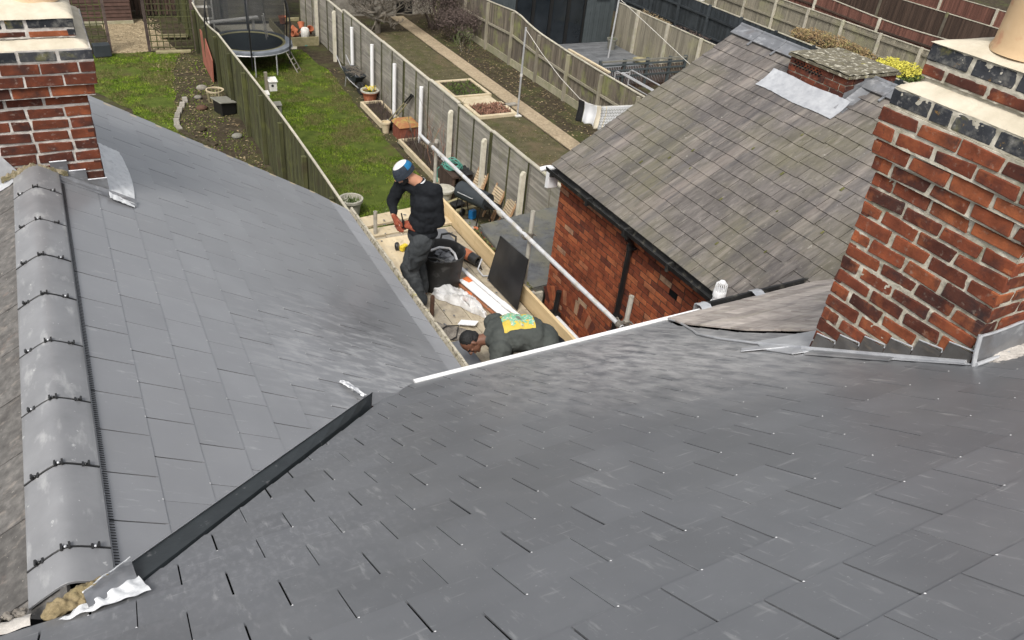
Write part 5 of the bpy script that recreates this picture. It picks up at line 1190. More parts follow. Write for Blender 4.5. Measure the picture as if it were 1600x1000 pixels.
L3 = wobble([(8.6, 11.5), (12.1, 11.5), (12.1, 30), (8.6, 30)], amp=.08, seed=3)
sheet('ground_cover', L3, G+.006, M_grass2)
sheet('gravel', wobble([(1.25, 28.9), (3.3, 28.9), (3.0, 31.0), (2.6, 33), (1.2, 33)], amp=.10, seed=4), G+.010, M_gravel)
sheet('patio', [(6.4, 28.5), (7.2, 28.4), (8.2, 31.8), (5.0, 31.8), (5.2, 29.6)], G+.012, M_conc)
mb = MB()
y = 11.5
while y < 31.8:
    L_ = .9; mb.box(12.14+.02*random.random(), 12.72, y, y+L_-.015, G, G+.03); y += L_
struct(make('path', mb, M_path, bevel=.004))
# grass blades
def blades(name, poly, dens, h, m, wdt=.012, mask=None, zoff=.0, seed=1):
    rs = np.random.RandomState(seed); P = np.array(poly); x0, y0 = P.min(0); x1, y1 = P.max(0)
    n = int((x1-x0)*(y1-y0)*dens); X = rs.uniform(x0, x1, n); Y = rs.uniform(y0, y1, n)
    ins = np.zeros(n, bool); j = len(P)-1
    for i in range(len(P)):
        c = ((P[i, 1] > Y) != (P[j, 1] > Y)) & (X < (P[j, 0]-P[i, 0])*(Y-P[i, 1])/(P[j, 1]-P[i, 1]+1e-9)+P[i, 0]); ins ^= c; j = i
    X, Y = X[ins], Y[ins]
    keep = np.array([noise.noise(V((x*.9, y*.9, 3)))+.5*noise.noise(V((x*2.6, y*2.6, 7))) > (-.22+ (rs.rand()-.5)*.45) for x, y in zip(X, Y)])
    X, Y = X[keep], Y[keep]; n = len(X); a = rs.uniform(0, 6.28, n); hh = h*rs.uniform(.4, 1.2, n); lx = rs.normal(0, .5, n)*hh; ly = rs.normal(0, .5, n)*hh
    v = np.empty((n, 3, 3)); v[:, 0] = np.stack([X-np.cos(a)*wdt, Y-np.sin(a)*wdt, np.full(n, zoff)], 1); v[:, 1] = np.stack([X+np.cos(a)*wdt, Y+np.sin(a)*wdt, np.full(n, zoff)], 1); v[:, 2] = np.stack([X+lx, Y+ly, hh+zoff], 1)
    me = bpy.data.meshes.new(name); me.vertices.add(n*3); me.loops.add(n*3); me.polygons.add(n)
    me.vertices.foreach_set('co', v.reshape(-1)); me.loops.foreach_set('vertex_index', np.arange(n*3)); me.polygons.foreach_set('loop_start', np.arange(0, n*3, 3)); me.polygons.foreach_set('loop_total', np.full(n, 3))
    at_ = me.attributes.new('var', 'FLOAT', 'FACE'); at_.data.foreach_set('value', rs.rand(n)); me.materials.append(m); me.update(); me.validate()
    o = bpy.data.objects.new(name, me); C.objects.link(o); o.location = (0, 0, G); struct(o, 'stuff'); return o
blades('grass', [p for p in L1 if True], 1500, .05, M_blade, seed=1)
blades('grass', L2, 1500, .05, M_blade, seed=2)
blades('sparse_grass', L3, 350, .03, M_blade2, seed=3)
blades('sparse_grass', [(12.8, 12), (14.1, 12), (14.1, 31), (12.8, 31)], 200, .03, M_blade2, seed=4)
blades('sparse_grass', [(2.3, 17.5), (3.85, 17.5), (3.85, 29), (2.9, 29), (2.5, 24), (1.3, 19)], 260, .04, M_blade, seed=5)
def litter(name, poly, n, m, s=(.02, .05), seed=1, z=.01):
    rs = random.Random(seed); mb = MB(); xs = [p[0] for p in poly]; ys = [p[1] for p in poly]
    for i in range(n):
        x, y = rs.uniform(min(xs), max(xs)), rs.uniform(min(ys), max(ys)); a = rs.uniform(0, 6.28); s_ = rs.uniform(*s)
        c, s2 = math.cos(a)*s_, math.sin(a)*s_; zz_ = G+z+rs.uniform(0, .02)
        mb.add([(x-c, y-s2, zz_), (x+s2*.6, y-c*.6, zz_+.01*rs.random()), (x+c, y+s2, zz_+.015*rs.random()), (x-s2*.6, y+c*.6, zz_)], [(0, 1, 2, 3)], 0, rs.random())
    return struct(make(name, mb, m), 'stuff')
litter('leaf_litter', [(2.3, 17.5), (3.8, 29)], 700, M_leaf, seed=3)
litter('leaf_litter', [(12.8, 14), (14.1, 31.5)], 900, M_leaf, seed=4)
litter('leaf_litter', [(8.5, 15), (12, 31)], 700, M_leaf, (.015, .035), seed=5)
litter('leaf_litter', [(7.3, 13), (8.15, 26)], 500, M_leaf, (.015, .04), seed=6)
litter('pebbles', [(1.3, 28.9), (3.1, 33)], 1600, M_gravel, (.02, .045), seed=7, z=.012)

# ================================================================== FENCES
def closeboard(name, label, x, y0, y1, top, m, side=-1, post=None, pm=None, rails=None, rm=None, gb=None, sp=1.85, cap=None, cm=None, axis='y', bw=.10, thk=.018, base=G, posts_front=True, zt_post=.06, gbh=.25):
    """vertical board fence running along y (or x); top is a function of the running coordinate; side -1: rails face -x"""
    T = top if callable(top) else (lambda q: top)
    def Pt(q, off, z): return (x+off, q, z) if axis == 'y' else (q, x+off, z)
    th_ = thing(name, label, 'fence', Pt((y0+y1)/2, 0, base))
    mb = MB(); q = y0
    while q < y1-.01:
        b = min(q+bw, y1); zt = T((q+b)/2)+random.uniform(-.012, .012); of = random.uniform(-.006, .006)
        zb_ = base+(gbh if gb else .02)
        c = [Pt(q+.002, of, zb_), Pt(b-.002, of+.006, zb_), Pt(b-.002, of+thk+.006, zb_), Pt(q+.002, of+thk, zb_)]
        mb.hexa(c+[(p[0], p[1], zt) for p in c]); q = b
    make('boards', mb, m, th_)
    q = y0; ps = []
    while q <= y1+.05: ps.append(q); q += sp
    if post:
        for q in ps:
            mb = MB(); o_ = side*(.06 if posts_front else .0)
            c = [Pt(q-.05, o_-.05, base), Pt(q+.05, o_-.05, base), Pt(q+.05, o_+.05, base), Pt(q-.05, o_+.05, base)]
            mb.hexa(c+[(p[0], p[1], T(q)+zt_post) for p in c]); make('post', mb, pm, th_, bevel=.006)
    if rails:
        for hz in rails:
            for a, b in zip(ps, ps[1:]+([y1] if y1-ps[-1] > .1 else [])):
                mb = MB(); o_ = side*.035; za, zb2 = base+(T(a)-base)*hz, base+(T(b)-base)*hz
                c = [Pt(a+.05, o_-.02, za), Pt(b-.05, o_-.02, zb2), Pt(b-.05, o_+.022, zb2), Pt(a+.05, o_+.022, za)]
                mb.hexa(c+[(p[0], p[1], p[2]+.075) for p in c]); make('rail', mb, rm, th_)
    if gb:
        for a, b in zip(ps, ps[1:]+([y1] if y1-ps[-1] > .1 else [])):
            mb = MB(); c = [Pt(a+.05, side*.02-.015, base), Pt(b-.05, side*.02-.015, base), Pt(b-.05, side*.02+.02, base), Pt(a+.05, side*.02+.02, base)]
            mb.hexa(c+[(p[0], p[1], base+gbh) for p in c]); make('gravel_board', mb, gb, th_)
    if cap:
        mb = MB(); n_ = max(2, int((y1-y0)/.5))
        for i in range(n_):
            a, b = y0+(y1-y0)*i/n_, y0+(y1-y0)*(i+1)/n_
            c = [Pt(a, -cap, T(a)), Pt(b, -cap, T(b)), Pt(b, cap+.02, T(b)), Pt(a, cap+.02, T(a))]
            mb.hexa(c+[(p[0], p[1], p[2]+.03) for p in c])
        make('capping', mb, cm or M_fpale, th_)
    return th_
# left fence, mossy feather-edge, far end rises and dips
closeboard('boundary_fence', 'mossy olive closeboard fence running down between the two lawns', 3.92, 9.5, 33, lambda y: G+1.82+.10*math.sin((y-12)*.33)-.25*max(0, math.sin((y-24.5)*.5))*(1 if 24.5 < y < 30.8 else 0), M_folive, post=True, pm=M_folive, sp=1.9, cap=.012, cm=M_fpale, bw=.09, side=-1, zt_post=-.1)
# middle fence: horizontal lap panels with pale trim
mf = thing('panel_fence', 'pale grey horizontal panel fence with white and concrete posts along the trampoline lawn', 'fence', (8.25, 20, G))
mt = lambda y: G+1.90+(.02 if y < 20 else 0)-(.12 if y > 27 else 0)
ye_ = 28.0+1.83
ys_ = [11.55+1.83*i for i in range(12)]
for i, a in enumerate(ys_[:-1]):
    b = ys_[i+1]; mb = MB(); zt = mt((a+b)/2)+random.uniform(-.02, .02); z = G+.06; sc_ = random.uniform(.0, .02)
    while z < zt-.05:
        z1 = min(z+.088, zt-.03); mb.hexa([(8.228, a+.03, z), (8.228, b-.03, z+sc_*.2), (8.262, b-.03, z+sc_*.2), (8.262, a+.03, z), (8.244, a+.03, z1+.008), (8.244, b-.03, z1+.008+sc_*.2), (8.27, b-.03, z1+.008), (8.27, a+.03, z1+.008)]); z = z1-.002
    pn = make('panel', mb, M_fgrey, mf)
    mb = MB()
    for q in (a+.03, (a+b)/2, b-.05): mb.box(8.212, 8.232, q-.018, q+.018, G+.05, zt-.02)
    make('batten', mb, M_folive if i % 3 else M_fgrey, pn)
    mb = MB(); mb.box(8.205, 8.29, a+.01, b-.01, zt-.02, zt+.012); make('capping', mb, M_fpale, pn)
mb = MB()
for i, a in enumerate(ys_): pass
for (y, kind) in ((26.8, 0), (24.9, 1), (23.0, 1), (21.1, 1), (19.1, 1), (17.2, 0), (15.3, 0), (13.4, 0), (28.9, 0)):
    mb = MB()
    if kind: mb.tube([(8.10, y, G), (8.10, y, -6.93)], .055, n=14)
    else:
        mb.box(8.05, 8.15, y-.05, y+.05, G, -6.97); mb.hexa([(8.05, y-.05, -6.97), (8.15, y-.05, -6.97), (8.15, y+.05, -6.97), (8.05, y+.05, -6.97), (8.09, y-.05, -6.90), (8.15, y-.05, -6.90), (8.15, y+.05, -6.90), (8.09, y+.05, -6.90)])
    make('post', mb, M_white if kind else M_conc, mf, smooth=bool(kind), angle=40, label='white pipe-clad post' if kind else 'pale concrete post')
# right fence: closeboard seen from the rail side
def rtop(y):
    K = [(12, -7.1), (19.5, -7.08), (21.4, -7.05), (23.2, -6.98), (24.1, -6.90), (25.1, -6.70), (27.2, -6.85), (29.2, -6.9), (32, -7.0)]
    for (a, za), (b, zb2) in zip(K, K[1:]):
        if y <= b: return za+(zb2-za)*(y-a)/(b-a)
    return K[-1][1]
closeboard('boundary_fence', 'green-tinged closeboard fence with rails and gravel boards beside the long path', 14.22, 13.6, 33, rtop, M_fright, side=-1, post=True, pm=M_fpale2, rails=(.55,), rm=M_fpale2, gb=M_gravboard, sp=1.95, cap=.02, cm=M_fpale, zt_post=-.03)
# fences further right
closeboard('boundary_fence', 'pale closeboard fence at the far side of the grey deck', 19.75, 12, 26.7, G+1.72, M_fpale2, side=-1, post=True, pm=M_fpale, sp=1.9, cap=.015, bw=.12, posts_front=True)
closeboard('boundary_fence', 'black painted fence standing behind the raised planters', 23.4, 14, 34, G+1.82, M_fblack, side=-1, post=True, pm=M_fblack, rails=(.35, .75), rm=M_fblack, sp=1.9, cap=.015, cm=M_fpale)
closeboard('boundary_fence', 'pale fence with posts and three rails standing behind the copper hedge', 28.0, 13, 36, G+1.82, M_fpale2, side=-1, post=True, pm=M_fpale, rails=(.2, .55, .88), rm=M_fpale2, sp=1.9, cap=.02)
closeboard('boundary_fence', 'red-brown fence with thick pale posts behind the pale railed fence', 31.0, 12, 44, lambda y: G+1.75+.1*math.sin(y*.5), M_fred, side=-1, post=True, pm=M_conc, rails=(.72,), rm=M_fbrown, sp=3.7, cap=.02)
closeboard('boundary_fence', 'dark brown tall fence with few posts behind the red-brown one', 35.0, 12, 46, G+1.85, M_fbrown, side=-1, post=True, pm=M_fright, sp=3.6, cap=.015)
closeboard('boundary_fence', 'farthest red panel fence with pale posts near the top right of the view', 39.0, 14, 50, G+1.85, M_fred, side=-1, post=True, pm=M_fpale, rails=(.3, .6), rm=M_fred, sp=3.0, cap=.015)
# backs of the gardens
closeboard('back_fence', 'dark slatted fence closing the left garden behind the trellis', 34.2, -6, 4, G+1.9, M_fbrown, axis='x', side=-1, post=True, pm=M_folive, sp=1.9)
closeboard('back_fence', 'tall grey fence boards behind the trampoline', 32.3, 4.2, 6.4, G+2.0, M_fgrey, axis='x', side=-1, post=True, pm=M_fgrey, sp=1.1, bw=.14)
b2 = thing('lap_shed', 'pale horizontal-boarded shed wall behind the trampoline net', 'shed', (7.1, 33, G))
mb = MB(); z = G+.05
while z < G+2.3: mb.hexa([(5.6, 31.98, z), (7.75, 31.98, z), (7.75, 32.02, z), (5.6, 32.02, z), (5.6, 32.0, z+.12), (7.75, 32.0, z+.12), (7.75, 32.03, z+.12), (5.6, 32.03, z+.12)]); z += .118
make('wall', mb, M_fpale2, b2)
mb = MB(); mb.prism([(5.5, 31.9, G+2.32), (7.85, 31.9, G+2.32), (7.85, 34, G+2.6), (5.5, 34, G+2.6)], (0, 0, .05)); make('roof', mb, M_felt, b2)
mb = MB(); mb.box(6.2, 6.9, 31.93, 31.97, G+.1, G+1.9); make('door', mb, M_fgrey, b2)
bw_ = thing('garden_wall', 'grey rendered wall and dark doorway closing the garden behind the bare tree', 'wall', (11.5, 32.6, G))
mb = MB(); mb.box(8.6, 12.35, 32.5, 32.7, G, G+2.2); mb.box(13.3, 14.2, 32.5, 32.7, G, G+2.2); mb.box(12.3, 12.42, 32.2, 32.6, G, G+2.2); make('wall', mb, M_stone, bw_)
mb = MB(); mb.box(8.7, 9.7, 32.44, 32.49, G, G+1.9); mb.box(12.42, 13.3, 32.6, 32.7, G, G+2.1); make('doorway', mb, M_frame, bw_)
# trellis panels in the left garden
def trellis(label, x0, x1, y, h, tilt=0):
    t = thing('garden_trellis', label, 'trellis', ((x0+x1)/2, y, G), 'square trellis panels at the end of the left lawn')
    mb = MB(); n_ = int((x1-x0)/.2)+1
    for i in range(n_+1): x = x0+(x1-x0)*i/n_; mb.box(x-.014, x+.014, y-.012, y+.012, G+.08, G+h+.05*math.sin(i*1.3))
    for i in range(int(h/.2)+1): z = G+.12+i*.2; mb.hexa([(x0-.05, y-.03, z+tilt), (x1+.05, y-.03, z-tilt), (x1+.05, y-.006, z-tilt), (x0-.05, y-.006, z+tilt), (x0-.05, y-.03, z+tilt+.025), (x1+.05, y-.03, z-tilt+.025), (x1+.05, y-.006, z-tilt+.025), (x0-.05, y-.006, z+tilt+.025)])
    make('lattice', mb, M_folive, t)
    for x in (x0-.08, x1+.08):
        mb = MB(); mb.box(x-.045, x+.045, y-.04, y+.05, G, G+h+.25); make('post', mb, M_twig, t)
trellis('square trellis panel just right of the brick chimney', -.6, 1.15, 29.05, 1.8)
trellis('square trellis panel between the opening and the mossy fence', 2.48, 3.80, 28.9, 1.75, .02)
sh = thing('garden_shed', 'dark brown overlap-boarded shed behind the gravel', 'shed', (1.3, 33, G))
mb = MB(); z = G+.12
while z < G+2.1: mb.hexa([(.2, 32.46, z), (2.25, 32.46, z), (2.25, 32.5, z), (.2, 32.5, z), (.2, 32.485, z+.13), (2.25, 32.485, z+.13), (2.25, 32.5, z+.13), (.2, 32.5, z+.13)]); mb.hexa([(2.25, 32.46, z), (2.29, 32.46, z), (2.29, 33.9, z), (2.25, 33.9, z), (2.25, 32.46, z+.13), (2.27, 32.46, z+.13), (2.27, 33.9, z+.13), (2.25, 33.9, z+.13)]); z += .128
make('wall', mb, M_shed, sh)
mb = MB(); mb.prism([(.1, 32.3, G+2.1), (2.4, 32.3, G+2.1), (2.4, 34.1, G+2.4), (.1, 34.1, G+2.4)], (0, 0, .05)); make('roof', mb, M_felt, sh)
mb = MB(); mb.box(.15, 2.3, 32.40, 33.9, G, G+.12); make('base', mb, M_gravboard, sh)
pf = thing('picket_screen', 'dark vertical slat screen beside the brown shed', 'fence', (3.1, 33.2, G))
mb = MB()
for i in range(11): mb.box(2.5+i*.13, 2.57+i*.13, 33.2, 33.23, G+.1, G+1.3)
mb.box(2.4, 3.9, 33.24, 33.28, G+.9, G+1.0); make('slats', mb, M_fbrown, pf)
mb = MB(); mb.cbox((.25, 28.7, G+.42), .42, .35, .18, .2, 1); mb.cbox((.25, 28.7, G+.25), .5, .4, .16, .2, 0); mb.cbox((.95, 28.65, G+.22), .5, .35, .38, .1, 0)
for q in (0.05, .45): mb.box(q-.03, q+.03, 28.5, 28.56, G, G+.2)
tag(make('storage_crates', mb, [M_fblack, M_whitep], bevel=.02), 'dark crates with a white lid standing behind the left trellis panel', 'crates')
mb = MB(); mb.obox((2.55, 28.6, G+.02), (1.1, -.05, 0), (.02, .22, 0), (0, 0, .05)); mb.obox((2.9, 30.2, G+.1), (.9, -.1, 0), (.02, .2, 0), (0, 0, .06))
tag(make('loose_planks', mb, M_sleeper), 'loose planks lying behind the right trellis panel', 'planks')
# ================================================================== LEFT GARDEN BITS
for i, (x, y, a) in enumerate(((2.72, 24.0, .1), (2.58, 23.6, .2), (2.45, 23.2, .25), (2.33, 22.8, .2), (2.24, 22.35, .1), (2.22, 21.95, -.1), (2.30, 21.5, -.3), (2.45, 21.15, -.6), (2.62, 20.9, -.8), (2.80, 20.6, -.8))):
    mb = MB(); mb.cbox((x, y, G+.03), .15, .38, .08, -a)
    tag(make('edging_stone', mb, M_stone if i < 6 else M_soil, bevel=.02), '%s edging stone in the arc beside the left lawn, counted from its far end' % ('first', 'second', 'third', 'fourth', 'fifth', 'sixth', 'seventh', 'eighth', 'ninth', 'tenth')[i], 'edging stone', 'edging stones in an arc')
mb = MB(); mb.cbox((3.62, 22.8, G+.19), .42, .5, .36, .3)
mb.cbox((3.60, 22.78, G+.385), .5, .58, .03, .3, 1, tilt=Matrix.Rotation(.12, 3, 'Y'))
tag(make('nest_box', mb, [M_frame, M_slab], bevel=.008), 'dark open-fronted box with a grey lid beside the mossy fence', 'box')
mb = MB(); mb.prism([(3.84, 27.2, G+.08), (3.80, 25.4, G+.02), (3.84, 25.4, G+.7), (3.88, 26.6, G+1.05), (3.88, 27.4, G+1.1)], (-.03, 0, 0))
tag(make('red_board', mb, M_red), 'faded red curved board leaning on the mossy fence', 'board')
bs = thing('wire_basket', 'small pale basket standing in the soil bed near the dark box', 'basket', (3.55, 23.8, G))
mb = MB()
for i in range(14): a = i/14*6.28; mb.tube([(3.55+.2*math.cos(a), 23.8+.2*math.sin(a), G), (3.55+.24*math.cos(a), 23.8+.24*math.sin(a), G+.34)], .012, n=5)
make('staves', mb, M_sleeper, bs)
mb = MB(); mb.lathe([(.25, G+.31), (.26, G+.35), (.22, G+.35), (.22, G+.31)], (3.55, 23.8, 0), n=20, ring=True); make('rim', mb, M_bedpale, bs)
for i, (x, y, s_, lb) in enumerate(((3.35, 24.9, .17, 'rounded pale stone lying nearest the red board'), (3.05, 23.2, .17, 'flat reddish stone lying left of the dark box'), (3.1, 24.1, .12, 'small cream block standing beside the basket'), (3.55, 20.9, .15, 'mossy grey stone lying against the fence foot'), (2.75, 21.6, .14, 'flat brown stone lying right of the edging arc'))):
    mb = MB(); mb.sph((x, y, G+.05), s_, s_*.8, s_*.5, n=10)
    tag(make('garden_stone', mb, [M_stone, M_rust, M_stone, M_slab, M_soil][i], smooth=True, angle=180), lb, 'stone', 'stones in the soil bed')
# ================================================================== TRAMPOLINE
tp = thing('trampoline', 'round trampoline with a dark safety net on curved black poles', 'trampoline', (5.3, 27.0, G))
tc = V((5.3, 27.0, -7.85)); Rm_, Ro = 1.08, 1.36
mb = MB(); mb.add([tc+V((Rm_*math.cos(i*.15708), Rm_*math.sin(i*.15708), -.004)) for i in range(40)], [tuple(range(40))]); make('mat', mb, M_matt, tp, smooth=True)
mb = MB(); mb.lathe([(Rm_-.02, .02), (Rm_+.07, .03), (Rm_+.07, .0), (Rm_-.02, .005)], tc, n=40, ring=True); make('inner_pad', mb, M_padin, tp, smooth=True)
mb = MB(); mb.lathe([(Rm_+.06, .025), (Ro-.06, .045), (Ro, .02), (Ro+.01, -.06), (Ro-.02, -.06), (Rm_+.06, .005)], tc, n=48, wob=.004, ring=True); make('pad', mb, M_pad, tp, smooth=True, angle=50)
mb = MB(); mb.tube([tc+V((Ro*math.cos(a), Ro*math.sin(a), -.08)) for a in [i/40*6.2832 for i in range(41)]], .022, n=8); make('frame', mb, M_steel, tp, smooth=True)
for a in (-1.15, .2, 1.4, 2.6, 3.8, 4.6):
    mb = MB(); x, y = tc.x+Ro*math.cos(a), tc.y+Ro*math.sin(a); mb.tube([(x, y, tc.z-.08), (x, y, G)], .022, n=8); make('leg', mb, M_steel, tp, smooth=True)
for i in range(6):
    a = -1.75+i*1.047; d = V((math.cos(a), math.sin(a), 0)); b0 = tc+d*(Ro+.03)
    pts = [b0+V((0, 0, -.5)), b0+V((0, 0, .2))+d*.05, b0+V((0, 0, .8))+d*.10, b0+V((0, 0, 1.4))+d*.02, b0+V((0, 0, 1.85))-d*.22]
    mb = MB(); mb.tube(pts, .024, n=8); make('pole', mb, M_black, tp, smooth=True)
mb = MB(); mb.tube([tc+V(((Ro-.16)*math.cos(a), (Ro-.16)*math.sin(a), 1.72)) for a in [i/40*6.2832 for i in range(41)]], .028, n=6); make('top_ring', mb, M_black, tp, smooth=True)
mb = MB(); n1 = 48; mb.add([tc+V((r_*math.cos(i/n1*6.2832), r_*math.sin(i/n1*6.2832), z)) for r_, z in ((Rm_+.05, .03), (Rm_+.10, .9), (Ro-.16, 1.72)) for i in range(n1)], [(k_*n1+i, k_*n1+(i+1) % n1, (k_+1)*n1+(i+1) % n1, (k_+1)*n1+i) for k_ in range(2) for i in range(n1)]); make('net', mb, M_net, tp, smooth=True)
mb = MB(); 
for s_ in (-.14, .14): mb.tube([(6.30+s_*.6, 26.15+s_*.8, -7.90), (6.62+s_*.6, 25.95+s_*.8, G)], .018, n=6)
for i in range(4): t = .2+.22*i; p = lerp((6.30, 26.15, -7.9), (6.62, 25.95, G), t); mb.tube([p+V((-.084, -.112, 0)), p+V((.084, .112, 0))], .018, n=6)
make('ladder', mb, M_stone, tp)
mb = MB()
for s_ in (-.12, .12): mb.tube([(5.95+s_*.4, 27.3+s_, -7.84), (5.80+s_*.4, 27.0+s_, -7.0)], .016, n=6)
tag(make('white_rod_frame', mb, M_whitep), 'pale rods leaning inside the trampoline net', 'rods')
gh = thing('ladder_frame', 'white timber frame like a tall ladder standing behind the mossy fence', 'frame', (4.4, 30.5, G))
mb = MB()
for x in (4.15, 4.75): mb.tube([(x, 30.2, G+.1), (x+.05, 30.6, G+1.9)], .04, n=4)
for i in range(5): mb.obox((4.15, 30.2+.09*i, G+.25+i*.38), (.62, 0, 0), (0, .03, 0), (0, 0, .07))
make('slats', mb, M_whitep, gh)
mb = MB(); mb.obox((4.3, 29.2, G+.75), (1.9, .35, .05), (0, .25, 0), (0, 0, .05)); 
for q in ((4.4, 29.3), (6.0, 29.6)): mb.box(q[0]-.04, q[0]+.04, q[1]-.04, q[1]+.04, G, G+.75)
tag(make('garden_bench', mb, M_whitep), 'weathered plank bench half hidden behind the trampoline', 'bench')
pb = thing('timber_planter', 'long timber planter box holding broken pots beside the panel fence', 'planter', (7.6, 30.0, G))
mb = MB(); mb.box(6.95, 7.0, 28.75, 31.4, G, G+.32); mb.box(7.0, 8.1, 28.72, 28.77, G, G+.32); mb.box(7.0, 8.1, 31.35, 31.4, G, G+.32); make('sides', mb, M_sleeper, pb, bevel=.01)
mb = MB(); mb.box(7.0, 8.1, 28.78, 31.35, G, G+.20); make('soil', mb, M_soil, pb)
for i, (x, y, s_, rx) in enumerate(((7.35, 30.9, .15, 0), (7.6, 29.75, .14, 1.3), (7.85, 30.1, .13, .7), (7.5, 29.35, .12, 1.7), (8.0, 29.6, .13, 2.4), (7.75, 29.3, .10, 1.2))):
    mb = MB(); ax = (math.cos(rx*2)*math.sin(rx), math.sin(rx*2)*math.sin(rx), abs(math.cos(rx))+.15)
    mb.lathe([(s_*.6, 0), (s_*.9, s_*1.5), (s_, s_*1.5), (s_, s_*1.8), (s_*.85, s_*1.8), (s_*.55, s_*.2)], (x, y, G+.24), n=16, axis=ax)
    tag(make('clay_pot', mb, M_terra, smooth=True, angle=40), ('upright terracotta pot at the far end of the timber planter', 'tipped terracotta pot just behind the white sack', 'leaning terracotta pot behind the others near the fence', 'fallen terracotta pot nearest the lawn edge of the planter', 'terracotta pot rolled against the panel fence in the planter', 'smallest terracotta pot at the near end of the planter')[i], 'pot', 'terracotta pots in the planter')
mb = MB(); mb.lathe([(.13, 0), (.16, .14), (.14, .30), (.10, .34), (.02, .34)], (7.68, 29.0, G+.24), n=18, wob=.03); tag(make('white_sack', mb, M_whitep, smooth=True), 'white sack sitting among the clay pots in the planter', 'sack')
mb = MB(); mb.grid(lambda u, v: (7.05+u*.6, 29.15-u*.5+v*.25, G+.03+.12*math.sin(u*3.1)*math.sin(v*3.1)+.05*noise.noise(V((u*5, v*5, 0)))), 14, 10); mb.m = [0 if random.random() < .6 else 1 for _ in mb.m]
tag(make('turquoise_sheet', mb, [M_green, M_bluep], smooth=True), 'crumpled turquoise and blue sheet lying by the planter corner', 'sheet')
# ================================================================== LAWN SIDE OF THE PANEL FENCE
for i, (x, y, z, s_, lb) in enumerate(((4.90, 22.3, -7.72, .17, 'large white bird box on a post beside the mossy fence'), (4.12, 19.6, -7.08, .12, 'small pale bird box on the fence top'), (4.32, 19.25, -7.25, .12, 'small dark grey bird box on the fence top'))):
    bb = thing('bird_box', lb, 'bird box', (x, y, z-s_), 'bird boxes by the mossy fence')
    mb = MB(); mb.cbox((x, y, z), s_*1.2, s_*1.2, s_*1.7); make('box', mb, M_slab if i == 2 else M_whitep, bb, bevel=.004)
    mb = MB(); mb.cbox((x, y, z+s_*.92), s_*1.5, s_*1.6, .02, tilt=Matrix.Rotation(.25, 3, 'X')); make('roof', mb, M_slab if i == 2 else M_whitep, bb)
    mb = MB(); mb.lathe([(s_*.22, 0), (s_*.22, .006)], (x-.02, y-s_*.605, z+.1*s_), n=12, axis=(0, -1, 0)); make('entrance_hole', mb, M_frame, bb)
mb = MB(); mb.box(4.70, 4.78, 22.3, 22.38, G, -7.35); tag(make('timber_post', mb, M_fpale2), 'slim timber post carrying the large white bird box', 'post')
wb = thing('wheelbarrow', 'old dark wheelbarrow full of twigs parked against the panel fence', 'wheelbarrow', (7.85, 24.0, G))
mb = MB(); o_ = V((7.85, 23.95, G))
def WB(x, y, z): return (o_.x+x*.2+y*.25, o_.y-y, o_.z+z)
mb.add([(7.55, 24.35, G+.62), (8.02, 24.40, G+.62), (8.08, 23.45, G+.56), (7.72, 23.40, G+.56), (7.66, 24.15, G+.30), (7.95, 24.18, G+.30), (7.98, 23.72, G+.30), (7.78, 23.70, G+.30)], [(4, 5, 6, 7), (0, 4, 7, 3), (1, 2, 6, 5), (0, 1, 5, 4), (3, 7, 6, 2)])
tr_ = make('tray', mb, M_fblack, wb); sm_ = tr_.modifiers.new('solid', 'SOLIDIFY'); sm_.thickness = .02
mb = MB()
for s_ in (0, .32): mb.tube([(7.60+s_, 25.0, G+.78), (7.62+s_, 24.6, G+.55), (7.68+s_*.9, 24.0, G+.30), (7.80+s_*.3, 23.45, G+.20)], .016, n=6)
make('handles', mb, M_steel, wb)
mb = MB(); mb.lathe([(.10, -.035), (.19, -.04), (.20, 0), (.19, .04), (.10, .035)], (7.87, 23.42, G+.20), n=20, axis=(1, .25, 0)); make('wheel', mb, M_rubber, wb, smooth=True)
for s_ in (0, .3):
    mb = MB(); mb.tube([(7.66+s_, 24.2, G+.34), (7.64+s_, 24.28, G)], .014, n=6); make('leg', mb, M_steel, wb)
mb = MB()
for i in range(60):
    p = V((random.uniform(7.65, 8.0), random.uniform(23.5, 24.3), G+.58+random.uniform(0, .08))); d = V((random.uniform(-1, 1), random.uniform(-1, 1), random.uniform(-.2, .4)))*.18; mb.tube([p-d, p+d], .006, n=4)
struct(make('twigs', mb, M_bark), 'stuff')
def pot(name, label, x, y, r_, h, m, rim=True, cat='plant pot', fill=None, z=G):
    t = thing(name, label, cat, (x, y, z))
    mb = MB(); mb.lathe([(r_*.68, 0), (r_*.9, h*.82), (r_*1.06, h*.84), (r_*1.08, h), (r_*.92, h), (r_*.86, h*.8), (.01, h*.74)], (x, y, z), n=26); make('pot', mb, m, t, smooth=True, angle=40)
    if fill:
        mb = MB()
        for i in range(170):
            a, q = random.uniform(0, 6.28), random.uniform(0, r_*.85)**1; p = V((x+q*math.cos(a), y+q*math.sin(a), z+h*.78)); d = V((random.uniform(-.06, .06), random.uniform(-.06, .06), random.uniform(.03, .12)))
            s_ = V((-d.y, d.x, 0)).normalized()*.012; mb.add([p-s_, p+s_, p+d], [(0, 1, 2)])
        make('foliage', mb, fill, t)
    return t
yp = pot('plant_pot', 'terracotta bowl of yellow flowers standing by the wheelbarrow', 7.97, 22.85, .26, .32, M_terra, fill=M_leafg)
mb = MB()
for i in range(70): a, q = random.uniform(0, 6.28), random.uniform(0, .22); mb.sph((7.97+q*math.cos(a), 22.85+q*math.sin(a), G+.36+random.uniform(0, .08)), .014, n=5)
make('flowers', mb, M_flower, yp)
mb = MB(); mb.lathe([(.225, G+.29), (.29, G+.30), (.29, G+.34), (.24, G+.34)], (7.97, 22.85, 0), n=24, ring=True); make('rim', mb, M_stonepot, yp, smooth=True)
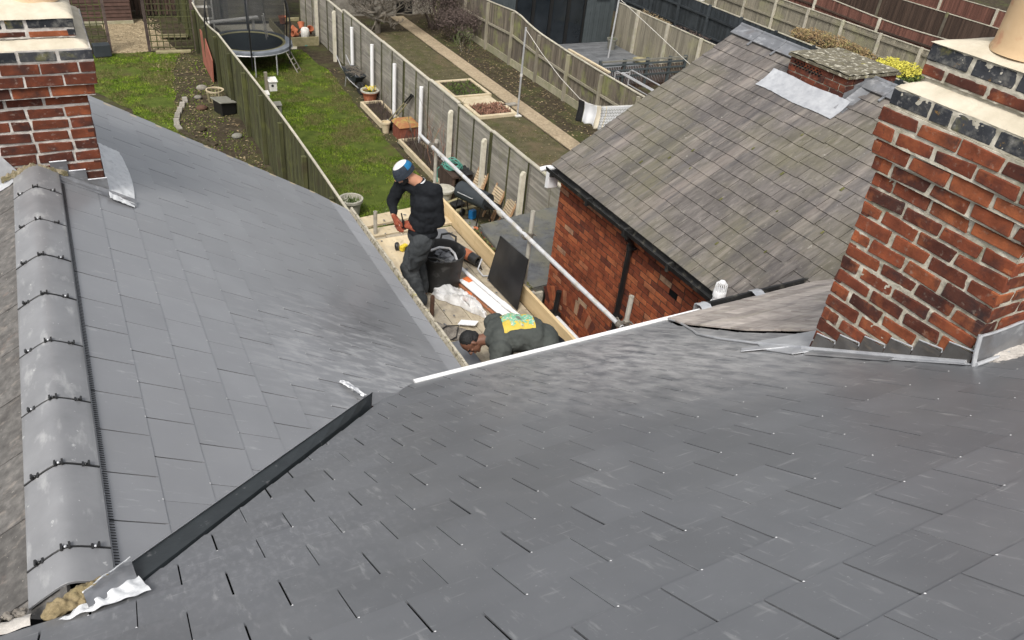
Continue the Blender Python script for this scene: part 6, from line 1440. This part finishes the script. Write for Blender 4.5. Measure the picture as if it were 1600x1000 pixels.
pot('plant_pot', 'small cream urn with red markings beside the red chest', 7.53, 20.25, .13, .32, M_bedpale)
pot('plant_pot', 'empty grey stone pot standing near the black barbecue', 7.33, 15.72, .24, .36, M_stonepot)
pot('plant_pot', 'round stone pot with weeds just beyond the scaffold end', 5.02, 15.75, .26, .42, M_stonepot, fill=M_leafg)
pot('plant_pot', 'black round pot squeezed between urn and red chest', 7.72, 20.45, .10, .22, M_black)
def bed(label, x0, x1, y0, y1, h=.10, w_=.06, m=M_bedpale, soil=True, sm=M_soil):
    t = thing('raised_bed', label, 'raised bed', ((x0+x1)/2, (y0+y1)/2, G))
    for a in ((x0, x0+w_, y0, y1), (x1-w_, x1, y0, y1), (x0+w_, x1-w_, y0, y0+w_), (x0+w_, x1-w_, y1-w_, y1)):
        mb = MB(); mb.box(*a, G, G+h); make('side', mb, m, t, bevel=.006)
    mb = MB(); mb.box(x0+w_, x1-w_, y0+w_, y1-w_, G, G+h*.6); make('soil', mb, sm, t)
    return t
bed('timber-edged bed of dead stems between the flower bowl and red chest', 7.50, 8.18, 20.6, 22.4, .16, .08)
bed('long timber-edged bed of twigs running from the red chest to the hose table', 7.55, 8.18, 16.5, 19.35, .16, .08)
bed('low empty bed frame on the far side of the concrete slab', 10.6, 11.95, 22.3, 23.9, .10, .10)
bed('low bed of dark red plants on the near side of the concrete slab', 10.6, 11.95, 20.5, 21.6, .10, .12)
mb = MB(); mb.box(10.72, 11.85, 21.62, 22.28, G, G+.07); tag(make('concrete_slab', mb, M_bedpale, bevel=.01), 'pale concrete slab between the two low garden beds', 'slab')
mb = MB(); mb.obox((11.6, 21.2, G+.04), (.75, .05, 0), (0, .18, 0), (0, 0, .06)); tag(make('stepping_slab', mb, M_stone, bevel=.01), 'small grey slab bridging the beds and the path', 'slab')
def stalks(name, label, cat, x0, x1, y0, y1, n, h, m, kind='stuff', r0=.006, z0=.08, seed=1, lean=.3):
    rs = random.Random(seed); mb = MB()
    for i in range(n):
        p = V((rs.uniform(x0, x1), rs.uniform(y0, y1), G+z0)); hh = h*rs.uniform(.3, 1)
        q = p+V((rs.uniform(-lean, lean)*hh, rs.uniform(-lean, lean)*hh, hh)); r = lerp(p, q, .5)+V((rs.uniform(-.1, .1)*hh, rs.uniform(-.1, .1)*hh, 0)); mb.tube([p, r, q], [r0, r0*.8, r0*.3], n=4, cap=False, r=rs.random())
    o = make(name, mb, m)
    return struct(o, 'stuff')
stalks('dead_stems', '', '', 7.6, 8.1, 20.7, 22.3, 260, .25, M_twig, seed=2)
stalks('dead_stems', '', '', 7.62, 8.12, 16.6, 19.3, 320, .5, M_twig, seed=3)
stalks('red_plants', '', '', 10.75, 11.8, 20.65, 21.5, 420, .10, M_twigred, seed=4, lean=.9, r0=.02)
stalks('dead_plants', '', '', 10.75, 11.8, 22.4, 23.7, 200, .08, M_leafg, seed=5, lean=.9, r0=.015)
ct = thing('garden_chest', 'rust-red chest with a mossy lid standing by the panel fence', 'chest', (7.95, 19.75, G))
mb = MB(); mb.box(7.66, 8.24, 19.48, 20.05, G, G+.40); make('body', mb, M_chest, ct, bevel=.01)
mb = MB(); mb.hexa([(7.62, 19.44, G+.40), (8.28, 19.44, G+.40), (8.28, 20.1, G+.40), (7.62, 20.1, G+.40), (7.70, 19.5, G+.50), (8.20, 19.5, G+.50), (8.20, 20.04, G+.50), (7.70, 20.04, G+.50)]); make('lid', mb, M_chesttop, ct, bevel=.012)
mb = MB(); mb.cbox((7.95, 19.43, G+.37), .10, .02, .07); make('latch', mb, M_rust, ct)
mb = MB(); mb.box(7.55, 8.2, 18.9, 19.4, G, G+.05); tag(make('gravel_patch', mb, M_slab), 'dark grey gravel patch at the foot of the red chest', 'gravel patch')
for i, (dx, lb) in enumerate(((0, 'garden spade leaning on the panel fence behind the red chest'), (.10, 'garden fork leaning beside the spade behind the red chest'))):
    t = thing('garden_tool', lb, 'garden tool', (7.85+dx, 20.6, G))
    a, b = V((7.80+dx, 20.75-dx, G+.15)), V((8.16, 19.95-dx, G+1.15)); mb = MB(); mb.tube([a, b], .018, n=8); make('shaft', mb, M_sleeper, t)
    mb = MB(); mb.tube([lerp(a, b, .72), lerp(a, b, 1.02)], .026, n=8); mb.tube([b-V((0, .07, 0)), b+V((0, .07, 0))], .018, n=6); make('handle', mb, M_frame, t)
    mb = MB(); mb.prism([a+V((-.02, .09, .02)), a+V((-.02, -.09, .02)), a+V((-.06, -.07, -.24)), a+V((-.06, .07, -.24))], (.01, 0, 0)); make('blade', mb, M_steel, t)
mb = MB(); mb.tube([(8.10, 19.05, -8.28), (8.05, 17.2, -8.28), (7.98, 16.9, -8.3)], .045, n=12); mb.tube([(8.08, 18.3, -8.28), (8.07, 18.15, -8.28)], .055, n=12)
tag(make('white_drainpipe', mb, M_white, smooth=True), 'white pipe lying along the foot of the fence below the white posts', 'pipe')
# branches / shrub by the fence
def twig_tree(name, label, cat, base, h, n_main, depth, m, spread=.6, r0=.04, seed=1, up=.5, tr=True, leaves=None, ln=.4, bush=False, rmin=.0035):
    rs = random.Random(seed); t = thing(name, label, cat, base); tk = MB(); br = MB(); tips = []
    def grow(p, d, L_, r_, k_, mb):
        n_ = 3; pts = [p]; q = p; dd = d
        for i in range(n_):
            dd = (dd+V((rs.uniform(-1, 1), rs.uniform(-1, 1), rs.uniform(-.6, 1)))*(.22 if not tr else .45)).normalized(); q = q+dd*L_/n_; pts.append(q)
        mb.tube(pts, [r_, r_*.85, r_*.7, r_*.5], n=6 if r_ > .01 else 4, cap=False, r=rs.random()); tips.append(q)
        if k_ > 0:
            for j in range(rs.choice((2, 3, 3))):
                nd = (dd+V((rs.uniform(-1, 1), rs.uniform(-1, 1), rs.uniform(-.5, 1)))*spread).normalized(); nd.z += up*.15
                grow(pts[rs.choice((1, 2, 3))] if k_ < depth-1 else pts[rs.choice((2, 3))], nd.normalized(), L_*rs.uniform(.6, .85), max(rmin, r_*.55), k_-1, br)
    B = V(base)
    if tr:
        tk.tube([B, B+V((.03, .02, h*.18)), B+V((0, .05, h*.30))], [r0*1.5, r0*1.2, r0], n=8)
        for j in range(n_main): a = j/n_main*6.28+rs.random(); grow(B+V((0, .05, h*rs.uniform(.14, .32))), V((math.cos(a), math.sin(a), rs.uniform(.1, 1.2))).normalized(), h*ln*rs.uniform(.6, 1.15), r0*.7, depth, br)
        make('trunk', tk, m, t, smooth=True)
    else:
        for j in range(n_main): a = rs.uniform(0, 6.28); q = rs.uniform(0, .3); grow(B+V((q*math.cos(a), q*math.sin(a), 0)), V((math.cos(a)*.5, math.sin(a)*.5, rs.uniform(.5, 1.3))).normalized(), h*ln, r0, depth, br)
    make('branches' if tr else 'stems', br, m, t)
    if leaves:
        mb = MB()
        for q in tips:
            for _ in range(leaves[1]):
                p = q+V((rs.gauss(0, 1), rs.gauss(0, 1), rs.gauss(0, 1)))*leaves[2]; u_ = V((rs.uniform(-1, 1), rs.uniform(-1, 1), rs.uniform(-1, 1))).normalized()*leaves[3]; w_ = u_.orthogonal().normalized()*leaves[3]*.5
                mb.add([p-u_, p+w_, p+u_, p-w_], [(0, 1, 2, 3)], 0, rs.random())
        make('leaves', mb, leaves[0], t)
    return t
twig_tree('bare_tree', 'bare spreading tree with tangled grey branches beyond the panel fence', 'tree', (10.8, 30.0, G), 2.5, 13, 5, M_bark, seed=3, spread=1.0, r0=.08, ln=.34, up=-.3, rmin=.0075)
twig_tree('bare_shrub', 'dark leafless shrub with a few leaves left of the far path end', 'shrub', (13.3, 30.2, G), 1.7, 22, 3, M_twig, tr=False, seed=5, spread=1.0, r0=.016, leaves=(M_twig, 5, .12, .04), ln=.5, rmin=.006)
twig_tree('bare_shrub', 'low brown shrub spilling from under the green-tinged fence', 'shrub', (13.6, 28.4, G), 1.1, 20, 3, M_twig, tr=False, seed=6, spread=1.0, r0=.012, leaves=(M_twig, 5, .10, .035), ln=.5, rmin=.006)
twig_tree('small_bush', 'small bright green bush growing beside the path', 'bush', (13.15, 27.0, G), .7, 6, 2, M_bark, tr=False, seed=8, r0=.008, leaves=(M_leafg, 5, .05, .022), ln=.5)
for i, (x, y, h, lb) in enumerate(((8.0, 18.2, 1.7, 'tall bare sapling growing in front of the panel fence beside the scaffold rail'), (7.9, 17.3, 1.3, 'shorter bare sapling with reddish stems near the hose table'), (7.95, 21.6, .9, 'little leafless sapling in the bed of dead stems'))):
    twig_tree('bare_sapling', lb, 'sapling', (x, y, G), h, 4, 2, M_twigred if i == 1 else M_bark, tr=False, seed=20+i, spread=.45, r0=.012, ln=.55, up=2)
# hose table, barbecue, chairs
ht = thing('hose_stand', 'dark garden table heaped with green hose and blue sheet beside the fence', 'garden table', (7.85, 16.1, G))
mb = MB(); mb.box(7.55, 8.1, 15.75, 16.55, G+.55, G+.60)
for x in (7.6, 8.05):
    for y in (15.8, 16.5): mb.box(x-.03, x+.03, y-.03, y+.03, G, G+.55)
mb.box(7.56, 7.60, 15.78, 16.52, G+.05, G+.55)
make('table', mb, M_fbrown, ht)
mb = MB()
for i in range(7):
    r_ = .16+.03*random.random(); cc = V((7.75+.1*random.random(), 16.2+.15*random.random(), G+.62+i*.018)); mb.tube([cc+V((r_*math.cos(a)*1.1, r_*1.5*math.sin(a), .03*math.sin(a*3+i))) for a in [j/18*6.2832 for j in range(19)]], .013, n=6)
mb.tube([(7.6, 16.5, G+.62), (7.52, 16.6, G+.45), (7.5, 16.5, G+.15)], .013, n=6); make('hose', mb, M_green, ht, smooth=True)
mb = MB(); mb.grid(lambda u, v: (7.7+u*.42, 15.7+v*.5, G+.64+.05*noise.noise(V((u*5, v*5, 1)))), 12, 12); make('blue_sheet', mb, M_black_sheet, ht, smooth=True)
bq = thing('barbecue', 'black barrel barbecue on wheels standing near the folding chairs', 'barbecue', (7.55, 14.5, G))
a, b = V((7.33, 14.85, -7.86)), V((7.66, 14.05, -7.86)); mb = MB(); mb.tube([a, b], .20, n=28); make('barrel', mb, M_fblack, bq, smooth=True, angle=40)
mb = MB(); mb.tube([lerp(a, b, .25)+V((-.19, 0, .03)), lerp(a, b, .25)+V((-.24, 0, .04)), lerp(a, b, .75)+V((-.24, 0, .04)), lerp(a, b, .75)+V((-.19, 0, .03))], .012, n=6); make('lid_handle', mb, M_steel, bq)
for q in (.1, .9):
    for s_ in (-.16, .16):
        mb = MB(); p = lerp(a, b, q); mb.tube([p+V((s_*.6, 0, -.12)), V((p.x+s_*1.3, p.y, G+.03))], .014, n=6); make('leg', mb, M_frame, bq)
mb = MB(); mb.obox((7.62, 13.75, -7.92), (.30, .12, 0), (-.08, .25, 0), (0, 0, .02)); make('side_shelf', mb, M_frame, bq)
for s_ in (-.15, .15):
    mb = MB(); mb.lathe([(.09, -.02), (.10, 0), (.09, .02)], (7.3+s_, 14.9, G+.10), n=16, axis=(.4, -.9, 0)); make('wheel', mb, M_frame, bq, smooth=True)
mb = MB(); mb.obox((7.38, 15.15, G+.10), (.32, .10, 0), (-.05, .24, 0), (0, 0, .05)); tag(make('black_tray', mb, M_black_sheet, bevel=.02), 'shiny black tray lying beside the grey stone pot', 'tray')
for (pts, lb) in ((((7.0, 15.25), (7.9, 15.55)), 'pale sleeper edging behind the grey stone pot'), (((7.0, 14.85), (7.9, 15.0)), 'mossy sleeper edging in front of the black tray')):
    (x0, y0), (x1, y1) = pts; mb = MB(); mb.obox((x0, y0, G), (x1-x0, y1-y0, 0), (-.02, .12, 0), (0, 0, .14)); tag(make('sleeper', mb, M_sleeper, bevel=.01), lb, 'sleeper')
pm = thing('patio_heater_base', 'round metal base with a black wheel lying in front of the barbecue', 'metal base', (7.35, 14.35, G))
mb = MB(); mb.lathe([(.24, 0), (.24, .02), (.20, .05), (.04, .07), (.02, .12)], (7.40, 14.45, G), n=30); make('base', mb, M_slab, pm, smooth=True, angle=30)
mb = MB(); mb.tube([(7.15, 14.3, G+.05), (7.2, 14.45, G+.7)], .015, n=6); mb.lathe([(.07, -.02), (.08, 0), (.07, .02)], (7.13, 14.25, G+.07), n=14, axis=(1, .2, 0)); make('wheel', mb, M_frame, pm)
mb = MB(); mb.cbox((7.62, 14.7, G+.12), .16, .13, .22, .4); tag(make('blue_can', mb, M_bluep, bevel=.02), 'blue plastic can standing beside the round metal base', 'can')
mb = MB(); mb.lathe([(.05, 0), (.08, .2), (.09, .22), (.07, .22)], (7.28, 13.9, G), n=18); tag(make('clay_pot', mb, M_terra, smooth=True), 'small upright terracotta pot in front of the round metal base', 'pot')
mb = MB(); mb.lathe([(.05, 0), (.08, .2), (.09, .22), (.07, .22)], (7.60, 13.75, G+.07), n=18, axis=(.9, .3, .25)); tag(make('clay_pot', mb, M_orange, smooth=True), 'orange pot lying on its side near the lean-to roof', 'pot')
twig_tree('weed', 'small green weed growing between the two terracotta pots', 'weed', (7.45, 13.9, G), .3, 6, 1, M_leafg, tr=False, seed=31, r0=.006, leaves=(M_leafg, 6, .05, .03), ln=.4)
twig_tree('weed', 'clump of weeds at the lawn edge just beyond the platform end', 'weed', (5.75, 14.9, G), .3, 8, 1, M_leafg, tr=False, seed=32, r0=.006, leaves=(M_leafg, 9, .08, .04), ln=.5)
mb = MB()
for i in range(46):
    mb.cbox((6.4+random.uniform(0, 1.5), 11.6+random.uniform(0, 2.2), G+.012), .21, .10, .02, .3+random.choice((0, 1.57)))
struct(make('brick_paving', mb, M_wallb), 'structure')
def chair(o_, rz, label, lean=.35):
    t = thing('folding_chair', label, 'chair', o_, 'folded slatted chairs leaning on the panel fence')
    Rz = Matrix.Rotation(rz, 3, 'Z')@Matrix.Rotation(lean, 3, 'Y')
    P0 = lambda x, y, z: V(o_)+Rz@V((x, y, z))
    for s_ in (-.2, .2):
        mb = MB(); mb.obox(P0(-.015, s_-.018, 0), Rz@V((.03, 0, 0)), Rz@V((0, .036, 0)), Rz@V((0, 0, .92))); make('frame', mb, M_chair, t)
        mb = MB(); mb.obox(P0(-.06, s_*.8-.015, .05), Rz@V((.03, 0, 0)), Rz@V((0, .03, 0)), Rz@V((.05, 0, .75))); make('leg', mb, M_chair, t)
    mb = MB()
    for i in range(9): mb.obox(P0(-.035, -.19, .30+i*.062), Rz@V((.015, 0, 0)), Rz@V((0, .38, 0)), Rz@V((0, 0, .040)))
    make('slats', mb, M_chairp, t)
chair((7.90, 15.35, G), .15, 'slatted folding chair nearest the black barbecue'); chair((7.92, 14.52, G), .05, 'middle slatted folding chair leaning on the fence', .38); chair((8.02, 14.02, G), -.1, 'slatted folding chair nearest the grey felt roof', .33)
# ================================================================== SECOND GARDEN: WASHING LINE
wp = thing('washing_line_post', 'grey metal washing-line post standing beside the long path', 'post', (11.95, 20.5, G))
mb = MB(); mb.tube([(11.95, 20.5, G), (11.95, 20.5, -5.9)], .03, n=10); make('pole', mb, M_steel, wp, smooth=True)
mb = MB(); mb.tube([(11.95, 20.5, -7.35), (11.95, 20.5, -7.27)], .042, n=10); mb.cbox((11.95, 20.5, G+.02), .2, .2, .04); make('bracket', mb, M_whitep, wp)
mb = MB(); mb.tube([(11.95, 20.5, -5.95), (12.0, 19.6, -6.35), (12.06, 18.5, -6.75), (12.1, 17.45, -7.0), (12.1, 16.9, -6.97), (12.1, 16.4, -6.84), (12.1, 15.5, -6.50), (12.1, 14.0, -5.92)], .008, n=6)
tag(make('washing_line', mb, M_cord), 'pale washing line running from the post down to the laundry', 'washing line')
def cloth(name, label, y0, y1, za, zb, h, m, sub=None, ph=0):
    mb = MB(); mb.grid(lambda u, v: (12.1+.03*math.sin(u*9+ph)*v+.02*math.sin(v*5), y0+(y1-y0)*u, za+(zb-za)*u-h*v-.02*math.sin(u*7)*v), 24, 20)
    o = make(name, mb, m, smooth=True, angle=180); s_ = o.modifiers.new('solid', 'SOLIDIFY'); s_.thickness = .006; tag(o, label, 'laundry', 'laundry on the washing line'); return o
M_herr = mat('zigzag_cloth', [(.3, k(.66)), (.7, k(.76))], scale=4, rough=.9, bump=.3, vary=0)
cloth('sock', 'black garment at the left end of the washing line', 17.50, 17.22, -7.03, -7.0, .60, M_cloth_b)
cloth('towel', 'plain white towel hanging beside the black garment', 17.20, 16.60, -7.0, -6.90, .56, M_cloth_w, ph=1)
cloth('towel', 'cream-bordered towel between the white and zigzag cloths', 16.65, 16.15, -6.91, -6.76, .62, M_cloth_c, ph=2)
zc_ = cloth('towel', 'white cloth with a grey zigzag pattern at the right of the line', 16.40, 14.4, -6.85, -6.08, .64, M_herr, ph=3)
mb = MB()
for i in range(34):
    for j in range(8):
        y = 16.34-i*.056; z = -6.93-j*.078+.0215*i; s_ = .03 if (i+j) % 2 else -.03
        mb.obox((12.085+.03*math.sin(((16.35-y)/1.75)*9+3)*(j/8)-.012, y, z-s_), (0, -.045, 0), (0, 0, .012), (-.003, 0, 0)) if False else mb.prism([(12.055, y, z-s_*.6), (12.055, y-.05, z+s_*.6), (12.055, y-.05, z+s_*.6+.016), (12.055, y, z-s_*.6+.016)], (-.002, 0, 0))
make('zigzag_lines', mb, M_slab, zc_)
# ================================================================== RIGHT GARDENS
cb = thing('garden_room', 'charcoal clad garden room with dark glass doors opening onto the deck', 'garden room', (17.3, 28.5, G))
mb = MB()
for i in range(46):
    x = 14.6+i*.11
    if 15.1 < x < 18.25: continue
    mb.box(x, x+.104, 26.88+.006*(i % 2), 26.95, G+.06, G+2.7)
mb.box(14.6, 19.55, 26.95, 31.5, G, G+2.7); mb.box(15.1, 18.3, 26.88, 26.95, G+2.25, G+2.7)
for i in range(40): mb.box(19.55, 19.57+.004*(i % 2), 26.9+i*.11, 27.0+i*.11, G+.06, G+2.7)
make('wall', mb, M_cab, cb)
for i in range(4):
    x = 15.12+i*.79; mb = MB(); mb.box(x, x+.79, 26.90, 26.93, G+.08, G+2.25); p_ = make('glass_door', mb, M_glass, cb)
    mb = MB(); mb.box(x, x+.07, 26.86, 26.90, G+.06, G+2.25); mb.box(x+.72, x+.79, 26.86, 26.90, G+.06, G+2.25); mb.box(x+.07, x+.72, 26.86, 26.90, G+.06, G+.16); mb.box(x+.07, x+.72, 26.86, 26.90, G+2.17, G+2.25); make('frame', mb, M_frame, p_)
mb = MB(); mb.box(18.75, 19.35, 26.80, 26.87, G+1.85, G+2.15); make('window', mb, M_glass, cb)
mb = MB(); mb.box(14.5, 19.7, 26.7, 31.6, G+2.7, G+2.82); make('roof', mb, M_felt, cb)
dk = MB()
for i in range(34): dk.box(15.0, 19.65, 22.1+i*.14, 22.1+i*.14+.132, G+.10, G+.16+.002*(i % 2))
tag(make('deck', dk, M_deck), 'grey decking in front of the charcoal garden room', 'deck')
bl = thing('deck_balustrade', 'grey slatted timber balustrade along the near edge of the deck', 'balustrade', (17.7, 22.0, G))
for x in (15.9, 16.9, 17.9, 18.9, 19.6):
    mb = MB(); mb.box(x-.05, x+.05, 21.95, 22.05, G, G+1.05); make('post', mb, M_cab, bl)
for z in (.45, .65, .85, .98):
    mb = MB(); mb.box(15.9, 19.6, 21.93, 21.96, G+z, G+z+.06); make('rail', mb, M_slab if z > .9 else M_cab, bl)
mb = MB()
for i in range(52): mb.box(15.9+i*.072, 15.93+i*.072, 21.97, 21.99, G, G+.8)
make('slats', mb, M_fbrown, bl)
tr2 = thing('slatted_screen', 'orange-brown slatted panel with a pale top leaning behind the fence', 'panel', (15.2, 21.3, G))
mb = MB()
for i in range(30): mb.box(14.98, 15.0, 20.3+i*.078, 20.335+i*.078, G+.4, G+1.25)
make('slats', mb, mat('orange_brown_slats', [(.3, (.26, .09, .04)), (.7, (.36, .15, .07))], scale=5, rough=.8, bump=.2, vary=.2), tr2)
mb = MB(); mb.box(14.94, 15.04, 20.2, 22.7, G+1.25, G+1.30); make('top_rail', mb, M_bedpale, tr2)
mg = thing('metal_rack', 'galvanised tubular rack standing between the fence and balustrade', 'metal rack', (16.3, 20.2, G))
mb = MB(); x0, x1 = 15.9, 16.5
for x in (x0, x1): mb.tube([(x, 21.1, G), (x, 21.1, G+.95), (x, 21.0, G+1.0), (x, 18.0, G+1.0), (x, 17.9, G+.95), (x, 17.9, G)], .025, n=8); mb.tube([(x, 21.1, G+.5), (x, 17.9, G+.5)], .02, n=6)
for y in (21.1, 17.9): mb.tube([(x0, y, G+.9), (x1, y, G+.9)], .02, n=6)
mb.tube([(x0+.3, 21.1, G+.9), (x0+.3, 17.9, G+.9)], .03, n=8)
make('frame', mb, M_steel, mg, smooth=True)
sp2 = thing('washing_line_post', 'leaning metal washing-line pole rising beside the deck', 'post', (18.3, 24.9, G))
mb = MB(); mb.tube([(18.3, 24.9, G), (18.55, 25.1, -5.6)], .035, n=10); make('pole', mb, M_steel, sp2, smooth=True)
mb = MB(); mb.tube([(18.50, 25.05, -6.3), (18.45, 22.5, -6.85), (18.3, 19.5, -7.45), (18.2, 17.5, -7.7)], .010, n=6)
tag(make('washing_line', mb, M_cord), 'second washing line sagging from the leaning pole over the deck', 'washing line')
pot('plant_pot', 'tall dark pot with a leafy plant at the far deck corner', 19.1, 25.9, .20, .42, M_slab, fill=M_leafg, z=G+.16)
pot('plant_pot', 'low wide empty pale bowl standing on the deck', 19.2, 24.0, .30, .16, M_sleeper, z=G+.16)
for i, (y, lb) in enumerate(((28.2, 'far raised timber planter of scrubby plants before the black fence'), (25.6, 'near raised timber planter of scrubby plants before the black fence'))):
    t = thing('raised_planter', lb, 'planter', (22.6, y, G)); mb = MB(); mb.box(22.2, 23.1, y-1.1, y+1.1, G, G+.55); make('box', mb, M_sleeper, t, bevel=.01)
    rs = random.Random(i); mb = MB()
    for _ in range(900):
        p = V((rs.uniform(22.25, 23.05), rs.uniform(y-1.05, y+1.05), G+.56+rs.uniform(0, .22)**1)); u_ = V((rs.uniform(-1, 1), rs.uniform(-1, 1), rs.uniform(-.3, 1)))*.05; w_ = u_.orthogonal()*.4; mb.add([p-u_, p+w_, p+u_], [(0, 1, 2)], 0, rs.random())
    make('plants', mb, M_twig if i else M_leaf, t)
for i, (x, y, s_, lb) in enumerate(((20.6, 27.4, .22, 'pale stone lying left of the raised planters'), (21.2, 24.6, .2, 'grey stone lying right of the raised planters'))):
    mb = MB(); mb.sph((x, y, G+.1), s_, s_*.8, s_*.6, n=10); tag(make('garden_stone', mb, M_stone, smooth=True), lb, 'stone')
mb = MB(); mb.lathe([(.12, 0), (.14, .28), (.15, .3), (.12, .3), (.11, .05)], (23.9, 26.6, G+1.75), n=16); tag(make('white_bucket', mb, M_whitep, smooth=True), 'white bucket hanging on top of the black fence', 'bucket')
pot('plant_pot', 'large terracotta pot standing beyond the black fence', 25.2, 27.2, .45, .6, M_terra); pot('bin', 'grey metal bin standing beyond the black fence beside the terracotta pot', 26.3, 26.8, .40, .8, M_steel, cat='bin')
def bush(name, label, cat, x0, x1, y0, y1, z0, z1, n, m, s_, seed, cap=None, capm=None):
    rs = random.Random(seed); t = thing(name, label, cat, ((x0+x1)/2, (y0+y1)/2, G)); mb = MB(); m2_ = MB()
    for _ in range(n):
        while True:
            a, b, c = rs.uniform(-1, 1), rs.uniform(-1, 1), rs.uniform(-1, 1); q = abs(a)**3+abs(b)**3+abs(c)**3
            if q < 1 and q > .25: break
        p = V(((x0+x1)/2+a*(x1-x0)/2, (y0+y1)/2+b*(y1-y0)/2, (z0+z1)/2+c*(z1-z0)/2))+noise.noise_vector(V((a*3, b*4, c*3+seed)))*.12
        u_ = V((rs.uniform(-1, 1), rs.uniform(-1, 1), rs.uniform(-1, 1))).normalized()*s_; w_ = u_.orthogonal().normalized()*s_*.5
        (m2_ if cap and c+.15*noise.noise(p*3) > cap else mb).add([p-u_, p+w_, p+u_, p-w_], [(0, 1, 2, 3)], 0, rs.random())
    make('foliage', mb, m, t)
    if cap: make('new_leaves', m2_, capm, t)
    mb = MB()
    for _ in range(8):
        p = V((rs.uniform(x0+.2, x1-.2), rs.uniform(y0+.2, y1-.2), G)); mb.tube([p, p+V((rs.uniform(-.2, .2), rs.uniform(-.2, .2), z1-G-.5))], .03, n=6)
    make('trunk', mb, M_bark, t)
bush('clipped_hedge', 'copper-brown clipped hedge standing before the pale railed fence', 'hedge', 26.6, 27.9, 19.9, 24.3, G+.2, -7.25, 9000, M_hedge, .05, 3)
bush('yellow_bush', 'rounded bush with bright yellow tops and green sides behind the small chimney', 'bush', 26.2, 27.9, 17.9, 19.7, G+.2, -7.2, 8000, M_leafg, .045, 4, .42, M_leafy)
# trees along the top edge of the view
for i, (x, y, h, lb) in enumerate(((30.0, 31.0, 5, 'dark evergreen tree at the top edge beyond the pale railed fence'), (33.5, 36, 6, 'dark tree behind the red-brown fence'), (26.0, 33.5, 5, 'ivy-dark tree behind the black fence'), (37.5, 30.0, 4, 'mossy green bush between the two brown fences'))):
    twig_tree('garden_tree', lb, 'tree', (x, y, G), h, 6, 3, M_bark, seed=40+i, r0=.10, spread=.8, leaves=(M_leafg if i == 3 else M_folive, 9, .28, .09), ln=.3)
